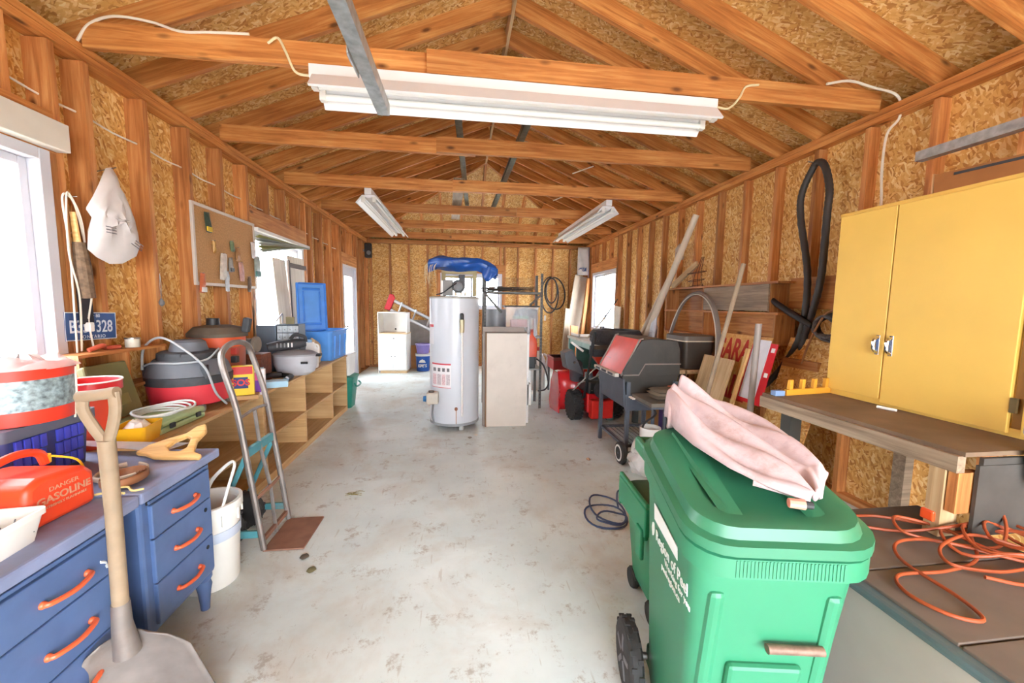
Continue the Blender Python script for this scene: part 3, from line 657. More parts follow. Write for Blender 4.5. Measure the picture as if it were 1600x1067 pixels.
for i in range(5):
    r = 0.07+0.012*i; c_.tube([(r*math.cos(a/24*2*PI)+0.01*i, 1.35*r*math.sin(a/24*2*PI), 0.012+0.008*i+0.004*math.sin(a*0.7+i)) for a in range(24)], 0.0055, 6, closed=True)
o = c_.build('cable_coil', mat('pale_grey_cable', '#c9ccc9', 0.5), M=Matrix.Translation((-1.645, 2.33, 0.803))); tag(o, 'coil of pale grey cable lying on the green tool case', 'cable')

# ---- hand saw, rope and belt on the far pedestal
T = thing('hand_saw', 'hand saw with pale wooden handle lying on the far blue pedestal', 'saw', (-1.26, 1.82, 0.758), 0.0)
W_SAW = wood('saw_handle_wood', '#b98a4c', '#d9ad6a', '#e9c68c', knots=False, rnd=0.05)
hp = [(0.0, -0.075), (0.055, -0.085), (0.095, -0.095), (0.1, -0.08), (0.075, -0.06), (0.07, 0.0), (0.085, 0.05), (0.075, 0.09), (0.05, 0.08), (0.03, 0.045), (-0.02, 0.02), (-0.055, 0.0), (-0.08, -0.035), (-0.055, -0.045), (-0.03, -0.065)]
hl = [(0.035, -0.05), (0.05, -0.035), (0.05, 0.015), (0.035, 0.03), (0.01, 0.01), (-0.005, -0.02), (0.01, -0.045)]
bm_ = bmesh.new()
vo_ = [bm_.verts.new((x, y, 0)) for x, y in hp]; vi_ = [bm_.verts.new((x, y, 0)) for x, y in hl]
ed = [bm_.edges.new((vo_[i], vo_[(i+1) % len(vo_)])) for i in range(len(vo_))] + [bm_.edges.new((vi_[i], vi_[(i+1) % len(vi_)])) for i in range(len(vi_))]
bmesh.ops.triangle_fill(bm_, edges=ed, use_beauty=True)
me_ = bpy.data.meshes.new('handle'); bm_.to_mesh(me_); bm_.free(); me_.materials.append(W_SAW)
ho = bpy.data.objects.new('handle', me_); COL.objects.link(ho); ho.parent = T; ho.location = (0.0, 0.03, 0.05); ho.rotation_euler = (0.42, 0.0, 0.25); ho.scale = (1.35, 1.2, 1)
s_ = ho.modifiers.new('s', 'SOLIDIFY'); s_.thickness = 0.022; s_.offset = 0; s_ = ho.modifiers.new('b', 'BEVEL'); s_.width = 0.005; s_.segments = 2
MB().prism([(0.0, -0.02), (0.04, 0.08), (-0.50, 0.16), (-0.51, 0.12)], 'xy', 0.034, 0.0365).build('blade', mat('saw_blade_steel', '#c6c2c6', 0.35, 0.6, var=0.15, dirt=0.3, dirtcol='#8d6a55'), T, smooth=0)
o = MB().tube(smooth_path([(0.0, 0.09, 0.012), (0.05, 0.06, 0.012), (0.07, 0.0, 0.012), (0.03, -0.06, 0.012), (-0.05, -0.05, 0.012), (-0.07, 0.02, 0.016), (-0.03, 0.07, 0.02)], 6), 0.011, 8, flat=0.5).build('hose_loop', mat('pale_tube', '#c9bcab', 0.5), M=Matrix.Translation((-1.30, 1.64, 0.757))); tag(o, 'loop of pale flat hose beside the shovel shaft', 'hose')
b_ = MB()
for i in range(4): b_.tube([((0.035+0.008*i)*math.cos(a/20*2*PI), (0.045+0.01*i)*math.sin(a/20*2*PI), 0.015+0.002*i) for a in range(20)], 0.014, 6, closed=True, flat=0.25)
o = b_.build('leather_belt', mat('brown_leather', '#8a5a3a', 0.6, var=0.2), M=Matrix.Translation((-1.24, 1.58, 0.758))); tag(o, 'rolled brown leather belt on the blue desk top', 'belt')
o = MB().tube(smooth_path([(0, 0, 0), (0.05, 0.02, 0.004), (0.09, -0.01, 0.002), (0.12, 0.0, 0.002)], 5), 0.004, 6).tube(smooth_path([(-0.02, -0.03, 0), (0.03, -0.02, 0.004), (0.08, -0.03, 0.002)], 5), 0.004, 6).build('yellow_twine', mat('yellow_twine', '#d9c27c', 0.7), M=Matrix.Translation((-1.24, 1.50, 0.764))); tag(o, 'short yellow twine at the joint of the two pedestals', 'twine')

# ---- white bucket on the floor
T = thing('white_bucket', 'white plastic pail with upright handle between blue pedestal and hand truck', 'bucket', (-1.275, 2.085, 0))
BUCK = mat('milky_bucket', '#dedcd6', 0.4, var=0.04)
MB().lathe([(0.118, 0), (0.122, 0.01), (0.138, 0.40), (0.133, 0.40), (0.115, 0.012)], n=32).build('body', BUCK, T)
MB().lathe([(0.139, 0.385), (0.15, 0.388), (0.15, 0.43), (0.135, 0.432), (0.134, 0.40)], n=32, cap=False).build('rim', BUCK, T)
for i in range(10): MB().box(0.139, 0.148, -0.004, 0.004, 0.33, 0.388, Matrix.Rotation(i*2*PI/10, 4, 'Z')).build('rib', BUCK, T, smooth=0)
MB().lathe([(0.1345, 0.25), (0.1365, 0.25), (0.138, 0.30), (0.1355, 0.30)], n=32, cap=False).build('band', mat('bucket_band', '#b9c2d2', 0.5), T)
MB().tube(smooth_path([(0.11, -0.09, 0.39), (0.12, -0.02, 0.52), (0.12, 0.035, 0.60), (0.08, 0.06, 0.595), (-0.02, 0.09, 0.50), (-0.08, 0.115, 0.39)], 6), 0.009, 8, flat=0.6).build('handle', WPLAST, T)

# ---- hand truck
T = thing('hand_truck', 'worn teal and rusty steel hand truck standing by the cubby shelves', 'hand truck', (-1.13, 2.47, 0))
TRUCK = mat('worn_truck_steel', '#857d78', 0.45, 0.6, var=0.2, scale=10, dirt=0.6, dirtcol='#7d5a48')
TEAL = mat('chipped_teal_paint', '#4b8a93', 0.5, 0.1, var=0.15, scale=9, dirt=0.85, dirtcol='#6d6258')
RUST = mat('rusty_plate', '#8d6552', 0.7, 0.2, var=0.2, scale=9, dirt=0.4, dirtcol='#5c4334')
MB().box(0.0, 0.225, -0.175, 0.17, 0.002, 0.012).build('toe_plate', RUST, T, smooth=0, bevel=0.003)
yn, yf = -0.165, 0.165
loop = smooth_path([(0.005, yn, 0.012), (-0.05, yn, 0.45), (-0.10, yn, 0.83), (-0.165, yn+0.005, 1.09), (-0.172, yn+0.05, 1.17), (-0.175, 0, 1.195), (-0.172, yf-0.05, 1.17), (-0.165, yf-0.005, 1.09), (-0.10, yf, 0.83), (-0.05, yf, 0.45), (0.005, yf, 0.012)], 6)
MB().tube(loop, 0.0165, 10).build('frame', TRUCK, T)
MB().tube(smooth_path([(-0.095, yn, 0.78), (-0.085, 0, 0.80), (-0.095, yf, 0.78)], 5), 0.009, 8).build('cross_bar', TRUCK, T)
MB().box(-0.085, -0.06, yn, yf, 0.55, 0.60).build('cross_bar', TEAL, T, smooth=0, bevel=0.003)
MB().tube(smooth_path([(-0.04, yn, 0.30), (-0.015, 0, 0.32), (-0.04, yf, 0.30)], 5), 0.012, 8, flat=0.6).build('cross_bar', RUST, T)
MB().box(-0.012, 0.006, yn, yf, 0.05, 0.075).build('cross_bar', RUST, T, smooth=0)
MB().tube([(-0.09, 0, 0.79), (-0.07, 0, 0.57), (-0.02, 0, 0.31), (0.0, 0, 0.02)], 0.012, 8, flat=0.5).build('centre_strut', TRUCK, T)
for y in (yn, yf):
    MB().tube([(-0.07, y, 0.56), (-0.24, y, 0.18), (-0.24, y, 0.10)], 0.014, 8, flat=0.5).build('brace', TEAL, T)
MB().cyl((-0.235, yn-0.02, 0.115), (-0.235, yf+0.02, 0.115), 0.009).build('axle', TRUCK, T)
MB().box(-0.26, -0.02, yn-0.004, yn+0.012, 0.085, 0.125).build('axle_bracket', TEAL, T, smooth=0); MB().box(-0.26, -0.02, yf-0.012, yf+0.004, 0.085, 0.125).build('axle_bracket', TEAL, T, smooth=0)
def wheel(T, c, r, w, hub, axis='y', tread=0, hubm=None, name='wheel'):
    prof = [(r*0.62, -w/2), (r*0.9, -w/2), (r, -w*0.3), (r, w*0.3), (r*0.9, w/2), (r*0.62, w/2)]
    M = Matrix.Translation(c) @ (Matrix.Rotation(-PI/2, 4, 'X') if axis == 'y' else Matrix.Rotation(PI/2, 4, 'Y'))
    o = MB().lathe(prof, n=28, M=M)
    for i in range(tread):
        a = 2*PI*i/tread; s = 1 if i % 2 else -1
        o.box(r*0.97, r*1.035, -r*0.06, r*0.06, s*w*0.06, s*w*0.42, M @ Matrix.Rotation(a, 4, 'Z'))
    t = o.build(name, RUBBER, T)
    MB().lathe([(0.001, -w*0.42), (r*0.2, -w*0.42), (r*0.62, -w*0.3), (r*0.62, w*0.3), (r*0.2, w*0.42), (0.001, w*0.42)], n=24, M=M).build('hub', hubm or hub, t)
    return t
wheel(T, (-0.235, yn+0.05, 0.115), 0.115, 0.06, TEAL, tread=28); wheel(T, (-0.235, yf-0.055, 0.115), 0.115, 0.06, TEAL, tread=28)

# ---- shop vacuum with red base, and the orange one behind
T = thing('shop_vacuum', 'wet and dry shop vacuum with red tub and black lid on the cubby shelf', 'vacuum', (-1.75, 2.78, 0.737))
VRED = mat('faded_red_tub', '#cc3440', 0.45, var=0.08)
VGREY = mat('dusty_grey_plastic', '#5d6066', 0.6, var=0.12, dirt=0.3, dirtcol='#8a8378')
VDARK = mat('dusty_black_plastic', '#37393d', 0.6, var=0.2, scale=30)
MB().lathe([(0.17, 0.035), (0.205, 0.05), (0.222, 0.175), (0.216, 0.175)], n=40).build('tub', VRED, T)
MB().lathe([(0.226, 0.175), (0.228, 0.225), (0.215, 0.228)], n=40).build('band', VDARK, T)
MB().lathe([(0.223, 0.228), (0.222, 0.235), (0.205, 0.29), (0.18, 0.325), (0.0, 0.33)], n=40, cap=False).build('lid', VGREY, T)
MB().lathe([(0.165, 0.325), (0.16, 0.365), (0.14, 0.375), (0.0, 0.375)], n=32, cap=False).build('motor_ring', VDARK, T)
MB().lathe([(0.105, 0.37), (0.09, 0.43), (0.07, 0.445), (0.0, 0.447)], n=28, cap=False).build('motor_head', VGREY, T)
MB().box(-0.05, 0.05, -0.155, -0.13, 0.335, 0.37).build('vent', BLACK, T, smooth=0, bevel=0.004)
for a in (3.5, 5.6):
    x, y = 0.215*math.cos(a), 0.215*math.sin(a); MB().box(x-0.02, x+0.02, y-0.012, y+0.012, 0.21, 0.30).build('clip', VDARK, T, smooth=0, bevel=0.004)
for a in (0.75, 2.4, 3.9, 5.5):
    x, y = 0.195*math.cos(a), 0.195*math.sin(a); M = Matrix.Translation((x, y, 0.026)) @ Matrix.Rotation(PI/2, 4, 'Y')
    MB().lathe([(0.026, -0.012), (0.026, 0.012)], n=16, M=M).build('caster', mat('grey_caster', '#8c8f92', 0.4, 0.5), T)
MB().tube(smooth_path([(-0.18, -0.14, 0.27), (-0.19, -0.1, 0.40), (-0.06, -0.15, 0.47), (0.08, -0.17, 0.40), (0.18, -0.15, 0.28), (0.215, -0.12, 0.12), (0.235, -0.05, 0.03)], 8), 0.007, 8).build('power_cord', mat('grey_cord', '#9a9c9e', 0.5), T)
MB().tube(smooth_path([(-0.18, -0.13, 0.29), (-0.1, -0.17, 0.315), (0.05, -0.19, 0.315), (0.17, -0.12, 0.33), (0.19, -0.02, 0.39)], 6), 0.006, 8).build('power_cord', mat('grey_cord', '#9a9c9e', 0.5), T)
T = thing('canister_vacuum', 'orange canister vacuum with dusty black dome lid behind the red one', 'vacuum', (-1.82, 3.22, 0.737))
VOR = mat('orange_canister', '#d4562a', 0.5, var=0.1)
MB().lathe([(0.14, 0.0), (0.16, 0.03), (0.17, 0.36), (0.165, 0.36)], n=32).build('tub', mat('brown_canister', '#a5563f', 0.5), T)
MB().lathe([(0.172, 0.36), (0.175, 0.43), (0.165, 0.435)], n=32).build('band', VOR, T)
MB().lathe([(0.19, 0.43), (0.19, 0.455), (0.15, 0.50), (0.08, 0.515), (0.0, 0.515)], n=32, cap=False).build('lid', mat('dusty_dome', '#5e5448', 0.75, var=0.25), T)
MB().cyl((-0.03, 0, 0.51), (-0.03, 0, 0.565), 0.045, 0.04, 18).build('knob', BLACK, T)
MB().box(0.07, 0.12, -0.02, 0.03, 0.49, 0.60, Matrix.Rotation(0.2, 4, 'Y')).build('handle', VDARK, T, smooth=0, bevel=0.01)
for z, c in ((0.30, '#b83a2c'), (0.24, '#3b3b3d')): MB().box(0.10, 0.175, -0.1, -0.06, z, z+0.05).build('switch_box', mat('switch'+c[1:], c, 0.5), T, smooth=0, bevel=0.006)

# ---- cleaning boxes, pads, hose, pot, organiser, grinder
def carton(name, label, loc, rz, w, d, h, col, parts=(), grp=None):
    T = thing(name, label, 'box', loc, rz, grp)
    MB().box(-w/2, w/2, -d/2, d/2, 0, h).build('carton', mat(name+col[1:], col, 0.45, var=0.05), T, smooth=0, bevel=0.002)
    for i, (a0, a1, z0_, z1_, c) in enumerate(parts):   # printed patches on the face turned to -y
        MB().box(a0, a1, -d/2-0.0015, -d/2, z0_, z1_).build('print', mat('print'+c[1:], c, 0.5), T, smooth=0)
    return T
t = carton('soap_pad_box', 'yellow and red soap pad box behind the hand truck handle', (-1.545, 3.0, 0.766), 0.35, 0.13, 0.06, 0.21, '#f0cf1e', [(-0.06, 0.06, 0.15, 0.205, '#d2302c'), (-0.055, 0.03, 0.05, 0.13, '#23306e')])
text('lettering', 'SOS', 0.062, frame((-0.012, -0.0325, 0.09), (1, 0, 0), (0, 0, 1)), mat('print_red', '#d2302c', 0.5), t, bold=0.002)
o = MB().box(-0.09, 0.09, -0.055, 0.055, 0, 0.028).build('wood_offcut', W_PLY, M=Matrix.Translation((-1.545, 3.0, 0.737)) @ Matrix.Rotation(0.35, 4, 'Z'), smooth=0); tag(o, 'short wood offcut under the yellow soap pad box', 'wood block')
carton('spray_box', 'white and purple carton standing beside the soap pad box', (-1.50, 3.13, 0.737), 0.3, 0.075, 0.05, 0.19, '#e9e4ea', [(-0.03, 0.01, 0.02, 0.11, '#6b2fa0'), (-0.03, 0.01, 0.11, 0.17, '#d64a8f')])
for lb, loc, rz, sz in (('pale blue flat mask box lying at the shelf edge', (-1.52, 3.40, 0.737), 0.35, (0.2, 0.11, 0.05)), ('small blue box leaning behind the coiled black hose', (-1.70, 3.50, 0.737), 0.3, (0.10, 0.07, 0.14))):
    o = MB().box(-sz[0]/2, sz[0]/2, -sz[1]/2, sz[1]/2, 0, sz[2]).build('blue_carton', mat('pale_blue_card', '#9fc7dc', 0.5, var=0.08), M=Matrix.Translation(loc) @ Matrix.Rotation(rz, 4, 'Z'), smooth=0, bevel=0.002); tag(o, lb, 'box', 'pale blue cartons')
T = thing('vacuum_hose', 'short black vacuum hose coiled on the shelf before the grey pot', 'hose', (-1.62, 3.72, 0.737))
MB().tube(smooth_path([(0.11, -0.1, 0.022), (0.09, 0.03, 0.022), (0.0, 0.08, 0.022), (-0.1, 0.05, 0.022), (-0.12, -0.06, 0.03), (-0.03, -0.11, 0.055), (0.06, -0.08, 0.06)], 6), 0.022, 10).build('tube', BLACK, T)
MB().cyl((0.10, -0.06, 0.022), (0.12, -0.17, 0.022), 0.02, 0.022, 14).build('metal_end', CHROME, T)
T = thing('crock_pot', 'oval pale grey crock pot with black rim handle on the cubby shelf', 'pot', (-1.575, 3.98, 0.737))
MB().lathe([(0.12, 0.0), (0.165, 0.03), (0.19, 0.10), (0.195, 0.19), (0.188, 0.19)], n=32, sy=0.8).build('pot', mat('pale_grey_enamel', '#b9bac0', 0.35), T)
MB().lathe([(0.2, 0.185), (0.2, 0.2), (0.15, 0.225), (0.0, 0.235)], n=32, sy=0.8, cap=False).build('lid', mat('grey_lid', '#9a9ba0', 0.4), T)
MB().box(0.15, 0.235, -0.03, 0.03, 0.175, 0.20).build('side_handle', BLACK, T, smooth=0, bevel=0.006); MB().box(0.1, 0.16, -0.15, -0.135, 0.12, 0.14).build('badge', BLACK, T, smooth=0)
T = thing('power_sander', 'black electric power tool lying on the crock pot lid', 'power tool', (-1.63, 3.96, 0.975), 0.5)
MB().tube([(-0.17, 0, 0.03), (-0.06, 0, 0.045), (0.08, 0.0, 0.055), (0.15, 0, 0.06)], [0.04, 0.05, 0.05, 0.035], 14).build('body', VDARK, T)
MB().tube(smooth_path([(0.02, 0, 0.1), (0.06, 0, 0.14), (0.14, 0, 0.12), (0.15, 0, 0.07)], 5), 0.016, 8).build('handle', VDARK, T)
for i in range(5): MB().box(-0.10+i*0.03, -0.09+i*0.03, -0.055, -0.045, 0.03, 0.07).build('vent', WPLAST if i > 2 else GREYP, T, smooth=0)
T = thing('bench_grinder', 'small bench grinder on a reddish wooden box behind the hand truck', 'grinder', (-1.86, 3.66, 0.98))
MB().cyl((-0.06, 0, 0.08), (0.06, 0, 0.08), 0.05, n=20).box(-0.06, 0.06, -0.05, 0.05, 0.0, 0.035).build('motor', GREYP, T)
for s in (-1, 1): MB().cyl((s*0.08, 0, 0.08), (s*0.105, 0, 0.08), 0.068, n=24).build('grinding_wheel', mat('grinding_stone', '#8d8378', 0.9, var=0.15), T)
o = MB().box(-0.16, 0.14, -0.09, 0.09, 0, 0.243).build('wooden_box', wood('red_brown_wood', '#5c2f1c', '#7d4227', '#94573a', knots=False), M=Matrix.Translation((-1.83, 3.66, 0.737)), smooth=0, bevel=0.003); tag(o, 'reddish brown wooden box on the shelf carrying the grinder', 'wooden box')
T = thing('parts_organiser', 'grey steel parts cabinet with small clear drawers by the window', 'organiser', (-1.80, 4.22, 0.737))
ORG = mat('grey_blue_steel', '#6d7d8c', 0.45, 0.2, var=0.08)
MB().box(-0.19, -0.01, -0.09, 0.09, 0, 0.46).build('side_cabinet', ORG, T, smooth=0, bevel=0.004); MB().box(-0.008, 0.2, -0.075, 0.09, 0, 0.47).build('drawer_frame', mat('dark_frame', '#55616d', 0.5), T, smooth=0, bevel=0.003)
for r in range(6):
    for c in range(4):
        d = MB().box(0.0+c*0.05, 0.046+c*0.05, -0.086, -0.076, 0.02+r*0.074, 0.086+r*0.074).build('drawer', mat('clear_drawer', '#c8d3da', 0.3, var=0.2, scale=30), T, smooth=0, bevel=0.002)
        MB().box(0.018+c*0.05, 0.028+c*0.05, -0.092, -0.086, 0.045+r*0.074, 0.052+r*0.074).build('pull', GREYP, d, smooth=0)
T = thing('wire_stand', 'small metal stand with a card on top of the parts cabinet', 'stand', (-1.78, 4.22, 1.207))
MB().box(0.03, 0.11, 0.0, 0.01, 0.0, 0.07).build('card', mat('olive_card', '#8f8a6a', 0.6), T, smooth=0); MB().tube(smooth_path([(-0.08, 0, 0.005), (-0.02, 0, 0.08), (0.0, 0, 0.1), (0.0, 0.0, 0.005)], 4), 0.006, 6).build('bracket', STEEL, T)
T = thing('milk_jug', 'milky white plastic jug between crock pot and blue tote', 'jug', (-1.58, 4.36, 0.737))
jb = MB(); ring = RB(0.14, 0.14, 0, 0.035); jb.rings([ring(0.13, 0.13, 0), ring(0.14, 0.14, 0.02), ring(0.14, 0.14, 0.19), ring(0.09, 0.09, 0.25), ring(0.08, 0.08, 0.27)]).build('body', mat('milky_jug', '#e2e0dc', 0.4), T)
MB().cyl((0, 0, 0.27), (0, 0, 0.30), 0.022, n=16).build('cap', mat('blue_cap', '#8fb4d6', 0.4), T); MB().tube(smooth_path([(0.05, 0, 0.25), (0.085, 0, 0.23), (0.08, 0, 0.14), (0.06, 0, 0.12)], 4), 0.011, 8).build('handle', mat('milky_jug', '#e2e0dc', 0.4), T)
o = MB(); pillow(o, [(-0.13, 0), (0.12, 0), (0.13, 0.08), (0.02, 0.29), (-0.1, 0.27), (-0.14, 0.12)], lambda a, b, d: (d, a, b), 0.075, 5, 0.15, 4)
o = o.build('cloth_sack', mat('beige_sack', '#c3a889', 0.8, var=0.12, bump=0.3), M=Matrix.Translation((-1.66, 4.66, 0.739)) @ Matrix.Rotation(0.6, 4, 'Z'), smooth=60); tag(o, 'slumped beige cloth sack leaning on the blue tote', 'sack')

# ---- blue tote and its lid
BLUET = mat('clear_blue_tote', '#4f8fd8', 0.35, var=0.08)
T = thing('storage_tote', 'blue plastic storage tote on the far end of the cubby shelf', 'tote', (-1.70, 5.15, 0.737))
tb = MB(); tub(tb, 0.36, 0.62, 0.34, 0.04, 1.1, 0.005, lip=0.02); tb.build('body', BLUET, T)
for y in (-0.2, 0.0, 0.2): MB().box(0.17, 0.195, y-0.02, y+0.02, 0.04, 0.30, Matrix.Rotation(0.055, 4, 'Y')).build('rib', BLUET, T, smooth=0, bevel=0.004)
T = thing('tote_lid', 'blue ribbed tote lid propped upright in front of the window', 'lid', (-1.775, 5.02, 1.09), 0.55)
LIDM = Matrix.Rotation(-0.08, 4, 'X')
def lidp(nm, x0, x1, z0_, z1_, y0_, y1_, m): return MB().box(x0, x1, y0_, y1_, z0_, z1_, LIDM).build(nm, m, T, smooth=0, bevel=0.008)
lidp('panel', -0.15, 0.15, 0.0, 0.56, 0.0, 0.012, BLUET)
BL2 = mat('blue_tote_edge', '#2f78cf', 0.35)
for a in ((-0.165, -0.14, -0.01, 0.57), (0.14, 0.165, -0.01, 0.57), (-0.14, 0.14, -0.012, 0.012), (-0.14, 0.14, 0.55, 0.572)): lidp('rim', *a, -0.02, 0.016, BL2)
for z in (0.06, 0.48): lidp('rib', -0.10, 0.10, z, z+0.03, -0.016, 0.0, BL2)
for x in (-0.1, 0.08): lidp('rib', x, x+0.02, 0.1, 0.47, -0.012, 0.0, BL2)

# ---- boards leaning in the window
o = board('leaning_board', (-1.90, 4.62, 0.74), (-1.975, 4.62, 1.89), 0.03, 0.30, wood('whitewashed_board', '#cfc6b4', '#e0d8c8', '#ece6da', knots=False, rnd=0.05), up=(1, 0, 0)); tag(o, 'wide whitewashed board leaning in the middle window', 'board')
T = thing('cross_panel', 'whitewashed wooden panel with dark cross rail leaning in the middle window', 'panel', (-1.93, 5.08, 0.74)); _world_loc[T.name] = Matrix.Translation(T.location)
board('panel_board', (-1.95, 5.10, 0.75), (-1.985, 5.10, 1.96), 0.02, 0.48, wood('whitewashed_board', '#cfc6b4', '#e0d8c8', '#ece6da'), T, up=(1, 0, 0))
board('rail', (-1.955, 4.85, 1.85), (-1.955, 5.34, 1.85), 0.05, 0.02, wood('dark_rail', '#4a372c', '#5e483a', '#705848', knots=False), T); board('stile', (-1.93, 4.84, 0.76), (-1.955, 4.84, 1.9), 0.02, 0.04, wood('dark_rail', '#4a372c', '#5e483a', '#705848'), T, up=(1, 0, 0))

# ---- green bin and white container past the shelf
T = thing('teal_organics_bin', 'small teal green organics bin standing past the cubby shelf end', 'bin', (-1.60, 5.58, 0))
DTEAL = mat('teal_bin_plastic', '#147a66', 0.4, var=0.08)
gb = MB(); ring = RB(0.3, 0.3, 0, 0.04); gb.rings([ring(0.24, 0.24, 0), ring(0.32, 0.32, 0.40)]).build('body', DTEAL, T); MB().rings([ring(0.34, 0.34, 0.40), ring(0.34, 0.34, 0.43), ring(0.28, 0.28, 0.445)]).build('lid', DTEAL, T)
MB().tube(smooth_path([(0.17, -0.1, 0.34), (0.2, -0.1, 0.30), (0.2, 0.1, 0.30), (0.17, 0.1, 0.34)], 5), 0.012, 8).build('latch_handle', DTEAL, T)
T = thing('white_container', 'white plastic container stacked on the teal organics bin', 'container', (-1.62, 5.60, 0.446))
wc = MB(); ring = RB(0.3, 0.3, 0, 0.03); wc.rings([ring(0.26, 0.28, 0), ring(0.30, 0.32, 0.26)]).build('body', WPLAST, T); MB().rings([ring(0.31, 0.33, 0.26), ring(0.31, 0.33, 0.285), ring(0.28, 0.3, 0.29)]).build('lid', WPLAST, T)

# ---- things hung on the left wall
T = thing('licence_plate', 'blue and white licence plate nailed to the wall studs', 'licence plate', (XL+0.008, 2.44, 1.287)); 
PB = mat('plate_blue', '#2c4f86', 0.4, var=0.1, dirt=0.2); PW = mat('plate_white', '#d5dde6', 0.45, var=0.05)
Mp = Matrix.Rotation(-0.03, 4, 'X')
MB().box(0, 0.003, -0.152, 0.152, -0.076, 0.076, Mp).build('plate', PB, T, smooth=0, bevel=0.0012)
MB().tube([Mp @ Vector((0.003, y, z)) for y, z in ((-0.149, -0.073), (0.149, -0.073), (0.149, 0.073), (-0.149, 0.073))], 0.003, 6, closed=True).build('border', PW, T)
pf = lambda y, z: Mp @ frame((0.0035, y, z), (0, 1, 0), (0, 0, 1))
text('characters', 'B35', 0.095, pf(-0.075, -0.005), PW, T, sx=0.74, bold=0.001); text('characters', '328', 0.095, pf(0.075, -0.005), PW, T, sx=0.74, bold=0.001)
text('characters', 'MAR \u00b7 80', 0.026, pf(0.0, 0.056), PW, T); text('characters', 'ONTARIO', 0.026, pf(0.01, -0.058), PW, T, space=1.25)
cr = MB().add([tuple(pf(0, 0) @ Vector((x, y, 0.0005))) for x, y in ((-0.012, -0.014), (0.012, -0.014), (0.014, 0.006), (0.006, -0.002), (0, 0.012), (-0.006, -0.002), (-0.014, 0.006))], [(0, 1, 2, 3, 4, 5, 6)]).build('crown_emblem', PW, T, smooth=0, solid=0.001)
T = thing('power_lead', 'white extension cord looped over a nail beside the near window', 'cord', (XL, 2.34, 1.95))
MB().cyl((-0.05, 0.0, 0.0), (0.06, 0.02, 0.01), 0.0025, n=6).build('nail', STEEL, T)
for k, pts in enumerate(([(0.03, -0.02, -0.85), (0.03, -0.015, -0.6), (0.03, -0.01, -0.25), (0.035, -0.03, -0.02), (0.035, 0.0, 0.012), (0.035, 0.04, -0.05), (0.03, 0.085, -0.28), (0.03, 0.09, -0.5), (0.03, 0.06, -0.62), (0.03, 0.075, -0.78)],
                         [(0.035, 0.0, -0.79), (0.035, 0.015, -0.5), (0.035, -0.02, -0.28), (0.04, -0.015, -0.01), (0.04, 0.01, 0.01), (0.04, 0.06, -0.12), (0.035, 0.07, -0.35), (0.035, 0.085, -0.48), (0.035, 0.055, -0.62)])):
    MB().tube(smooth_path(pts, 7), 0.0045, 7).build('cable', CABLE_W, T)
MB().box(0.02, 0.05, 0.04, 0.07, -0.69, -0.64).build('plug', WPLAST, T, smooth=0, bevel=0.005)
T = thing('scrub_brush', 'bristly brown scrub brush hanging from the nail with the white cord', 'brush', (XL+0.045, 2.372, 1.6))
MB().tube([(0, -0.025, 0.28), (0, -0.015, 0.15), (0, 0.0, 0.0), (0, 0.02, -0.16)], [0.014, 0.016, 0.02, 0.018], 10, flat=0.6).build('handle', W_SAW, T)
br = MB(); rn = random.Random(5); br.tube([(0, -0.005, 0.13), (0, 0.005, 0.0), (0, 0.02, -0.16)], [0.026, 0.034, 0.03], 12)
for i in range(420):
    z = rn.uniform(-0.16, 0.13); a = rn.uniform(0, 2*PI); c = Vector((0, 0.005-z*0.1, z)); e = Vector((math.cos(a), math.sin(a), rn.uniform(-0.3, 0.2)))*rn.uniform(0.038, 0.05)
    s = Vector((-math.sin(a), math.cos(a), 0))*0.0016; br.add([tuple(c-s), tuple(c+s), tuple(c+e)], [(0, 1, 2)])
o = br.build('bristles', mat('brown_bristles', '#6e5844', 0.9, var=0.4, scale=40), T, smooth=0); o['kind'] = 'stuff'
o = MB().box(-0.004, 0.02, -0.035, 0.035, -0.19, 0.10).build('black_strap', mat('black_webbing', '#2c2b31', 0.8), M=Matrix.Translation((XL+0.012, 2.40, 1.49)), smooth=0, bevel=0.008); tag(o, 'dark fabric sleeve hanging below the scrub brush', 'sleeve')
T = thing('plastic_bag', 'white printed plastic bag hanging from a nail on the left wall', 'bag', (XL+0.10, 2.53, 1.63))
MB().cyl((-0.14, 0.06, 0.52), (0.02, 0.005, 0.535), 0.003, n=6).build('nail', STEEL, T)
bo = [(-0.03, 0.52), (0.02, 0.54), (0.03, 0.47), (0.075, 0.35), (0.11, 0.27), (0.125, 0.19), (0.14, 0.13), (0.10, 0.06), (0.02, 0.01), (-0.05, 0.0), (-0.12, 0.03), (-0.165, 0.065), (-0.16, 0.15), (-0.15, 0.235), (-0.18, 0.275), (-0.15, 0.34), (-0.10, 0.43)]
o = MB(); pillow(o, bo, lambda a, b, d: (d+0.02*math.sin(9*a+7*b), a, b), 0.04, 6, 0.45, 11); o.build('bag', mat('white_bag_film', '#d5d0cf', 0.35, var=0.06), T, smooth=50)
for i, (y, z) in enumerate(((-0.10, 0.19), (-0.10, 0.175), (-0.10, 0.16))): MB().box(0.05, 0.0512, y-0.03, y+0.035, z, z+0.005).build('print', mat('grey_print', '#77737a', 0.6), T, smooth=0)
for i in range(3): MB().box(0.05, 0.0512, -0.03, 0.05, 0.155-0.016*i, 0.16-0.016*i, Matrix.Rotation(-0.45, 4, 'X')).build('print', mat('grey_print', '#77737a', 0.6), T, smooth=0)
T = thing('fishing_weight', 'lead weight hanging on a thin wire below the corkboard level', 'weight', (XL+0.012, 2.96, 1.42))
MB().lathe([(0.003, -0.03), (0.016, -0.015), (0.017, 0.0), (0.004, 0.025)], n=12).build('lead', GREYP, T); MB().tube([(0, 0, 0.02), (0, -0.006, 0.10), (0, 0.0, 0.19), (0, 0.008, 0.10), (0, 0.002, 0.02)], 0.0015, 5).build('wire', STEEL, T)

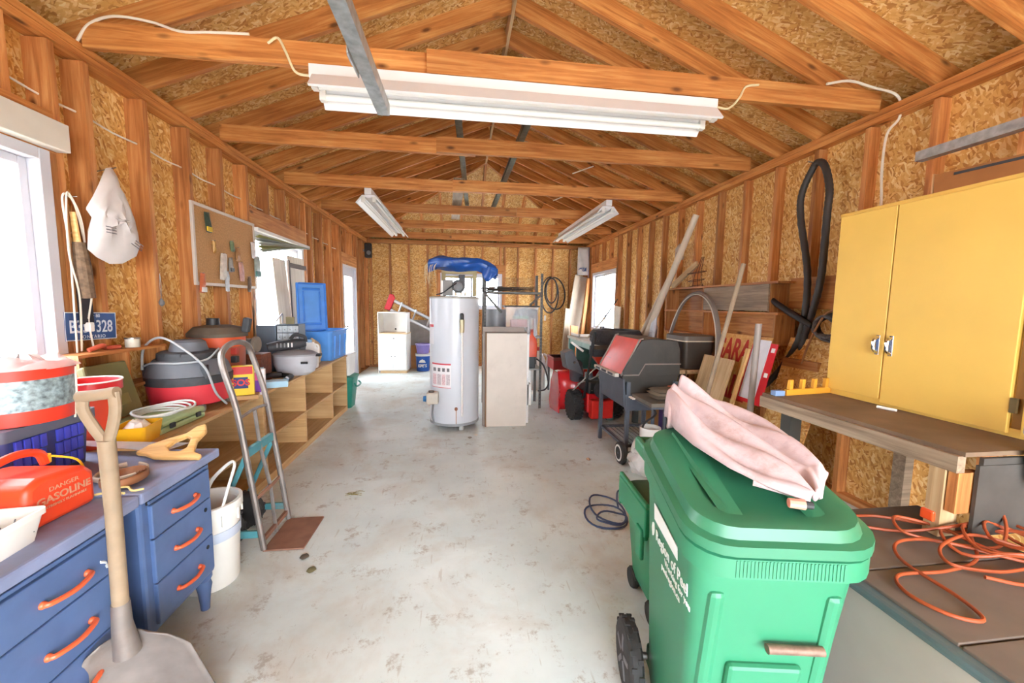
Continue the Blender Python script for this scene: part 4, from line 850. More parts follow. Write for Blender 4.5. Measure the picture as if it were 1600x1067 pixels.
T = thing('cork_board', 'framed cork board pinned with tool packets beside the middle window', 'cork board', (XL+0.004, 3.765, 1.552))
MB().box(0, 0.012, -0.44, 0.44, 0.015, 0.615).build('cork', mat('cork', '#b58a5c', 0.85, var=0.18, scale=80, bump=0.3), T, smooth=0)
FR = mat('corkboard_frame', '#c9bfb4', 0.5, var=0.05)
for a in ((-0.455, -0.43, 0, 0.63), (0.43, 0.455, 0, 0.63), (-0.43, 0.43, 0, 0.025), (-0.43, 0.43, 0.605, 0.63)): MB().box(0, 0.02, a[0], a[1], a[2], a[3]).build('frame', FR, T, smooth=0, bevel=0.003)
pk = [('dark green carded tool packet at the upper left of the cork board', 3.48, 2.05, 0.075, 0.15, '#3c4a3e', '#d9b62c'), ('old brass key pinned below the green packet', 3.54, 1.87, 0.025, 0.10, '#b98f4a', None),
      ('clear hardware packet hung slanting in the middle of the cork board', 3.66, 1.72, 0.10, 0.22, '#c9bfb2', None), ('little green card pinned above the middle packets', 3.80, 1.91, 0.05, 0.09, '#6d7f5e', None),
      ('silver hinge packet hanging in a black clip', 3.77, 1.745, 0.06, 0.12, '#8e8a86', '#3a3a3a'), ('brown card packet beside the little green card', 3.885, 1.85, 0.06, 0.12, '#a5774c', None),
      ('bag of pink screws on the lower right of the cork board', 3.93, 1.70, 0.075, 0.17, '#b88d84', None), ('chrome tool hanging over the lower frame of the cork board', 3.70, 1.60, 0.06, 0.17, '#bcc0c6', None),
      ('orange and white packet at the lower left corner', 3.37, 1.57, 0.07, 0.15, '#c26a45', '#d9d2cb'), ('white sachet at the right edge of the cork board', 4.16, 1.92, 0.08, 0.15, '#cfc9c6', None),
      ('bulky grey and teal packet over the window edge', 4.22, 1.77, 0.11, 0.20, '#8d9a94', '#2f6a63'), ('dark keys hanging at the lower right corner of the cork board', 4.06, 1.59, 0.05, 0.14, '#6e5a4c', None)]
for i, (lb, y, z, w, h, c, c2) in enumerate(pk):
    T = thing('hung_packet', lb, 'packet', (XL+0.026, y, z-h/2), 0, 'packets pinned to the cork board')
    o = MB(); pillow(o, [(-w/2, 0.0), (0, -0.004), (w/2, 0.0), (w/2, h*0.5), (w/2*0.9, h), (0, h*1.02), (-w/2*0.9, h), (-w/2, h*0.5)], lambda a, b, d: (d+0.006, a+0.12*(b-h/2)*((i % 3)-1), b), 0.013, 3, 0.4, i)
    o.build('packet', mat('packet'+c[1:], c, 0.4, var=0.25, scale=25), T, smooth=40)
    if c2: MB().box(0.012, 0.021, -w*0.42, w*0.42, 0.005, h*0.28).build('label_card', mat('packet'+c2[1:], c2, 0.5), T, smooth=0, bevel=0.002)
    MB().cyl((-0.02, 0, h*1.0), (0.022, 0, h*1.01), 0.0025, n=6).build('pin', STEEL, T)
T = thing('window_blind', 'half collapsed pale roller blind sagging from the middle window head', 'blind', (XL+0.01, 4.87, 2.14))
MB().box(0.005, 0.05, -0.66, 0.68, -0.02, 0.012).build('head_rail', WPLAST, T, smooth=0, bevel=0.004)
BLM = [mat('blind_olive', '#9a975c', 0.6), mat('blind_grey', '#8d9288', 0.6), mat('blind_pale', '#b9bcaf', 0.6)]
for i in range(5):
    def bl(u, v, i=i):
        sag = (1-u)**1.3*(0.03+0.037*i)
        return (0.03+0.02*math.sin(v*PI*2+i)+0.006*i, -0.64+1.28*u, -0.02-sag-0.035*v*(1-0.6*u))
    MB().grid(bl, 16, 4).build('fold', BLM[i % 3], T, solid=0.002, smooth=60)
# cable stapled through the left studs
pts = []
for i in range(0, 15): pts += [(XL-0.05, 1.75+SP*i, 2.47-0.012*i+0.0*i), (XL-0.055, 1.75+SP*(i+0.5), 2.455-0.012*i)]
o = MB().tube(smooth_path(pts, 3), 0.006, 6).build('wall_cable', CABLE_W); tag(o, 'white electrical cable threaded through the left wall studs', 'cable')
T = thing('tie_cable', 'white cable sagging across the front tie beam to the left wall', 'cable', (XL+0.1, 2.5, 2.9))
MB().tube(smooth_path([(-0.11, 0.02, -0.10), (-0.05, 0.03, 0.0), (0.08, 0.02, 0.045), (0.25, 0.03, 0.04), (0.4, 0.02, -0.0), (0.55, 0.02, 0.01), (0.75, 0.02, 0.02)], 6), 0.007, 7).build('cable', CABLE_W, T)
T = thing('corner_speaker', 'black loudspeaker mounted high in the far left corner', 'speaker', (XL+0.08, 8.78, 2.37))
MB().box(-0.07, 0.07, -0.06, 0.06, 0, 0.3).build('cabinet', BLACK, T, smooth=0, bevel=0.02); MB().cyl((0.02, -0.06, 0.1), (0.02, -0.066, 0.1), 0.045, n=20).build('cone', GREYP, T); MB().box(-0.1, -0.06, -0.02, 0.02, 0.13, 0.17).build('bracket', STEEL, T, smooth=0)
# ================================================================= middle and back
# ---- water heater
T = thing('water_heater', 'tall white water heater tank standing in the middle of the floor', 'water heater', (-0.075, 4.62, 0))
HE = mat('heater_enamel', '#c4c7cd', 0.3, var=0.02, scale=3); R = 0.283
MB().lathe([(R-0.004, 0.085), (R, 0.09), (R, 1.495), (R-0.012, 1.50)], n=64).build('tank', HE, T)
MB().lathe([(R+0.002, 0.06), (R+0.004, 0.062), (R+0.004, 0.09), (R-0.01, 0.09)], n=64).build('base_ring', mat('grey_ring', '#8b8d8f', 0.5), T)
MB().lathe([(R+0.003, 1.488), (R+0.003, 1.505), (R-0.03, 1.515), (0.0, 1.52)], n=64, cap=False).build('top_cap', mat('dusty_heater_top', '#a5a29c', 0.6), T)
for a in (-1.2, 0.9, 3.0): MB().lathe([(0.028, 0), (0.03, 0.06)], (0.22*math.cos(a), 0.22*math.sin(a), 0), 14).build('foot', mat('foot_grey', '#b3b3b0', 0.5), T)
def cyl_patch(T, name, a0, a1, z0_, z1_, m, off=0.0012, n=10, par=None):
    return MB().grid(lambda u, v: ((R+off)*math.cos(a0+(a1-a0)*u), (R+off)*math.sin(a0+(a1-a0)*u), z0_+(z1_-z0_)*v), n, 1).build(name, m, par or T, smooth=60)
def ang(x): return -PI/2 + math.asin(max(-1, min(1, x/R)))
LBL = mat('label_paper', '#dcd9da', 0.5, var=0.02); LR = mat('label_red', '#c2414b', 0.5); LG = mat('label_grey', '#9a9294', 0.6)
lb = cyl_patch(T, 'warning_label', ang(-0.245), ang(-0.035), 0.50, 0.77, LBL)
cyl_patch(T, 'label_band', ang(-0.245), ang(-0.035), 0.755, 0.772, LR, 0.002, par=lb); cyl_patch(T, 'label_band', ang(-0.245), ang(-0.035), 0.497, 0.503, LR, 0.002, par=lb)
for i in range(4):
    x0 = -0.235+i*0.05; cyl_patch(T, 'label_text', ang(x0), ang(x0+0.04), 0.53, 0.65, mat('label_print%d' % (i % 2), '#b9adb0' if i % 2 else '#cfb0b3', 0.6, var=0.35, scale=120), 0.002, 4, lb)
    cyl_patch(T, 'label_mark', ang(x0+0.005), ang(x0+0.035), 0.68, 0.72, mat('label_mark', '#6f6a6c', 0.6, var=0.5, scale=60), 0.002, 4, lb)
l2 = cyl_patch(T, 'rating_label', ang(-0.275), ang(-0.225), 0.98, 1.22, LBL); cyl_patch(T, 'label_band', ang(-0.275), ang(-0.225), 1.17, 1.20, LR, 0.002, 4, l2)
cyl_patch(T, 'access_panel', ang(-0.22), ang(-0.10), 0.105, 0.185, HE, 0.004)
MB().tube([(0.087, -R-0.012, 0.18), (0.087, -R-0.012, 1.12)], 0.012, 12).build('relief_pipe', WPLAST, T)
rv = MB().tube([(0.087, -R-0.016, 1.12), (0.087, -R-0.016, 1.26)], [0.024, 0.028], 14).build('relief_valve', mat('brass_grey', '#b9ad8c', 0.4, 0.4), T)
MB().tube(smooth_path([(0.087, -R+0.02, 1.30), (0.087, -R-0.02, 1.31), (0.087, -R-0.018, 1.25)], 4), 0.02, 12).build('elbow', BLACK, rv)
MB().tube([(0.11, -R-0.005, 1.15), (0.07, -R-0.03, 1.12)], 0.006, 6).build('yellow_tag', mat('yellow_tag', '#d8c95a', 0.5), rv)
dv = MB().cyl((0.022, -R+0.01, 0.265), (0.022, -R-0.02, 0.265), 0.018, n=14).build('drain_valve', mat('rusty_brass', '#7d4b32', 0.6), T)
MB().grid(lambda u, v: ((R+0.001)*math.cos(ang(0.018+0.01*u)), (R+0.001)*math.sin(ang(0.018+0.01*u)), 0.09+0.16*v), 1, 3).build('rust_streak', mat('rust_drip', '#9c7a66', 0.8, var=0.3), T)
gv = MB().box(-0.30, -0.17, -0.33, -0.215, 0.33, 0.455).build('gas_valve', mat('valve_beige', '#b5ada0', 0.5, var=0.1), T, smooth=0, bevel=0.012)
MB().cyl((-0.30, -0.28, 0.385), (-0.335, -0.28, 0.385), 0.035, 0.03, 16).build('knob', mat('blue_knob', '#2f6c9c', 0.4), gv); MB().cyl((-0.25, -0.28, 0.455), (-0.25, -0.28, 0.475), 0.03, n=14).build('red_cap', mat('dark_cap', '#5d5450', 0.5), gv)
MB().tube(smooth_path([(-0.23, -0.27, 0.33), (-0.24, -0.26, 0.2), (-0.225, -0.24, 0.1)], 4), 0.01, 8).build('gas_pipe', GREYP, gv)
# ---- wooden frame and blower on top
T = thing('crate_frame', 'pale wooden frame standing on the water heater under the tarp', 'frame', (-0.02, 4.72, 1.52)); _world_loc[T.name] = Matrix.Translation(T.location)
WF = wood('olive_frame_wood', '#8f8258', '#a89a6c', '#bdb085', knots=False, rnd=0.05)
for x in (-0.20, 0.16): board('post', (x, 4.72, 1.52), (x, 4.72, 1.79), 0.05, 0.045, WF, T, up=(0, 1, 0))
board('top_rail', (-0.225, 4.72, 1.805), (0.185, 4.72, 1.805), 0.05, 0.05, WF, T); board('rail', (-0.18, 4.72, 1.745), (0.14, 4.72, 1.745), 0.025, 0.03, WF, T)
T = thing('vent_blower', 'black vent blower motor with cord on top of the water heater', 'blower', (-0.0, 4.55, 1.52))
MB().box(-0.025, 0.045, -0.03, 0.03, 0.08, 0.24).build('stack', VDARK, T, smooth=0, bevel=0.008)
MB().cyl((-0.03, -0.07, 0.105), (-0.03, 0.02, 0.105), 0.075, 0.07, 20).build('motor', BLACK, T); MB().lathe([(0.05, -0.072), (0.02, -0.09), (0.0, -0.09)], (0, 0, 0), 16, cap=False, M=Matrix.Translation((-0.03, -0.005, 0.105)) @ Matrix.Rotation(PI/2, 4, 'X') @ Matrix.Diagonal((1, 1, -1, 1))).build('motor_cap', GREYP, T)
MB().box(-0.20, -0.09, -0.03, 0.03, 0.0, 0.18).build('control_box', mat('grey_box', '#7a7672', 0.5), T, smooth=0, bevel=0.006); MB().box(-0.225, -0.20, -0.02, 0.02, 0.0, 0.17).build('white_strip', WPLAST, T, smooth=0, bevel=0.003)
for x in (-0.06, 0.0, 0.05): MB().cyl((x, -0.02, 0), (x, -0.02, 0.05), 0.012, n=10).build('pipe_stub', mat('copper_white', '#c9b8a0', 0.4, 0.3), T)
MB().tube(smooth_path([(-0.05, -0.08, 0.14), (-0.12, -0.12, 0.09), (-0.2, -0.13, 0.03), (-0.27, -0.12, 0.01)], 6), 0.007, 8).build('cord', BLACK, T)
TARP = mat('blue_tarp', '#22509c', 0.4, var=0.25, scale=7)
T = thing('blue_tarp', 'rolled blue tarpaulin resting on the wooden frame above the water heater', 'tarp', (0.0, 4.66, 1.832))
def tarpf(u, v):
    x = -0.37+0.78*u; a = v*2*PI; k = 0.95+0.10*math.sin(5*a+6*u)+0.07*math.sin(17*u+3*a)+0.06*math.sin(11*a-13*u)
    sag = -0.015-0.10*max(0, u-0.72)/0.28-0.035*max(0, 0.14-u)/0.14
    return (x, 0.10*k*math.cos(a), 0.075+sag+0.078*k*math.sin(a)+0.006*math.sin(3*u*PI))
tb = MB(); tb.rings([[tarpf(i/24, j/20) for j in range(20)] for i in range(25)]); tb.build('roll', TARP, T, smooth=50)
MB().rings([[(-0.37+0.0, 0.0, 0.03)]*3]*2, cap=False) if False else None
MB().grid(lambda u, v: (0.24+0.18*u, -0.09+0.02*math.sin(9*u+4*v), 0.06-0.17*v*(0.8+0.3*math.sin(5*u))-0.05*u), 8, 6).build('loose_flap', TARP, T, solid=0.004, smooth=60)
rp = MB(); rn = random.Random(8)
for i in range(12):
    x = -0.36+rn.random()*0.12; rp.tube(smooth_path([(x, -0.07, 0.08), (x-0.03-rn.random()*0.04, -0.09, 0.0), (x-0.02-rn.random()*0.05, -0.08, -0.08-rn.random()*0.15)], 4), 0.0025, 5)
rp.build('frayed_rope', mat('pale_rope', '#cdb892', 0.8), T)
# ---- perforated steel shelving behind
T = thing('steel_shelf_unit', 'dark perforated steel shelf unit behind the water heater', 'shelf unit', (0.70, 5.45, 0))
ANG = mat('dark_angle_iron', '#57534f', 0.5, 0.5, var=0.2)
for x in (-0.40, 0.40):
    for y in (-0.2, 0.2):
        s = -1 if x > 0 else 1; q = -1 if y > 0 else 1
        p = MB().box(x, x+s*0.035, y, y+q*0.003, 0, 1.85).box(x, x+s*0.003, y, y+q*0.035, 0, 1.85).build('upright', ANG, T, smooth=0)
        if y < 0:
            hb = MB()
            for i in range(40): hb.box(x+s*0.013, x+s*0.023, y-0.001, y, 0.05+i*0.045, 0.07+i*0.045)
            hb.build('slot_row', DARK, p, smooth=0)['kind'] = 'stuff'
for z in (0.56, 1.0, 1.60): MB().box(-0.40, 0.40, -0.2, 0.2, z-0.025, z).build('shelf', ANG if z > 1.5 else mat('grey_shelf', '#8e8c88', 0.5, 0.3), T, smooth=0, bevel=0.003)
for x0, x1 in ((-0.39, -0.16), (0.39, 0.22)): MB().tube([(x0, -0.2, 1.58), (x1, -0.2, 1.32) if x0 < 0 else (x1, -0.2, 1.42)], 0.014, 6, flat=0.4).build('brace', ANG, T)
mesh = MB(); rn = random.Random(4)
for i in range(60):
    x = rn.uniform(-0.3, 0.25); y = rn.uniform(-0.15, 0.15); z = 1.605+rn.random()*0.05; a = rn.uniform(-0.25, 0.25); mesh.cyl((x-0.2*math.cos(a)*0.5, y, z), (x+0.2*math.cos(a), y+0.2*math.sin(a), z+rn.random()*0.03), 0.003, n=5)
T2 = thing('wire_bundle', 'bundle of thin dark rods lying on top of the steel shelf unit', 'rods', (0.62, 5.45, 0)); o = mesh.build('rods', mat('dark_rods', '#4f463f', 0.7), T2); o['kind'] = 'stuff'
T = thing('garden_netting', 'roll of fine brown netting standing on the steel shelf unit', 'netting', (0.88, 5.58, 1.602))
gn = MB()
for i in range(14): gn.cyl((-0.28, 0, 0.02+i*0.014), (0.14, 0, 0.02+i*0.014), 0.0012, n=4)
for i in range(22): gn.cyl((-0.28+i*0.02, 0, 0.005), (-0.28+i*0.02, 0, 0.215), 0.0012, n=4)
gn.build('mesh', mat('netting_brown', '#5e4a3a', 0.8), T)['kind'] = 'stuff'
o = MB().cyl((0, 0, 0), (0, 0, 0.36), 0.14, n=24).build('grey_pipe_section', mat('grey_sheet', '#85878b', 0.5, 0.2), M=Matrix.Translation((0.48, 5.42, 1.002))); tag(o, 'round grey duct section on the steel shelf beside the heater', 'duct')
o = MB(); ring = RB(0.3, 0.25, 0, 0.02); o.rings([ring(0.22, 0.2, 0), ring(0.22, 0.2, 0.2), ring(0.03, 0.1, 0.24)]).build('grey_tub', mat('grey_sheet2', '#8a8683', 0.6), T) if False else None
T = thing('clear_bin', 'clear plastic bin of books and red packages on the steel shelf', 'bin', (0.82, 5.40, 1.002))
CLR = film('clear_bin_film', '#e3e4e6', 0.22, 0.2)
tb = MB(); tub(tb, 0.44, 0.28, 0.40, 0.02, 1.04, 0.003); tb.build('shell', CLR, T)
MB().tube([(-0.235, -0.15, 0.405), (0.235, -0.15, 0.405), (0.235, 0.15, 0.405), (-0.235, 0.15, 0.405)], 0.01, 6, closed=True).build('rim', VDARK, T)
MB().box(-0.14, 0.08, -0.1, 0.05, 0.12, 0.22).build('red_package', mat('pink_red_card', '#b9645c', 0.5, var=0.2), T, smooth=0); MB().box(-0.17, 0.06, -0.1, 0.08, 0.01, 0.118).build('blue_package', mat('slate_card', '#66727f', 0.5, var=0.3, scale=30), T, smooth=0)
for i in range(5): MB().box(0.09+i*0.022, 0.108+i*0.022, -0.09, 0.06, 0.01, 0.22+0.01*(i % 3)).build('book', mat('book%d' % i, ('#d3d0ca', '#5f6b78', '#c9bba6', '#8e4f48', '#b9c2c9')[i], 0.6), T, smooth=0)
o = MB(); pillow(o, [(-0.14, 0), (0.18, 0), (0.2, 0.12), (0.06, 0.16), (-0.1, 0.13)], lambda a, b, d: (a+0.03, d-0.02, b+0.235), 0.06, 4, 0.2, 3); o.build('dark_bag', mat('slate_bag', '#515a66', 0.5, var=0.2), T, smooth=50)
MB().box(-0.12, 0.1, -0.085, -0.06, 0.235, 0.275).build('green_band', mat('green_band', '#5c8068', 0.5), T, smooth=0, bevel=0.006)
T = thing('orange_bottle', 'orange plastic oil bottle on the lower steel shelf', 'bottle', (0.96, 5.28, 0.562))
bo_ = MB(); ring = RB(0.1, 0.07, 0, 0.02); bo_.rings([ring(0.14, 0.1, 0.16), ring(0.15, 0.1, 0.30), ring(0.13, 0.09, 0.40), ring(0.05, 0.05, 0.46), ring(0.045, 0.045, 0.50)]).build('body', mat('orange_bottle', '#d6491f', 0.4), T); MB().box(-0.05, 0.05, -0.03, 0.03, 0, 0.165).build('dark_base', BLACK, T, smooth=0, bevel=0.01)
MB().cyl((0, 0, 0.50), (0, 0, 0.535), 0.025, n=14).build('cap', mat('red_cap2', '#a82a20', 0.4), T)
T = thing('white_jug', 'white plastic jug with red cap on the floor beyond the steel shelf unit', 'jug', (1.28, 6.5, 0.0))
jb = MB(); ring = RB(0.2, 0.2, 0, 0.05); jb.rings([ring(0.24, 0.22, 0), ring(0.26, 0.24, 0.03), ring(0.26, 0.24, 0.5), ring(0.16, 0.16, 0.62), ring(0.1, 0.1, 0.66)]).build('body', WPLAST, T); MB().cyl((0, 0, 0.66), (0, 0, 0.72), 0.05, n=16).build('cap', mat('red_cap3', '#a8342a', 0.5), T); MB().tube(smooth_path([(0.11, 0, 0.6), (0.18, 0, 0.55), (0.16, 0, 0.4), (0.12, 0, 0.38)], 4), 0.02, 8).build('handle', WPLAST, T)
o = MB().tube(smooth_path([(1.02, 5.2, 0.70), (1.10, 5.12, 0.62), (1.16, 5.08, 0.40), (1.12, 5.10, 0.30), (1.05, 5.2, 0.26)], 6), 0.011, 8).build('black_hose', BLACK); tag(o, 'black rubber hose looping out of the steel shelf unit', 'hose')
# ---- panels leaning by the heater
T = thing('laminate_sheet', 'scuffed white laminate panel standing beside the water heater', 'panel', (0.54, 4.49, 0))
MB().box(-0.245, 0.225, 0.0, 0.035, 0.0, 1.10).build('sheet', mat('scuffed_laminate', '#c8bdb1', 0.5, var=0.05, scale=5, dirt=0.4, dirtcol='#9d9388'), T, smooth=0, bevel=0.002); MB().box(-0.262, -0.2455, 0.0, 0.036, 0.0, 1.115).build('edge_strip', mat('brown_edge', '#7b5a3c', 0.6), T, smooth=0)
MB().box(-0.26, 0.225, 0.0, 0.036, 1.1005, 1.115).build('edge_strip', mat('dark_edge', '#5a4a3e', 0.6), T, smooth=0)
o = MB().box(-0.29, 0.2, 0.045, 0.08, 0, 1.17).build('particle_sheet', mat('grey_brown_panel', '#8d8078', 0.6, var=0.08), M=Matrix.Translation((0.54, 4.50, 0)), smooth=0, bevel=0.002); tag(o, 'taller grey brown panel just behind the white laminate panel', 'panel')
o = MB().box(0.0, 0.05, 0, 0.14, 0, 0.26).build('white_socket_box', WPLAST, M=Matrix.Translation((0.785, 4.62, 0.24)), smooth=0, bevel=0.004); 
T2 = thing('step_rail', 'narrow white side rail standing behind the laminate panel', 'rail', (0.79, 4.60, 0)); o.parent = T2; o.location = (0, 0, 0.22); o.name = 'bracket'; MB().box(-0.01, 0.02, 0, 0.03, 0, 1.08).build('rail', WPLAST, T2, smooth=0)
# ---- white microwave cabinet in the back
T = thing('microwave_cabinet', 'white microwave cabinet with two doors by the back wall', 'cabinet', (-1.37, 8.12, 0), -0.06)
LAM = mat('white_laminate', '#e4e2de', 0.4, var=0.03); OAK = mat('oak_trim', '#c9ab84', 0.5)
MB().box(-0.27, 0.29, 0.0, 0.42, 0.06, 0.80).build('body', LAM, T, smooth=0, bevel=0.003); MB().box(-0.255, 0.275, 0.03, 0.4, 0.0, 0.06).build('plinth', OAK, T, smooth=0)
for nm, a in (('side_panel', (-0.285, -0.27, 0.0, 0.42, 0.0, 1.24)), ('side_panel', (0.26, 0.275, 0.06, 0.42, 0.80, 1.24)), ('top_panel', (-0.285, 0.275, 0.06, 0.42, 1.22, 1.24)), ('back_panel', (-0.27, 0.26, 0.40, 0.42, 0.80, 1.22)), ('counter', (-0.27, 0.295, -0.01, 0.42, 0.80, 0.82))): MB().box(*a).build(nm, OAK if nm == 'counter' else LAM, T, smooth=0, bevel=0.002)
d = MB().box(-0.25, 0.275, -0.016, 0.0, 0.65, 0.785).build('drawer', LAM, T, smooth=0, bevel=0.004); MB().sphere((0.03, -0.028, 0.715), 0.014, 8).build('knob', STEEL, d)
for x0, x1, kx in ((-0.25, 0.01, -0.02), (0.015, 0.275, 0.05)):
    d = MB().box(x0, x1, -0.016, 0.0, 0.075, 0.64).build('door', LAM, T, smooth=0, bevel=0.004); MB().sphere((kx, -0.028, 0.35), 0.014, 8).build('knob', STEEL, d)
MB().cyl((-0.02, 0.398, 0.88), (-0.02, 0.40, 0.88), 0.018, n=12).build('cable_hole', DARK, T)
# ---- ladder, grey panel, paint pails
T = thing('step_ladder', 'aluminium ladder with red end cap lying slanted behind the water heater', 'ladder', (-0.9, 8.62, 0.0))
ALU = mat('aluminium', '#b9bcbf', 0.35, 0.7, var=0.06)
for dz in (0.0, 0.26):
    MB().tube([(-0.62, -0.06, 1.30+dz*0.9), (1.25, -0.06, 0.35+dz*0.9)], 0.034, 8, flat=0.5).build('rail', ALU, T)
for i in range(6):
    x = -0.42+0.29*i; z = 1.30-(x+0.62)*0.508; MB().tube([(x, -0.06, z), (x+0.09, -0.06, z+0.24)], 0.018, 8).build('rung', ALU, T)
MB().prism([(-0.70, 1.30), (-0.58, 1.26), (-0.47, 1.52), (-0.50, 1.60), (-0.58, 1.62)], 'xz', -0.10, -0.02).build('end_cap', mat('red_ladder_cap', '#c32230', 0.4), T, smooth=0, bevel=0.015)
o = MB().box(-0.24, 0.24, 0, 0.03, 0, 0.56).build('weathered_sheet', mat('weathered_grey_sheet', '#8e8a86', 0.7, var=0.15), M=Matrix.Translation((-0.88, 8.85, 0.5)) @ Matrix.Rotation(-0.06, 4, 'X'), smooth=0); tag(o, 'weathered grey sheet leaning above a carton at the back wall', 'sheet')
o = MB().box(-0.24, 0.24, -0.13, 0.12, 0, 0.5).build('brown_carton', mat('brown_card', '#a9784a', 0.8, var=0.1), M=Matrix.Translation((-0.88, 8.86, 0)), smooth=0, bevel=0.003); tag(o, 'brown carton on the floor under the weathered grey sheet', 'carton')
T = thing('blue_pail', 'blue paint pail with white lettering on the floor behind the heater', 'pail', (-0.80, 8.45, 0))
MB().lathe([(0.13, 0), (0.15, 0.33), (0.145, 0.33)], n=28).build('body', mat('royal_blue_pail', '#1f56a8', 0.4), T); MB().lathe([(0.152, 0.32), (0.156, 0.33), (0.156, 0.37), (0.14, 0.37)], n=28).build('lid', WPLAST, T)
for i, ch in enumerate("LOWE'S"): a = -PI/2-0.52+i*0.21; text('lettering', ch, 0.085, frame((0.146*math.cos(a), 0.146*math.sin(a), 0.12), (-math.sin(a), math.cos(a), 0), (0, 0, 1)), WPLAST, T, bold=0.002)
MB().prism([(-0.07, 0.19), (0.07, 0.19), (0.05, 0.235), (0.0, 0.26), (-0.05, 0.235)], 'xz', -0.149, -0.143).build('gable_emblem', WPLAST, T, smooth=0)
T = thing('purple_pail', 'open purple pail stacked on the blue paint pail', 'pail', (-0.80, 8.45, 0.37))
MB().lathe([(0.12, 0), (0.15, 0.2), (0.145, 0.2), (0.117, 0.006)], n=28).build('body', mat('violet_pail', '#8c7fc4', 0.4), T); MB().lathe([(0.151, 0.18), (0.158, 0.185), (0.158, 0.21), (0.146, 0.21)], n=28, cap=False).build('rim', mat('violet_rim', '#a79ccf', 0.4), T)
# ---- hose coil on the back wall, sheets in the corner
T = thing('hose_coil', 'black hose coiled on a nail on the back wall', 'hose', (2.08, 8.93, 1.25))
hc = []
MB().tube([(0.0+0.20*math.cos(a/30*2*PI)-0.05, 0.0, 0.40+0.41*math.sin(a/30*2*PI)) for a in range(30)], 0.016, 8, closed=True).build('loop', BLACK, T)
MB().tube([(0.06+0.24*math.cos(a/30*2*PI), -0.03, 0.44+0.36*math.sin(a/30*2*PI)-0.05*math.cos(a/30*2*PI)) for a in range(30)], 0.016, 8, closed=True).build('loop', BLACK, T)
MB().tube([(-0.02+0.13*math.cos(a/30*2*PI), -0.05, 0.50+0.28*math.sin(a/30*2*PI)) for a in range(30)], 0.015, 8, closed=True).build('loop', BLACK, T)
MB().cyl((-0.02, 0.1, 0.80), (-0.02, -0.08, 0.80), 0.006, n=6).build('nail', STEEL, T)
o = MB().box(-0.02, 0.02, -0.01, 0.01, 0, 0.12).build('wall_switch', WPLAST, M=Matrix.Translation((1.94, 8.985, 1.06)), smooth=0, bevel=0.004); tag(o, 'small white switch plate under the black hose coil', 'switch')
def lean(name, label, p0, p1, w, t, m, cat='board', up=(0, 1, 0), grp=None):
    o = board(name, p0, p1, t, w, m, up=up, bevel=0.002); return tag(o, label, cat, grp)
DRY = mat('drywall_paper', '#b9aa98', 0.75, var=0.06)
lean('drywall_sheet', 'tall drywall offcut leaning in the far right corner', (2.36, 8.55, 0.0), (2.70, 8.72, 2.08), 0.34, 0.02, DRY, 'drywall', (-0.3, 1, 0))
lean('wood_plank', 'orange edged plank leaning beside the tall drywall offcut', (2.56, 8.36, 0.0), (2.80, 8.50, 2.02), 0.09, 0.04, W_STUD, 'plank', (-0.6, 1, 0))
lean('wood_plank', 'short brown plank leaning in front of the drywall offcut', (2.22, 8.30, 0.0), (2.34, 8.48, 1.35), 0.14, 0.03, W_OLD, 'plank', (-0.4, 1, 0))
lean('wood_plank', 'shortest orange plank at the foot of the drywall offcut', (2.40, 8.12, 0.0), (2.44, 8.3, 0.98), 0.2, 0.03, W_STUD, 'plank', (-0.4, 1, 0))
T = thing('house_wrap_sheet', 'white printed house wrap sheet hung in the far right corner', 'sheet', (2.72, 8.72, 2.10))
MB().grid(lambda u, v: (-0.12+0.24*u, -0.08*u+0.015*math.sin(9*u+5*v), 0.62*v), 8, 8).build('sheet', mat('wrap_white', '#c3bfbc', 0.5, var=0.1), T, solid=0.002, smooth=60)
for i in range(3): MB().tube(smooth_path([(-0.10+0.03*i, -0.035, 0.12+0.02*i), (-0.05+0.04*i, -0.055, 0.16), (0.0+0.03*i, -0.075, 0.09), (0.06, -0.09, 0.17)], 5), 0.006, 6).build('print', mat('blue_print', '#2d5590', 0.5), T)
MB().grid(lambda u, v: (0.12+0.03*math.sin(6*u), -0.10+0.02*u, -0.12+0.74*v), 2, 6).build('edge_strip', mat('violet_tape', '#9d97b8', 0.5), T, solid=0.002, smooth=60)
# ================================================================= lights and rails overhead
FIX = mat('fixture_white', '#e6e6e8', 0.35, var=0.02); TUBE = mat('fluorescent_tube', '#f2f2f0', 0.25, var=0.01)
def fixture(label, loc, rz, L, cap=True):
    """strip light along local x, centred; open reflector with two tubes"""
    T = thing('strip_light', label, 'light', loc, rz, 'fluorescent strip lights')
    MB().box(-L/2, L/2, -0.04, 0.04, 0.045, 0.12).build('channel', FIX, T, smooth=0, bevel=0.004)
    pr = [(-0.15, -0.045), (-0.135, -0.05), (-0.06, 0.03), (-0.02, 0.015), (0.02, 0.015), (0.06, 0.03), (0.135, -0.05), (0.15, -0.045), (0.075, 0.045), (-0.075, 0.045)]
    MB().prism(pr, 'yz', -L/2+0.03, L/2-0.03).build('reflector', FIX, T, smooth=0)
    for y in (-0.075, 0.075): MB().cyl((-L/2+0.06, y*0.85, -0.012), (L/2-0.06, y*0.85, -0.012), 0.019, n=14).build('tube', TUBE, T)
    for s in (-1, 1):
        for y in (-0.064, 0.064): MB().box(s*(L/2-0.045)-0.018, s*(L/2-0.045)+0.018, y-0.02, y+0.02, -0.035, 0.03).build('lamp_holder', WPLAST, T, smooth=0, bevel=0.003)
    return T
f1 = fixture('long white strip light under the front tie beam', (0.395, 2.52, 2.655), 0.0, 2.5)
f2 = fixture('white strip light hung lengthwise over the left half of the room', (-1.09, 6.2, 2.655), PI/2, 2.5)
f3 = fixture('white strip light hung lengthwise over the right half of the room', (1.87, 6.2, 2.655), PI/2, 2.5)
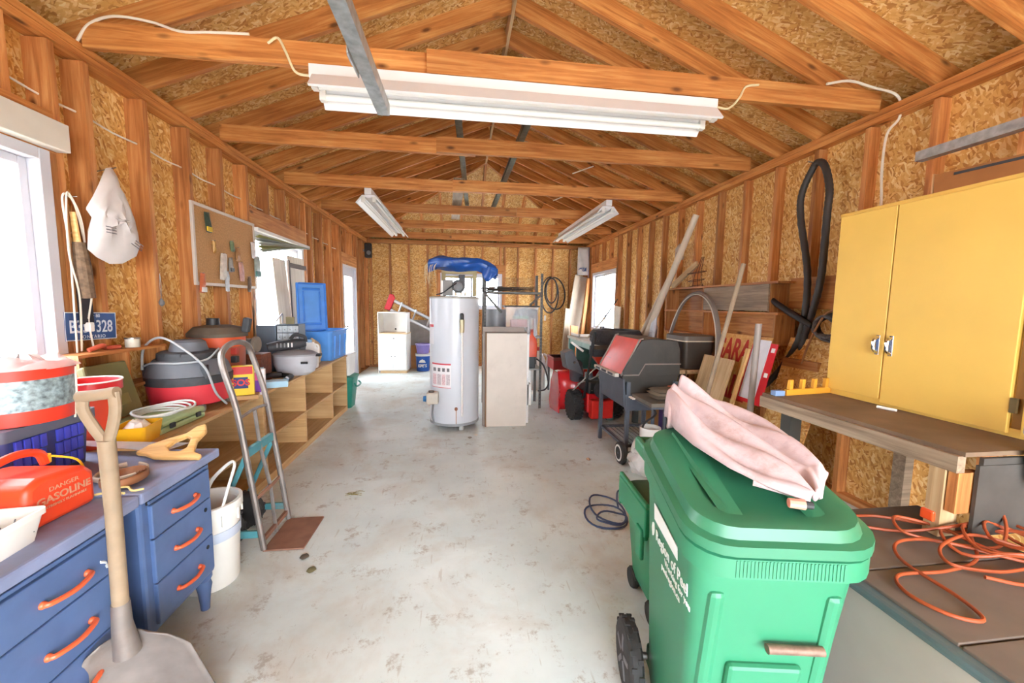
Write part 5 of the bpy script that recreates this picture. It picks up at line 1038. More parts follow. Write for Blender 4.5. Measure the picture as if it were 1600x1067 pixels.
T = thing('light_cable', 'pale cable dropping from the front tie beam to the left end of the strip light', 'cable', (-0.93, 2.50, 2.70))
MB().tube(smooth_path([(-0.14, 0.0, 0.17), (-0.08, -0.02, 0.19), (-0.04, -0.02, 0.12), (0.0, 0.0, 0.03), (0.08, 0.01, 0.02)], 6), 0.007, 7).build('cable', mat('cream_cable', '#dccfa8', 0.5), T)
T = thing('light_cable', 'pale cable rising from the right end of the strip light to the tie beam', 'cable', (1.68, 2.48, 2.70))
MB().tube(smooth_path([(-0.04, 0.0, 0.02), (0.04, 0.0, 0.02), (0.11, 0.0, 0.09), (0.15, 0.0, 0.16), (0.24, 0.0, 0.18)], 6), 0.007, 7).build('cable', mat('cream_cable', '#dccfa8', 0.5), T)
T = thing('wall_cable', 'white cable running from tie beam end down the right wall behind the yellow cabinet', 'cable', (XR, 2.45, 2.0))
MB().tube(smooth_path([(-0.45, 0.02, 0.92), (-0.3, 0.0, 0.94), (-0.14, -0.02, 0.90), (-0.02, -0.05, 0.86), (0.03, -0.06, 0.80), (0.03, -0.06, 0.70), (0.02, 0.0, 0.62), (0.02, 0.01, 0.4), (0.02, -0.01, 0.1), (0.02, 0.02, -0.05)], 6), 0.008, 7).build('cable', CABLE_W, T)
# garage door tracks
def track(label, x, y1, s):
    T = thing('door_track', label, 'door track', (x, y1, 2.25), 0, 'garage door tracks')
    L = y1-YF
    MB().prism([(-0.025*s, 0), (0.025*s, 0), (0.025*s, 0.05), (0.018*s, 0.05), (0.018*s, 0.007), (-0.025*s, 0.007)], 'xz', -L, 0).build('rail', GALV, T, smooth=0)
    return T
t = track('galvanised door track hanging left of the centre overhead', -0.335, 1.86, 1)
MB().box(-0.04, -0.034, -0.42, -0.36, 0.0, 0.65).build('hanger', GALV, t, smooth=0)
hb = MB()
for i in range(12): hb.cyl((-0.0335, -0.39, 0.06+i*0.05), (-0.033, -0.39, 0.06+i*0.05), 0.009, n=8)
hb.build('hanger_holes', DARK, t)['kind'] = 'stuff'
MB().box(-0.034, -0.028, -0.45, -0.30, -0.01, 0.09).build('bracket_plate', GALV, t, smooth=0, bevel=0.01)
for z in (0.02, 0.07): MB().cyl((-0.028, -0.36, z), (-0.018, -0.36, z), 0.01, n=8).build('bolt', STEEL, t)
t = track('galvanised door track in front of the yellow cabinet', 2.505, 1.95, -1)
MB().cyl((0.026, -0.04, 0.03), (0.03, -0.04, 0.03), 0.006, n=8).build('bolt', STEEL, t)
# steel angles laid over the ties
GRNANG = mat('weathered_green_angle', '#68695c', 0.6, 0.3, var=0.3, scale=20)
for lb, a, b in (('weathered steel angle resting on the ties left of the ridge', (-0.05, 2.7, 2.925), (0.10, 6.45, 2.925)), ('weathered steel angle resting on the ties right of the ridge', (0.56, 2.7, 2.925), (0.50, 6.45, 2.925))):
    d = Vector(b)-Vector(a); L = d.length
    o = MB().box(0, L, -0.03, 0.03, 0, 0.005).box(0, L, 0.025, 0.03, 0, 0.05).build('steel_angle', GRNANG, M=frame(a, d, (0, 0, 1)) @ Matrix.Rotation(PI/2, 4, 'X') @ Matrix.Rotation(PI, 4, 'X'), smooth=0); tag(o, lb, 'steel angle', 'steel angles on the ties')
T = thing('hanger_stick', 'thin white rod hooked across the right rafters', 'rod', (1.45, 5.2, 3.1))
for a, b in (((0, 0, 0.05), (0.28, 0, 0.16)), ((0.0, 1.1, -0.02), (0.32, 1.1, 0.12))): MB().cyl(a, b, 0.008, n=6).build('rod', WPLAST, T)

# ================================================================= right side, back to front
# ---- teal work bench with a tyre
T = thing('work_bench', 'teal legged work bench with pale top along the right wall', 'bench', (2.28, 5.6, 0))
TEALP = mat('faded_teal_paint', '#4d7d78', 0.6, var=0.12, dirt=0.3)
MB().box(-0.48, 0.5, -1.0, 0.9, 0.88, 0.92).build('top', mat('pale_bench_top', '#c4c4bc', 0.5, var=0.1, dirt=0.3), T, smooth=0, bevel=0.004)
MB().box(-0.46, -0.42, -0.98, 0.88, 0.80, 0.88).build('apron', mat('pale_aqua', '#9fbdb6', 0.5), T, smooth=0)
for y in (-0.93, 0.83):
    for x in (-0.42, 0.4): MB().box(x-0.045, x+0.045, y-0.045, y+0.045, 0, 0.88).build('leg', TEALP, T, smooth=0, bevel=0.004)
MB().box(-0.40, 0.42, 0.60, 0.64, 0.1, 0.8).build('side_panel', TEALP, T, smooth=0)
T = thing('car_tyre', 'black car tyre lying flat on the teal bench', 'tyre', (2.04, 4.99, 0.921))
M = Matrix.Identity(4)
ty = MB().lathe([(0.19, 0.02), (0.21, 0.0), (0.30, 0.0), (0.325, 0.03), (0.33, 0.05), (0.33, 0.145), (0.325, 0.165), (0.30, 0.195), (0.21, 0.195), (0.19, 0.175)], n=48, cap=False)
TYR = mat('dusty_tyre', '#3b3839', 0.8, var=0.2, scale=14, dirt=0.4, dirtcol='#6a5f58')
ty.build('carcass', TYR, T)
tr = MB()
for i in range(48):
    for k in range(3): tr.box(0.326, 0.337, -0.015, 0.015, 0.045+k*0.038, 0.073+k*0.038, Matrix.Rotation((i+0.5*(k % 2))*2*PI/48, 4, 'Z'))
tr.build('tread', TYR, T, smooth=0)['kind'] = 'stuff'
T = thing('bench_clutter', 'white cardboard tray behind the tyre on the teal bench', 'tray', (2.1, 6.22, 0.921)); MB().box(-0.25, 0.2, -0.25, 0.25, 0, 0.02).build('tray', WPLAST, T, smooth=0, bevel=0.004); MB().box(-0.25, -0.24, -0.25, 0.25, 0, 0.05).build('lip', WPLAST, T, smooth=0)
T = thing('plastic_edging', 'pale cardboard flap leaning beside the right window', 'card', (2.833, 6.95, 0.922)); MB().box(0, 0.02, -0.14, 0.1, 0, 0.5, Matrix.Rotation(0.08, 4, 'X')).build('flap', mat('pale_card', '#c9bfae', 0.7), T, smooth=0); MB().box(-0.06, 0.02, -0.14, 0.1, 0, 0.02).build('foot', mat('pale_card', '#c9bfae', 0.7), T, smooth=0)
T = thing('fishing_rod', 'thin dark rod with white butt leaning at the right window', 'rod', (1.95, 5.9, 0.92)); MB().cyl((0, 0, 0), (0.35, 0.2, 0.32), 0.014, n=8).build('butt', WPLAST, T); MB().cyl((0.35, 0.2, 0.32), (0.62, 0.36, 0.62), 0.012, 0.008, 8).build('shaft', VDARK, T)
T = thing('window_toy', 'small black wrought ornament on the right window sill', 'ornament', (2.80, 7.55, 0.96)); MB().tube(smooth_path([(0, -0.08, 0.0), (0, -0.09, 0.05), (0, -0.02, 0.03), (0, 0.04, 0.05), (0, 0.09, 0.02), (0, 0.08, 0.0)], 4), 0.012, 6).build('scroll', BLACK, T); MB().box(-0.02, 0.02, -0.09, 0.09, -0.005, 0.005).build('base', BLACK, T, smooth=0)
# ---- poles and tubes
PVC = mat('cream_tube', '#cbbba6', 0.6, var=0.06)
for lb, a, b, r in (('long cream cardboard tube leaning high on the right wall', (2.46, 5.02, 0.96), (2.765, 4.46, 2.52), 0.042), ('shorter cream tube crossing behind the long one', (2.52, 5.30, 0.96), (2.78, 4.80, 2.06), 0.036)):
    o = MB().cyl(a, b, r, r*0.9, 16).build('cardboard_tube', PVC); tag(o, lb, 'tube', 'cream tubes')
lean('wood_plank', 'pale plank end leaning beside the cream tubes', (2.70, 4.80, 1.69), (2.79, 4.42, 1.95), 0.07, 0.03, W_PALE, 'plank', (1, 0, 0))
o = MB(); pillow(o, [(-0.1, 0), (0.08, 0.02), (0.1, 0.16), (0.0, 0.22), (-0.1, 0.14)], lambda a, b, d: (d, a, b), 0.03, 4, 0.5, 2); o = o.build('plastic_wrap', film('grey_wrap', '#cfc8bf', 0.6), M=Matrix.Translation((2.77, 4.80, 2.02)), smooth=50); tag(o, 'crumpled clear wrap caught behind the cream tubes', 'wrap')
o = MB(); pillow(o, [(-0.08, 0), (0.06, 0.0), (0.04, 0.35), (-0.03, 0.4), (-0.06, 0.2)], lambda a, b, d: (d, a-0.25*b, b), 0.04, 4, 0.5, 6); o = o.build('plastic_wrap', film('white_wrap', '#dcdfe6', 0.75), M=Matrix.Translation((2.50, 4.92, 0.90)), smooth=50); tag(o, 'bundle of white plastic wrap at the foot of the cream tubes', 'wrap')
# ---- wall shelf boxes
T = thing('wall_shelf', 'low wooden box shelves nailed to the right wall studs', 'wall shelf', (2.755, 3.9, 1.1)); _world_loc[T.name] = Matrix.Translation(T.location)
for z, ya, yb in ((1.655, 3.04, 4.85), (1.385, 3.02, 4.9), (1.12, 3.03, 4.85)): board('shelf', (2.755, ya, z), (2.755, yb, z), 0.02, 0.19, W_STUD, T)
for y in (3.05, 4.05, 4.86): board('divider', (2.755, y, 1.13), (2.755, y, 1.375), 0.19, 0.02, W_STUD, T, up=(1, 0, 0))
for y in (3.12, 4.08, 4.86): board('divider', (2.755, y, 1.395), (2.755, y, 1.645), 0.19, 0.02, W_STUD, T, up=(1, 0, 0))
board('front_plank', (2.655, 3.12, 1.525), (2.655, 4.04, 1.52), 0.235, 0.02, W_OLD, T); board('back_plank', (2.84, 4.08, 1.52), (2.84, 4.86, 1.52), 0.25, 0.02, W_STUD, T); board('back_plank', (2.84, 3.06, 1.25), (2.84, 4.86, 1.25), 0.25, 0.02, W_RAFT, T); board('end_plank', (2.84, 2.6, 1.56), (2.84, 3.1, 1.56), 0.26, 0.02, W_RAFT, T)
T = thing('wire_trellis', 'thin rusty wire cage standing on the wall shelf', 'wire cage', (2.74, 4.35, 1.667)); WIRE = mat('rusty_wire', '#5a3322', 0.7, 0.3)
for z, r in ((0.0, 0.09), (0.16, 0.12), (0.07, 0.10)): MB().tube([(0.0+r*0.5*math.cos(a/16*2*PI), r*1.4*math.sin(a/16*2*PI), z+0.006+0.05*math.cos(a/16*2*PI)*0.3) for a in range(16)], 0.004, 5, closed=True).build('hoop', WIRE, T)
for s in (-1, 0, 1): MB().tube(smooth_path([(0.02, s*0.1, 0.0), (0.02, s*0.06, 0.15), (0.02, -0.08+s*0.02, 0.34)], 5), 0.004, 5).build('wire', WIRE, T)
T = thing('bent_trim', 'grey rubber strip bent into an arch before the wall shelf', 'rubber strip', (2.55, 4.05, 0.82))
MB().tube(smooth_path([(-0.02, 0.50, 0.0), (0.0, 0.44, 0.35), (0.02, 0.26, 0.66), (0.02, -0.02, 0.77), (0.0, -0.30, 0.66), (-0.02, -0.46, 0.38), (-0.03, -0.50, 0.0)], 8), 0.026, 8, flat=0.6).build('strip', mat('grey_rubber', '#7d736b', 0.6, var=0.1), T); MB().tube(smooth_path([(-0.042, 0.49, 0.0), (-0.024, 0.43, 0.345), (-0.004, 0.255, 0.645), (-0.004, -0.02, 0.75), (-0.024, -0.29, 0.645), (-0.044, -0.45, 0.375), (-0.054, -0.49, 0.0)], 8), 0.006, 6).build('pale_edge', mat('pale_edge', '#c9c2b6', 0.5), T)
# ---- bench with cooler
T = thing('plank_bench', 'rough plank bench on dark legs behind the barbecue', 'bench', (2.42, 4.0, 0)); _world_loc[T.name] = Matrix.Translation(T.location)
for i, x in enumerate((2.16, 2.36, 2.56, 2.72)): board('plank', (x, 3.67, 0.775), (x, 4.58, 0.775), 0.04, 0.18 if i < 3 else 0.12, W_PALE, T)
board('apron', (2.08, 3.68, 0.73), (2.08, 4.56, 0.73), 0.09, 0.035, W_PALE, T)
for y in (3.72, 4.5):
    for x in (2.13, 2.72): MB().box(x-2.42-0.03, x-2.42+0.03, y-4.0-0.03, y-4.0+0.03, 0, 0.753).build('leg', mat('dark_green_leg', '#3f4b49', 0.6), T, smooth=0, bevel=0.003)
T = thing('drink_cooler', 'dark brown camping cooler with pale lid line on the plank bench', 'cooler', (2.42, 3.9, 0.797))
COOL = mat('dark_cooler', '#4e4640', 0.35, 0.2, var=0.1); ck = MB(); ring = RB(0.34, 0.4, 0, 0.04); ck.rings([ring(0.30, 0.34, 0), ring(0.34, 0.38, 0.28)]).build('body', COOL, T); MB().rings([ring(0.348, 0.388, 0.28), ring(0.348, 0.388, 0.292)]).build('lid_line', mat('cream_line', '#d9cfb6', 0.4), T); MB().rings([ring(0.345, 0.385, 0.292), ring(0.345, 0.385, 0.335), ring(0.31, 0.35, 0.345)]).build('lid', mat('grey_brown_lid', '#6b6259', 0.45), T)
MB().tube(smooth_path([(-0.18, -0.06, 0.2), (-0.185, -0.05, 0.25), (-0.185, 0.05, 0.25), (-0.18, 0.06, 0.2)], 4), 0.01, 6).build('handle', VDARK, T); MB().box(-0.174, -0.168, -0.06, 0.06, 0.16, 0.24, Matrix.Rotation(0.06, 4, 'Y')).build('emblem_plate', VDARK, T, smooth=0, bevel=0.004)
text('emblem', 'm', 0.09, frame((-0.178, 0.0, 0.20), (0, -1, 0), (0, 0, 1)), COOL, T)
# ---- clutter under the plank bench
carton('purple_tub', 'purple box on the floor under the plank bench', (2.40, 3.95, 0), 0.1, 0.35, 0.3, 0.28, '#4b3a72')
carton('wood_carton', 'orange brown carton under the plank bench', (2.45, 4.33, 0), 0, 0.35, 0.35, 0.42, '#b5824a')
# ---- red tool stand near the snow blower
T = thing('red_tool_box', 'red metal tool box on a pale stand beyond the snow blower', 'tool box', (1.58, 6.25, 0)); REDT = mat('brick_red_paint', '#b3373a', 0.4, var=0.1)
MB().box(-0.13, 0.13, -0.22, 0.2, 0.40, 0.60).build('box', REDT, T, smooth=0, bevel=0.01); MB().box(-0.135, 0.135, -0.225, 0.205, 0.55, 0.60).build('lid', mat('rust_red', '#9c4a42', 0.5), T, smooth=0, bevel=0.01)
for x in (-0.11, 0.1):
    for y in (-0.2, 0.17): MB().box(x-0.015, x+0.015, y-0.015, y+0.015, 0, 0.40).build('leg', GREYP, T, smooth=0)
# ---- snow blower
T = thing('snow_blower', 'red snow blower with studded black tyres behind the barbecue', 'snow blower', (1.68, 4.75, 0), 0.08)
SRED = mat('glossy_red_paint', '#c41d24', 0.25, var=0.06, coat=0.3)
MB().prism([(0.20, 0.02), (0.58, 0.0), (0.62, 0.1), (0.56, 0.40), (0.45, 0.55), (0.26, 0.55), (0.20, 0.4)], 'yz', -0.40, -0.385).build('side_plate', SRED, T, smooth=0, bevel=0.004)
MB().prism([(0.20, 0.02), (0.58, 0.0), (0.62, 0.1), (0.56, 0.40), (0.45, 0.55), (0.26, 0.55), (0.20, 0.4)], 'yz', 0.20, 0.215).build('side_plate', SRED, T, smooth=0, bevel=0.004)
MB().grid(lambda u, v: (-0.385+0.585*u, 0.36-0.17*math.cos((v-0.5)*PI*1.0)+0.0, 0.30+0.27*math.sin((v-0.5)*PI)), 2, 10).build('auger_housing', SRED, T, solid=0.006, smooth=60)
au = MB()
for i in range(40): 
    a = i*0.45; x = -0.36+0.54*i/40; au.box(x, x+0.02, 0.39+0.13*math.cos(a)-0.02, 0.39+0.13*math.cos(a)+0.02, 0.26+0.13*math.sin(a)-0.02, 0.26+0.13*math.sin(a)+0.02)
au.cyl((-0.385, 0.39, 0.26), (0.2, 0.39, 0.26), 0.02).build('auger', mat('auger_dark', '#4a3430', 0.6, 0.3), T)
MB().tube(smooth_path([(-0.16, 0.2, 0.48), (-0.18, 0.16, 0.58), (-0.22, 0.1, 0.68)], 4), [0.09]*9, 16).build('chute', mat('chute_grey', '#4d4f55', 0.4), T)
MB().hexa([(-0.36, 0.02, 0.64), (-0.13, 0.02, 0.55), (-0.13, 0.2, 0.55), (-0.36, 0.2, 0.64)], [(-0.40, 0.02, 0.84), (-0.29, 0.02, 0.88), (-0.29, 0.2, 0.88), (-0.40, 0.2, 0.84)]).build('deflector', mat('deflector_grey', '#55565a', 0.45), T, smooth=0, bevel=0.01)
MB().box(-0.30, -0.10, 0.005, 0.018, 0.0, 0.025, Matrix.Translation((-0.08, 0, 0.79)) @ Matrix.Rotation(0.62, 4, 'Y')).build('deflector_edge', WPLAST, T, smooth=0)
MB().cyl((-0.27, 0.0, 0.72), (-0.27, 0.02, 0.72), 0.015, n=10).build('bolt', CHROME, T)
MB().box(-0.17, 0.17, -0.20, 0.22, 0.12, 0.36).build('gear_case', SRED, T, smooth=0, bevel=0.02); MB().box(-0.15, 0.13, -0.30, -0.19, 0.07, 0.30).build('rear_cover', mat('bright_red_cover', '#d9261f', 0.4), T, smooth=0, bevel=0.015)
MB().box(-0.17, 0.16, -0.22, 0.12, 0.36, 0.52).build('engine', BLACK, T, smooth=0, bevel=0.03); rc = MB().cyl((0.02, -0.22, 0.42), (0.02, -0.30, 0.42), 0.12, 0.10, 24).build('recoil_cover', VDARK, T)
MB().cyl((0.02, -0.30, 0.42), (0.02, -0.308, 0.42), 0.042, n=20).build('badge', mat('badge_red', '#d0283a', 0.4), rc); MB().box(-0.012, 0.052, -0.312, -0.308, 0.414, 0.426).build('badge_mark', WPLAST, rc, smooth=0)
MB().cyl((-0.10, -0.05, 0.52), (-0.10, -0.05, 0.60), 0.05, n=16).build('fuel_cap', GREYP, T); MB().cyl((0.08, 0.02, 0.52), (0.12, -0.02, 0.62), 0.05, n=14).build('muffler', mat('muffler', '#7a736c', 0.5, 0.5), T)
for p in (((-0.30, -0.02, 0.36), (-0.10, -0.14, 0.62), (-0.02, -0.16, 0.70)), ((-0.13, -0.1, 0.5), (0.0, -0.2, 0.60), (0.04, -0.18, 0.56)), ((0.05, -0.2, 0.3), (0.0, -0.26, 0.45), (-0.05, -0.24, 0.58)), ((-0.22, 0.0, 0.45), (-0.16, -0.14, 0.5), (-0.12, -0.22, 0.40))): MB().tube(smooth_path(p, 5), 0.008, 7).build('linkage_rod', mat('linkage', '#a39a90', 0.4, 0.6), T)
for x in (-0.20, 0.20):
    MB().tube(smooth_path([(x*0.9, -0.12, 0.30), (x, -0.26, 0.62), (x, -0.34, 0.86)], 5), 0.016, 8).build('handlebar', BLACK, T); MB().tube([(x, -0.34, 0.86), (x, -0.42, 1.02 if x > 0 else 1.14)], 0.02, 8).build('grip', BLACK, T)
MB().hexa([(-0.19, -0.40, 0.84), (0.19, -0.40, 0.84), (0.19, -0.24, 0.86), (-0.19, -0.24, 0.86)], [(-0.19, -0.42, 0.93), (0.19, -0.42, 0.93), (0.19, -0.26, 0.96), (-0.19, -0.26, 0.96)]).build('control_panel', VDARK, T, smooth=0, bevel=0.006); MB().hexa([(-0.10, -0.34, 0.73), (0.06, -0.34, 0.73), (0.06, -0.28, 0.75), (-0.10, -0.28, 0.75)], [(-0.18, -0.40, 0.84), (0.18, -0.40, 0.84), (0.18, -0.24, 0.86), (-0.18, -0.24, 0.86)]).build('panel_underside', mat('orange_red_panel', '#d23a24', 0.4), T, smooth=0)
TREAD = 22
for x in (-0.26, 0.27):
    w = wheel(T, (x, 0.0, 0.185), 0.178, 0.13, None, axis='x', tread=0, hubm=mat('cream_hub', '#b9b2a8', 0.4), name='wheel')
    lug = MB(); M = Matrix.Translation((x, 0.0, 0.185))
    for i in range(TREAD):
        for k, s in enumerate((-1, 0, 1)): lug.box(s*0.043-0.017, s*0.043+0.017, -0.012, 0.012, 0.172, 0.192, M @ Matrix.Rotation((i+0.5*(k % 2))*2*PI/TREAD, 4, 'X'))
    lug.build('tread_lugs', RUBBER, w, smooth=0)['kind'] = 'stuff'
# ---- barbecue
T = thing('gas_barbecue', 'gas barbecue with red hood and black cart in front of the benches', 'barbecue', (1.75, 3.72, 0))
BBK = mat('black_enamel', '#35332f', 0.5, var=0.15, dirt=0.25, dirtcol='#5d5548'); CART = mat('slate_cart_paint', '#4c525c', 0.5, var=0.1); HOOD = mat('red_hood', '#e0483c', 0.35, var=0.08, dirt=0.15, dirtcol='#a5564a')
prof = [(-0.27, 0.10), (-0.10, 0.385), (0.0, 0.40), (0.25, 0.38), (0.28, 0.30), (0.29, 0.06), (-0.27, 0.03)]   # x, z above 0.75
pz = [(x, z+0.735) for x, z in prof]
for y0_, y1_ in ((-0.31, -0.285), (0.285, 0.31)): MB().prism(pz, 'xz', y0_, y1_).build('hood_end', BBK, T, smooth=0, bevel=0.006)
MB().hexa([(-0.275, -0.285, 0.80), (-0.255, -0.285, 0.79), (-0.255, 0.285, 0.79), (-0.275, 0.285, 0.80)], [(-0.105, -0.285, 1.125), (-0.085, -0.285, 1.115), (-0.085, 0.285, 1.115), (-0.105, 0.285, 1.125)]).build('hood_front', HOOD, T, smooth=0, bevel=0.004)
MB().prism([(-0.10, 1.115), (0.0, 1.13), (0.25, 1.11), (0.275, 1.03), (0.285, 0.86), (0.275, 0.86), (0.265, 1.025), (0.24, 1.1), (0.0, 1.12)], 'xz', -0.285, 0.285).build('hood_top', mat('dusty_hood_top', '#6b6257', 0.7, var=0.2), T, smooth=0)
for y in (-0.288, 0.288): MB().tube([(-0.28, y, 0.79), (-0.11, y, 1.128), (-0.08, y, 1.135)], 0.009, 6).build('hood_trim', mat('dull_trim', '#8a7f78', 0.4, 0.3), T)
MB().box(-0.335, -0.29, -0.27, 0.30, 0.775, 0.81).build('hood_handle', mat('cream_handle', '#c9c0b4', 0.4), T, smooth=0, bevel=0.006)
for i in range(3): MB().box(-0.338, -0.334, -0.22+0.17*i, -0.10+0.17*i, 0.782, 0.803).build('handle_mark', VDARK, T, smooth=0)
for y in (-0.313, 0.313): MB().tube([(-0.27, y, 0.80), (-0.12, y, 0.80), (-0.06, y, 0.90), (0.29, y, 0.90)], 0.007, 6).build('hood_seam', mat('dull_trim', '#8a7f78', 0.4, 0.3), T)
th = MB().cyl((-0.155, -0.16, 0.955), (-0.185, -0.16, 0.97), 0.032, n=20).build('thermometer', CHROME, T); MB().box(-0.222, -0.214, 0.13, 0.23, 0.86, 0.905, Matrix.Identity(4)).build('maker_plate', GREYP, T, smooth=0)
MB().hexa([(-0.18, -0.30, 0.60), (0.24, -0.30, 0.60), (0.24, 0.30, 0.60), (-0.18, 0.30, 0.60)], [(-0.27, -0.31, 0.775), (0.29, -0.31, 0.86), (0.29, 0.31, 0.86), (-0.27, 0.31, 0.775)]).build('fire_box', BBK, T, smooth=0, bevel=0.006)
MB().hexa([(-0.255, -0.32, 0.50), (-0.235, -0.32, 0.50), (-0.235, 0.32, 0.50), (-0.255, 0.32, 0.50)], [(-0.275, -0.32, 0.765), (-0.255, -0.32, 0.765), (-0.255, 0.32, 0.765), (-0.275, 0.32, 0.765)]).build('front_panel', CART, T, smooth=0, bevel=0.003)
MB().box(-0.25, 0.05, -0.335, -0.32, 0.47, 0.62).build('side_panel', CART, T, smooth=0)
for x, y in ((-0.25, 0.28), (-0.22, -0.32), (0.24, 0.28), (0.24, -0.32)): MB().box(x-0.018, x+0.018, y-0.018, y+0.018, 0.0 if y > 0 else 0.05, 0.74).build('leg', CART, T, smooth=0, bevel=0.003)
for y in (0.28, -0.32): MB().box(-0.25, 0.24, y-0.012, y+0.012, 0.12, 0.145).build('cross_bar', CART, T, smooth=0)
for x in (-0.235, 0.24): MB().box(x-0.012, x+0.012, -0.32, 0.28, 0.12, 0.145).build('side_bar', CART, T, smooth=0)
gr = MB()
for i in range(10): gr.cyl((-0.22+0.048*i, -0.31, 0.15), (-0.22+0.048*i, 0.27, 0.15), 0.004, n=5)
gr.build('bottom_rack', CART, T)
MB().cyl((-0.33, -0.40, 0.10), (0.3, -0.40, 0.10), 0.008).build('axle', CART, T)
for x in (-0.30, 0.27):
    w = wheel(T, (x, -0.40, 0.10), 0.10, 0.05, None, axis='x', hubm=mat('dark_hub', '#4a4c50', 0.5)); MB().lathe([(0.058, -0.027), (0.075, -0.027), (0.075, -0.022)], n=24, M=Matrix.Translation((x, -0.40, 0.10)) @ Matrix.Rotation(PI/2, 4, 'Y'), cap=False).build('white_wall', WPLAST, w)
MB().box(-0.19, 0.26, -0.72, -0.34, 0.60, 0.635).build('side_tray', mat('worn_tray_top', '#6b6358', 0.6, var=0.2, dirt=0.4, dirtcol='#3c3a38'), T, smooth=0, bevel=0.005); MB().box(-0.19, 0.26, -0.72, -0.34, 0.585, 0.6).build('tray_edge', CART, T, smooth=0)
for i in range(3): MB().cyl((-0.21, -0.38-0.035*i, 0.61), (-0.235, -0.38-0.035*i, 0.61), 0.008, n=8).build('tool_hook', WPLAST, T)
MB().tube(smooth_path([(-0.1, -0.45, 0.58), (-0.06, -0.55, 0.50), (-0.18, -0.58, 0.42), (-0.20, -0.60, 0.30), (-0.10, -0.62, 0.26), (-0.03, -0.64, 0.32)], 6), 0.009, 8).build('gas_hose', BLACK, T)
for dx in (-0.06, 0.05): MB().cyl((dx, -0.5, 0.59), (dx, -0.5, 0.34), 0.016, n=8).build('tray_support', CART, T)
T = thing('folded_canvas', 'folded brown canvas cover on the barbecue side tray', 'cover', (1.80, 3.18, 0.636), 0.05)
for i in range(3):
    o = MB(); pillow(o, [(-0.17, -0.12), (0.0, -0.13), (0.16, -0.12), (0.17, 0.0), (0.15, 0.12), (0, 0.13), (-0.16, 0.11), (-0.18, 0)], lambda a, b, d, i=i: (a*(1-0.06*i), b*(1-0.06*i), 0.02+0.025*i+d), 0.02, 4, 0.3, i); o.build('fold', mat('canvas%d' % (i % 2), '#6d6355' if i % 2 == 0 else '#9a8d78', 0.85, var=0.15), T, smooth=50)
MB().box(0.08, 0.19, -0.02, 0.08, 0.075, 0.09, Matrix.Rotation(0.3, 4, 'Z')).build('red_tab', mat('faded_red_tab', '#a8503f', 0.7), T, smooth=0, bevel=0.004)
T = thing('propane_tank', 'white propane tank wrapped in clear plastic under the barbecue tray', 'propane tank', (1.62, 3.12, 0))
MB().lathe([(0.12, 0.0), (0.13, 0.01), (0.15, 0.06), (0.152, 0.20), (0.13, 0.27), (0.06, 0.30), (0.0, 0.305)], n=32, cap=False).build('tank', mat('tank_white', '#d5d3ce', 0.4, var=0.08), T)
MB().lathe([(0.085, 0.27), (0.088, 0.40), (0.082, 0.40), (0.08, 0.27)], n=24, cap=False).build('collar', mat('tank_white', '#d5d3ce', 0.4), T); MB().cyl((0, 0, 0.30), (0, 0, 0.36), 0.02).build('valve', mat('valve_brass', '#a88a52', 0.4, 0.6), T)
o = MB(); pillow(o, [(0.16*math.cos(i/14*2*PI), 0.12+0.13*math.sin(i/14*2*PI)) for i in range(14)], lambda a, b, d: (-0.10+d*0.8, -0.06+a*0.8, max(0.01, b)), 0.10, 5, 0.5, 12); o.build('plastic_wrap', film('wrap_white2', '#e2e2e2', 0.7, 0.25), T, smooth=45)
o = MB(); pillow(o, [(0.02*math.cos(i/8*2*PI), 0.03*math.sin(i/8*2*PI)) for i in range(8)], lambda a, b, d: (a, b, 0.008+d), 0.008, 3, 0.3, 1); o = o.build('dry_leaf', mat('tan_leaf', '#c9a888', 0.8), M=Matrix.Translation((1.18, 3.42, 0.001))); tag(o, 'small tan scrap lying on the floor left of the barbecue wheel', 'scrap')

# ---- garage sale sign, boards, pole, pipe
SIGNB = wood('sign_plywood', '#c98b45', '#dba55c', '#e6bb7a', knots=False, rnd=0.03)
T = thing('garage_sale_sign', 'plywood sign painted with red GARAGE SALE letters leaning on the right wall', 'sign', (2.30, 3.28, 0))
sa = math.atan2(0.30, 1.20); Ms = Matrix.Rotation(sa, 4, 'Y')      # leans back towards +x
MB().box(0.0, 0.012, -0.30, 0.36, 0.0, 1.22, Ms).build('board', SIGNB, T, smooth=0, bevel=0.002)
RP = mat('red_brush_paint', '#b52a22', 0.6, var=0.15)
sf = lambda y, z: Ms @ frame((-0.002, y, z), (0, -1, 0), (0, 0, 1))
text('lettering', 'GARAGE', 0.29, sf(0.03, 1.06), RP, T, sx=0.60, bold=0.008); text('lettering', 'SALE', 0.30, sf(0.04, 0.72), RP, T, sx=0.72, bold=0.010); text('lettering', 'T', 0.28, sf(-0.05, 0.45), RP, T, sx=0.8, bold=0.010)
lean('plywood_sheet', 'orange plywood sheet leaning behind the red lettered sign', (2.42, 2.76, 0.0), (2.76, 2.76, 1.19), 0.42, 0.012, OSB_W, 'plywood', (1, 0, 0))
lean('cream_board', 'weathered cream board leaning in front of the sign', (2.02, 3.22, 0.0), (2.29, 3.22, 0.99), 0.40, 0.02, W_PALE, 'board', (1, 0, -0.3))
lean('wood_strip', 'thin yellow wood strip leaning on the sign edge', (2.08, 2.95, 0.0), (2.34, 2.93, 1.10), 0.035, 0.02, W_SAW, 'strip', (1, 0, -0.3))
o = MB().tube([(1.82, 2.9, 0.0), (1.95, 2.9, 0.605), (2.223, 2.9, 1.78)], [0.017, 0.017, 0.017], 10).build('broom_pole', W_HAND); tag(o, 'long grey wooden pole leaning across the garage sale sign', 'pole')
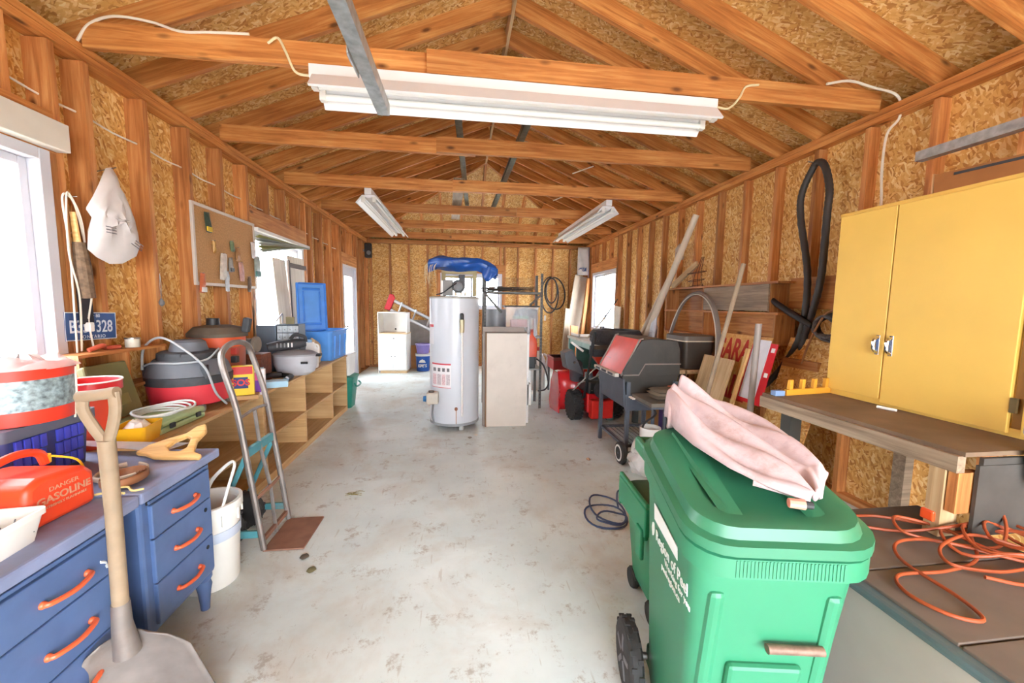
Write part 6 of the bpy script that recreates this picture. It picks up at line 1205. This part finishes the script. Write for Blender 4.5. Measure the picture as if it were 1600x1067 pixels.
o = MB().tube([(2.09, 2.58, 0.0), (2.145, 2.60, 1.32)], 0.022, 12).build('grey_pipe', mat('grey_pipe', '#8d8078', 0.5, var=0.1)); tag(o, 'grey metal pipe standing in front of the sign right half', 'pipe')
T = thing('sign_card', 'white card sheet with red backing leaning on the plywood', 'card', (2.30, 2.80, 0.70), 0.0)
MB().box(-0.005, 0.0, -0.02, 0.15, 0, 0.49, Ms).build('white_card', mat('white_card', '#dad9e0', 0.4), T, smooth=0); MB().box(0.002, 0.006, -0.09, 0.17, -0.03, 0.47, Ms).build('red_card', mat('red_card', '#d8232f', 0.4), T, smooth=0)
for z in (0.2, 0.4): MB().box(0.0, 0.0018, -0.075, -0.04, z, z+0.035, Ms).build('white_patch', WPLAST, T, smooth=0)
# ---- hanging vacuum hose with wand
T = thing('vacuum_hose', 'long black vacuum hose hung over a nail left of the yellow cabinet', 'hose', (2.75, 2.85, 2.56))
hp_ = [(-0.05, 0.30, -1.82), (-0.03, 0.14, -1.62), (-0.01, 0.01, -1.33), (0.0, 0.0, -0.88), (0.0, 0.11, -0.40), (0.0, 0.12, -0.20), (0.01, 0.05, -0.03), (0.01, 0.0, 0.01), (0.01, -0.06, -0.04), (0.0, -0.125, -0.22), (0.0, -0.125, -0.40), (0.0, -0.12, -0.88), (0.0, -0.07, -1.15), (0.0, -0.01, -1.38), (0.0, 0.0, -1.6), (-0.01, -0.06, -1.72)]
pth = smooth_path(hp_, 10); MB().tube(pth, [0.024+0.0025*(i % 2) for i in range(len(pth))], 12).build('hose', mat('ribbed_black_hose', '#34302e', 0.55, var=0.1), T)
MB().cyl((0.09, 0.0, 0.0), (-0.05, 0.03, 0.02), 0.004, n=6).build('nail', STEEL, T)
w_ = MB().tube([(-0.06, 0.30, -1.04), (-0.06, 0.22, -1.09), (-0.06, 0.06, -1.17), (-0.06, -0.14, -1.26)], [0.022, 0.024, 0.026, 0.022], 12).build('wand', BLACK, T); MB().lathe([(0.02, -0.03), (0.032, 0.0), (0.02, 0.03)], (-0.06, 0.31, -1.03), 14).build('wand_tip', BLACK, w_)
T = thing('rope_coil', 'black and white rope bundle hanging beside the yellow cabinet', 'rope', (2.70, 2.60, 1.30))
rc_ = MB()
for i in range(7): rc_.tube([(0.03*math.sin(a/18*2*PI*2+i), (0.10+0.006*i)*math.cos(a/18*2*PI)-0.01*i, (0.11)*math.sin(a/18*2*PI)*(0.6+0.06*i)) for a in range(18)], 0.011, 7, closed=True)
rc_.build('coil', mat('black_white_rope', '#4d4a4a', 0.8, var=0.7, scale=40), T)
MB().tube(smooth_path([(-0.03, 0.16, -0.30), (-0.03, 0.10, -0.12), (-0.03, 0.0, 0.08), (-0.02, -0.1, 0.13), (0, -0.2, 0.14)], 6), 0.008, 7).build('brown_cord', mat('brown_cord', '#9a6a44', 0.7), T)
lean('wood_block', 'short wooden block nailed under the hanging hose', (2.72, 2.95, 0.99), (2.72, 2.62, 0.99), 0.09, 0.07, W_STUD, 'block', (0, 0, 1))

# ---- work bench with yellow cabinet
T = thing('workshop_bench', 'heavy wooden work bench with worn top under the yellow cabinet', 'bench', (2.28, 1.6, 0)); _world_loc[T.name] = Matrix.Translation(T.location)
WORN = mat('worn_bench_top', '#77604b', 0.75, var=0.2, scale=5, dirt=0.4, dirtcol='#5a4636')
MB().box(-0.49, 0.50, -0.46, 0.5, 0.915, 0.932).build('top', WORN, T, smooth=0)
board('front_beam', (1.785, 1.145, 0.885), (1.785, 2.09, 0.885), 0.062, 0.035, W_OLD, T); board('bearer', (2.74, 1.16, 0.88), (2.74, 2.09, 0.88), 0.07, 0.04, W_OLD, T)
board('leg', (1.81, 1.205, 0.592), (1.81, 1.205, 0.853), 0.075, 0.05, W_PALE, T, up=(1, 0, 0)); board('leg_block', (1.83, 1.16, 0.70), (1.83, 1.16, 0.853), 0.10, 0.03, W_STUD, T, up=(1, 0, 0))
MB().box(-0.40, -0.33, 0.38, 0.45, 0, 0.915).build('leg', mat('dark_grey_post', '#47443f', 0.7), T, smooth=0); MB().box(0.40, 0.46, 0.38, 0.45, 0, 0.915).build('leg', W_OLD, T, smooth=0)
TARP2 = mat('tar_paper', '#443f3a', 0.85, var=0.2, scale=10)
MB().box(-0.42, 0.5, -0.468, -0.455, 0.74, 0.91).build('apron_flap', TARP2, T, smooth=0); MB().box(-0.44, -0.10, -0.472, -0.46, 0.62, 0.885).build('apron_flap', TARP2, T, smooth=0); MB().cyl((-0.13, -0.468, 0.76), (-0.13, -0.49, 0.76), 0.02, n=14).build('wooden_knob', W_SAW, T)
T = thing('yellow_cabinet', 'yellow painted plywood cabinet with chrome pulls on the work bench', 'cabinet', (2.20, 1.5, 0.933))
YEL2 = mat('yellow_cabinet_paint', '#dcb457', 0.4, var=0.06, scale=3, dirt=0.12, dirtcol='#c9b070')
MB().box(0.006, 0.55, -0.75, 0.59, 0.0, 1.05).build('case', YEL2, T, smooth=0, bevel=0.003)
MB().box(0.0, 0.01, -0.75, 0.59, 0.0, 0.035).build('bottom_rail', YEL2, T, smooth=0); MB().box(0.0, 0.01, -0.75, 0.59, 1.03, 1.05).build('top_rail', YEL2, T, smooth=0)
MB().box(0.002, 0.012, -0.258, -0.226, 0.0, 1.05).build('post', mat('brown_gap', '#8a6228', 0.6), T, smooth=0)
for y0_, y1_, hy in ((0.272, 0.572, 0.30), (-0.222, 0.266, 0.235), (-0.72, -0.262, None)):
    d = MB().box(-0.016, 0.002, y0_, y1_, 0.032 if y0_ > 0 else 0.014, 1.03).build('door', YEL2, T, smooth=0, bevel=0.003)
    if hy: MB().box(-0.02, -0.016, hy-0.010, hy+0.010, 0.265, 0.37).build('pull_plate', CHROME, d, smooth=0, bevel=0.003); MB().tube(smooth_path([(-0.018, hy, 0.275), (-0.04, hy, 0.29), (-0.045, hy, 0.318), (-0.04, hy, 0.345), (-0.018, hy, 0.36)], 5), 0.007, 8, flat=1.2).build('pull', CHROME, d)
for z in (0.10, 0.92): MB().box(-0.02, -0.008, -0.245, -0.225, z, z+0.06).build('hinge', mat('dark_hinge', '#6b5a3a', 0.5, 0.5), T, smooth=0)
T = thing('long_carton', 'long brown carton lying on top of the yellow cabinet', 'carton', (2.62, 1.79, 1.984), 0.0)
MB().box(-0.03, 0.10, -0.75, 0.13, 0, 0.19, Matrix.Rotation(0.13, 4, 'Z')).build('box', mat('brown_carton', '#a06a38', 0.8, var=0.1), T, smooth=0); MB().box(-0.036, 0.105, 0.132, 0.138, 0.0, 0.195, Matrix.Rotation(0.13, 4, 'Z')).build('end_flap', mat('pale_carton', '#c59a6c', 0.8), T, smooth=0)
MB().box(-0.0335, -0.0305, -0.6, 0.05, 0.165, 0.178, Matrix.Rotation(0.13, 4, 'Z')).build('print_band', VDARK, T, smooth=0)
for i in range(2): MB().box(-0.034, -0.0305, 0.03, 0.115, 0.04+0.03*i, 0.05+0.03*i, Matrix.Rotation(0.13, 4, 'Z')).build('print_line', mat('print_brown', '#6d4c2e', 0.8), T, smooth=0)
T = thing('peg_rack', 'yellow wooden rack with four pegs at the far end of the work bench', 'peg rack', (2.03, 2.04, 0.933), 0.15); PEGY = mat('yellow_peg_paint', '#d99a2e', 0.5, var=0.06)
MB().box(-0.17, 0.17, -0.012, 0.012, 0, 0.035).build('rail', PEGY, T, smooth=0, bevel=0.003)
for i in range(4): MB().hexa([(-0.15+0.092*i, -0.01, 0.035), (-0.125+0.092*i, -0.01, 0.035), (-0.125+0.092*i, 0.01, 0.035), (-0.15+0.092*i, 0.01, 0.035)], [(-0.145+0.092*i, -0.01, 0.09), (-0.122+0.092*i, -0.01, 0.09), (-0.122+0.092*i, 0.01, 0.09), (-0.145+0.092*i, 0.01, 0.09)]).build('peg', PEGY, T, smooth=0, bevel=0.002)
o = MB().box(-0.03, 0.03, -0.02, 0.02, 0, 0.03).build('blue_box', mat('blue_white_box', '#7590b8', 0.5), M=Matrix.Translation((1.82, 2.02, 0.933)), smooth=0, bevel=0.003); tag(o, 'tiny blue box at the far corner of the work bench', 'box')
o = MB().cyl((0, 0, 0), (0.02, -0.075, 0.0), 0.007, n=8).build('chalk_stick', WPLAST, M=Matrix.Translation((2.12, 1.72, 0.94))); tag(o, 'short white stick lying on the bench before the yellow cabinet', 'stick')
T = thing('soap_bottle', 'blue and white plastic bottle hooked on the near end of the bench', 'bottle', (2.06, 1.085, 0.82))
MB().lathe([(0.03, 0), (0.038, 0.02), (0.045, 0.14), (0.05, 0.18)], n=20, M=Matrix.Rotation(-0.12, 4, 'Y')).build('body', mat('blue_bottle_print', '#4d9dc0', 0.35, var=0.35, scale=18), T); MB().lathe([(0.052, 0.18), (0.055, 0.19), (0.05, 0.235), (0.03, 0.25)], n=20, M=Matrix.Rotation(-0.12, 4, 'Y')).build('cap', mat('pinkish_cap', '#d8cfca', 0.4), T)
# ---- grey storage deck box with orange cord
T = thing('deck_box', 'long pale grey storage box with dark lid in the right foreground', 'storage box', (1.62, 0.9, 0))
MB().box(-0.37, 0.36, -0.72, 0.50, 0.0, 0.55).build('body', mat('warm_grey_plastic', '#aaa29a', 0.5, var=0.04), T, smooth=0, bevel=0.01)
MB().box(-0.39, 0.38, -0.74, 0.52, 0.55, 0.58).build('lid_rim', mat('slate_green_rim', '#55666a', 0.5, var=0.08), T, smooth=0, bevel=0.012)
for y0_, y1_ in ((-0.72, -0.135), (-0.128, 0.145), (0.152, 0.50)): MB().box(-0.355, 0.36, y0_, y1_, 0.575, 0.589).build('lid_panel', mat('worn_lid', '#6f655d', 0.65, var=0.15, scale=6, dirt=0.4, dirtcol='#7d6750'), T, smooth=0, bevel=0.003)
T = thing('extension_lead', 'tangled orange extension cord heaped on the grey storage box', 'extension cord', (1.64, 1.02, 0.591))
T.scale = (0.87, 0.87, 1)
OC = mat('orange_cord', '#a04a26', 0.5, var=0.1); rn = random.Random(21)
c1 = [(-0.10, 0.36, 0.01), (0.05, 0.34, 0.01), (0.16, 0.22, 0.03), (0.03, 0.26, 0.05), (-0.02, 0.18, 0.03), (0.12, 0.10, 0.02), (0.28, 0.06, 0.03), (0.40, 0.16, 0.12), (0.30, 0.30, 0.14), (0.18, 0.22, 0.05), (0.22, 0.05, 0.02), (0.38, -0.02, 0.02), (0.46, 0.05, 0.05), (0.42, 0.2, 0.06), (0.25, 0.14, 0.04), (0.10, 0.02, 0.012), (-0.10, -0.02, 0.008), (-0.30, -0.02, 0.008), (-0.37, -0.10, 0.008), (-0.34, -0.20, 0.008), (-0.26, -0.23, 0.008), (-0.22, -0.14, 0.01), (-0.20, 0.05, 0.012), (-0.10, 0.14, 0.02), (0.06, 0.12, 0.025), (0.22, 0.0, 0.02), (0.36, -0.10, 0.012), (0.46, -0.16, 0.01)]
MB().tube(smooth_path(c1, 8), 0.0058, 8).build('cable', OC, T)
c2 = [(-0.12, 0.28, 0.008), (0.02, 0.22, 0.012), (0.16, 0.16, 0.05), (0.30, 0.14, 0.07), (0.44, 0.10, 0.04), (0.40, -0.04, 0.015), (0.24, -0.05, 0.015), (0.08, -0.05, 0.012), (-0.05, 0.0, 0.018), (0.02, 0.08, 0.03), (0.2, 0.1, 0.05), (0.34, 0.02, 0.03), (0.44, -0.08, 0.012), (0.30, -0.14, 0.01), (0.1, -0.12, 0.01), (-0.02, -0.08, 0.02)]
MB().tube(smooth_path(c2, 8), 0.0058, 8).build('cable', OC, T)
for k in range(3):
    cx, cy = 0.22+0.05*k, 0.08-0.04*k; MB().tube([(cx+(0.15-0.02*k)*math.cos(a/22*2*PI), cy+(0.10+0.015*k)*math.sin(a/22*2*PI), 0.03+0.02*k+0.014*math.sin(a*0.9+k)) for a in range(22)], 0.0058, 8, closed=True).build('cable', OC, T)
MB().box(0.14, 0.17, 0.20, 0.25, 0.05, 0.09).build('plug', mat('orange_plug', '#dd4f1e', 0.4), T, smooth=0, bevel=0.006)
# ---- big green cart with towel
GCART = mat('green_cart_plastic', '#2f7a58', 0.42, var=0.05, scale=4); GLID = mat('green_lid_plastic', '#2f7152', 0.42, var=0.07, scale=5, dirt=0.15, dirtcol='#6d8a4c')
T = thing('green_cart', 'large green wheeled recycling cart in the right foreground', 'wheeled bin', (0.82, 1.0, 0), -0.17)
def cring(w, d, yc, z, r=0.06, tilt=0.0, n=5):
    out = []
    for cx, cy, a0 in ((w/2-r, d/2-r, 0), (-w/2+r, d/2-r, PI/2), (-w/2+r, -d/2+r, PI), (w/2-r, -d/2+r, 1.5*PI)):
        for i in range(n+1):
            a = a0+PI/2*i/n; y = cy+r*math.sin(a); out.append((cx+r*math.cos(a), yc+y, z+tilt*(y+d/2)/d))
    return out
TL = 0.10
def sq(mb):
    mb.v = [(x*0.97, 0.30-(0.30-y)*0.85, z) for x, y, z in mb.v]; return mb
sq(MB().rings([cring(0.34, 0.36, 0.05, 0.03, 0.05), cring(0.36, 0.39, 0.045, 0.10, 0.05), cring(0.42, 0.50, 0.0, 0.72, 0.06, TL*0.6), cring(0.43, 0.52, 0.0, 0.80, 0.06, TL), cring(0.41, 0.50, 0.0, 0.80, 0.06, TL), cring(0.35, 0.37, 0.045, 0.12, 0.05)])).build('body', GCART, T)
sq(MB().rings([cring(0.44, 0.53, -0.005, 0.77, 0.08, TL), cring(0.475, 0.575, -0.015, 0.785, 0.10, TL), cring(0.475, 0.575, -0.015, 0.835, 0.10, TL), cring(0.43, 0.53, -0.005, 0.845, 0.08, TL)])).build('rim', GCART, T)
sq(MB().rings([cring(0.485, 0.595, -0.015, 0.846, 0.11, TL), cring(0.485, 0.595, -0.015, 0.872, 0.11, TL), cring(0.445, 0.555, -0.012, 0.878, 0.10, TL), cring(0.43, 0.54, -0.01, 0.905, 0.10, TL), cring(0.39, 0.49, 0.0, 0.912, 0.10, TL), cring(0.30, 0.36, 0.02, 0.905, 0.08, TL)])).build('lid', GLID, T)
for x in (-0.11, 0.11): sq(MB().hexa([(x-0.03, -0.24, 0.905), (x+0.03, -0.24, 0.905), (x+0.045, 0.2, 0.985), (x-0.045, 0.2, 0.985)], [(x-0.002, -0.20, 0.915), (x+0.002, -0.20, 0.915), (x+0.03, 0.2, 1.01), (x-0.03, 0.2, 1.01)])).build('lid_rib', GLID, T, smooth=0, bevel=0.004)
rb = MB()
for i in range(30):
    x = -0.13+0.26*i/29; rb.box(x-0.002, x+0.002, -0.3045, -0.301, 0.79, 0.832)
sq(rb).build('rim_ribs', GCART, T, smooth=0)['kind'] = 'stuff'
MB().box(-0.20, 0.20, 0.255, 0.33, 0.905, 0.945).build('hinge_block', GCART, T, smooth=0, bevel=0.012)
MB().tube([(-0.21, 0.335, 0.93), (0.21, 0.335, 0.93)], 0.018, 12).build('handle', GCART, T)
for s in (-1, 1): MB().box(s*0.215-0.012, s*0.215+0.012, 0.20, 0.345, 0.895, 0.95).build('handle_arm', GCART, T, smooth=0, bevel=0.01)
for s in (-1, 1): sq(MB().hexa([(s*0.15-0.022, -0.175, 0.22), (s*0.15+0.022, -0.175, 0.22), (s*0.15+0.022, -0.12, 0.22), (s*0.15-0.022, -0.12, 0.22)], [(s*0.15-0.022, -0.262, 0.72), (s*0.15+0.022, -0.262, 0.72), (s*0.15+0.022, -0.20, 0.72), (s*0.15-0.022, -0.20, 0.72)])).build('front_rib', GCART, T, smooth=0, bevel=0.015)
sq(MB().hexa([(-0.10, -0.205, 0.30), (0.10, -0.205, 0.30), (0.10, -0.16, 0.30), (-0.10, -0.16, 0.30)], [(-0.10, -0.236, 0.50), (0.10, -0.236, 0.50), (0.10, -0.19, 0.50), (-0.10, -0.19, 0.50)])).build('front_panel', GCART, T, smooth=0, bevel=0.012)
MB().cyl((-0.01, -0.166, 0.565), (0.13, -0.166, 0.565), 0.012, n=12).build('grab_bar', mat('rusty_bar', '#7d6355', 0.6, 0.4, var=0.3, scale=40), T)
MB().cyl((-0.235, 0.26, 0.125), (0.235, 0.26, 0.125), 0.012).build('axle', STEEL, T); MB().box(-0.17, 0.17, 0.18, 0.275, 0.09, 0.17).build('axle_housing', GCART, T, smooth=0, bevel=0.01)
for x in (-0.235, 0.235):
    w = wheel(T, (x, 0.26, 0.125), 0.125, 0.05, None, axis='x', tread=32, hubm=mat('cart_hub', '#4d4b4e', 0.5))
    for i in range(5): MB().box(-0.028, 0.028, -0.008, 0.008, 0.02, 0.078, Matrix.Translation((x, 0.26, 0.125)) @ Matrix.Rotation(i*2*PI/5, 4, 'X')).build('spoke', mat('cart_spoke', '#6b6a6e', 0.5), w, smooth=0)
# side face (towards the room) follows the body's taper
def side(y, z): 
    t = (z-0.10)/0.62; return -(0.36+(0.42-0.36)*t)/2*0.97-0.0015
def sfm(y, z): return frame((side(y, z), y, z), (0, -1, 0), (-0.048, 0, 1))
INK = mat('cart_white_ink', '#e4e9e6', 0.5, var=0.02)
text('lettering', 'Region of Peel', 0.05, sfm(0.0, 0.685), INK, T, sx=0.9, bold=0.0004); text('lettering', 'Working for you', 0.028, sfm(-0.05, 0.648), INK, T, bold=0.0003); text('lettering', 'peelregion.ca', 0.028, sfm(0.0, 0.617), INK, T, bold=0.0003)
lp = [(side(0, z)-0.001, y, z) for y, z in ((0.14, 0.79), (-0.06, 0.765), (-0.06, 0.725), (0.14, 0.735))]; MB().add(lp, [(0, 1, 2, 3)]).build('white_label', INK, T, smooth=0, solid=0.002)
MB().prism([(0.165, 0.71), (0.155, 0.71), (0.15, 0.69), (0.16, 0.665), (0.17, 0.69)], 'yz', side(0, 0.69)-0.001, side(0, 0.69)+0.004).build('leaf_emblem', INK, T, smooth=0)
TOW = mat('pink_terry_towel', '#b8a2a3', 0.9, var=0.1, scale=9, bump=0.5, dirt=0.85, dirtcol='#84624f')
T = thing('towel', 'pale pink towel bunched along the top of the green cart', 'towel', (0.88, 1.05, 0.0))
rn = random.Random(2)
TWL = [(0.735, 1.31), (0.715, 1.20), (0.72, 1.10), (0.755, 0.98), (0.80, 0.90), (0.865, 0.835)]
TWR = [(0.87, 1.37), (0.96, 1.27), (1.01, 1.15), (1.035, 1.04), (1.02, 0.94), (0.905, 0.845)]
def _pl(P, u):
    k = u*(len(P)-1); i = min(int(k), len(P)-2); f = k-i; return (P[i][0]+(P[i+1][0]-P[i][0])*f, P[i][1]+(P[i+1][1]-P[i][1])*f)
def towel(u, v):
    l, r = _pl(TWL, u), _pl(TWR, u); x = l[0]+(r[0]-l[0])*v; y = l[1]+(r[1]-l[1])*v; s = v*2-1
    base = 0.935 + 0.10*(y-0.80)/0.5
    e_ = math.sqrt(max(0, 1-s**4))
    wr = 0.020*math.sin(13*v+5*u)+0.014*math.sin(24*v-9*u+1)+0.012*math.sin(7*u+4*v)
    bul = (0.012+0.075*(1-u)**1.2)*e_ + wr*e_*(1-0.6*u)
    return (x-0.88, y-1.05, base+max(0.008, 0.014+bul))
MB().grid(towel, 60, 48).build('cloth', TOW, T, solid=0.010, smooth=80)
def fold(u, v):
    a = v*PI*1.55-0.5; r = 0.038+0.010*math.sin(u*6+1); return (-0.15+0.17*u+0.02*math.cos(a), 0.24+0.06*u+r*math.cos(a), 1.055+0.02*u+r*math.sin(a))
MB().grid(fold, 16, 16).build('rolled_end', TOW, T, solid=0.010, smooth=80)
MB().tube(smooth_path([(-0.095, -0.12, 0.968), (0.0, -0.185, 0.962), (0.1, -0.13, 0.985), (0.135, -0.04, 1.0)], 6), 0.010, 8).build('hem', TOW, T, smooth=80)
o = MB().tube([(0, 0, 0), (0.05, -0.02, 0)], [0.018, 0.02], 10).build('spray_bottle', mat('salmon_plastic', '#d98a78', 0.4), M=Matrix.Translation((0.83, 0.80, 0.90))); 
T2 = thing('small_bottle', 'small salmon bottle with dark cap under the towel hem', 'bottle', (0.82, 0.85, 0.937)); T2.scale = (0.65, 0.65, 0.65); o.parent = T2; o.location = (0, 0, 0.02); o.name = 'body'; MB().cyl((0.05, -0.02, 0.02), (0.075, -0.03, 0.02), 0.015, n=10).build('cap', BLACK, T2)
# ---- small green organics bin and blue cord
GB2 = mat('deep_green_bin', '#1c7f56', 0.35, var=0.06)
T = thing('organics_bin', 'small dark green wheeled bin tucked behind the large green cart', 'wheeled bin', (1.0, 1.66, 0), -0.08)
MB().rings([cring(0.27, 0.30, 0.0, 0.08, 0.03), cring(0.34, 0.38, 0.0, 0.50, 0.035), cring(0.32, 0.36, 0.0, 0.50, 0.035), cring(0.26, 0.29, 0.0, 0.10, 0.03)]).build('body', GB2, T)
MB().rings([cring(0.36, 0.40, 0.0, 0.502, 0.035), cring(0.36, 0.40, 0.0, 0.53, 0.035), cring(0.30, 0.34, 0.0, 0.55, 0.03)]).build('lid', mat('dark_green_lid', '#2f5a4a', 0.5, var=0.1), T)
MB().box(-0.205, -0.18, -0.16, 0.19, 0.44, 0.57).build('side_frame', GB2, T, smooth=0, bevel=0.006)
for a in ((-0.20, -0.18, -0.15, 0.20, 0.56, 0.585), (-0.2, -0.18, -0.15, -0.125, 0.42, 0.5595), (-0.2, -0.18, 0.175, 0.20, 0.42, 0.5595)): MB().box(*a).build('carry_handle', GB2, T, smooth=0, bevel=0.006)
MB().box(-0.215, -0.195, -0.15, -0.08, 0.33, 0.47).build('latch', GB2, T, smooth=0, bevel=0.008)
for y in (-0.11, 0.13):
    for x in (-0.13, 0.13): wheel(T, (x, y, 0.05), 0.05, 0.035, None, axis='x', tread=14, hubm=BLACK)
T = thing('extension_lead', 'blue extension cord looped on the floor beside the small green bin', 'extension cord', (0.95, 2.45, 0.0)); BC = mat('navy_cord', '#33466b', 0.5, var=0.1)
for k, (cx, cy, rx, ry) in enumerate(((0.03, 0.0, 0.14, 0.16), (0.07, 0.08, 0.11, 0.2), (0.05, -0.06, 0.10, 0.08))):
    MB().tube([(cx+rx*math.cos(a/24*2*PI), cy+ry*math.sin(a/24*2*PI), 0.008+0.010*k+0.006*math.sin(a*0.8+k)) for a in range(24)], 0.0065, 8, closed=True).build('loop', BC, T)
MB().tube(smooth_path([(0.16, 0.1, 0.01), (0.2, 0.22, 0.012), (0.26, 0.34, 0.008), (0.34, 0.36, 0.008)], 5), 0.0065, 8).build('tail', BC, T)

T = thing('grass_tuft', 'dry tuft of grass lying on the floor before the hand truck', 'dry grass', (-0.83, 2.95, 0)); rn = random.Random(6)
gt = MB()
for i in range(14): a = rn.uniform(-0.6, 0.6); x, y = rn.uniform(-0.03, 0.03), rn.uniform(-0.03, 0.03); gt.tube([(x, y, 0.003), (x+0.04*math.cos(a), y-0.04*math.sin(a), 0.010), (x+0.08*math.cos(a), y-0.08*math.sin(a), 0.004)], 0.0015, 4)
gt.build('blades', mat('dry_grass', '#8a8058', 0.9), T)['kind'] = 'stuff'
for lb, p, c in (('white paper scrap on the floor before the water heater', (0.17, 4.2, 0.001), '#e4e0d6'), ('grey dust clump on the floor before the water heater', (0.10, 4.12, 0.001), '#8f8a7e'), ('dark leaf scrap beside the rusty toe plate', (-0.87, 2.22, 0.001), '#5d5144'), ('olive leaf scrap on the floor near the toe plate', (-0.79, 2.10, 0.001), '#6b6648')):
    o = MB(); pillow(o, [(0.022*math.cos(i/7*2*PI)*(1+0.4*math.sin(5*i)), 0.03*math.sin(i/7*2*PI)) for i in range(7)], lambda a, b, d: (a, b, 0.006+d), 0.006, 3, 0.4, 3)
    o = o.build('floor_scrap', mat('scrap'+c[1:], c, 0.8), M=Matrix.Translation(p)); tag(o, lb, 'scrap', 'scraps on the floor')
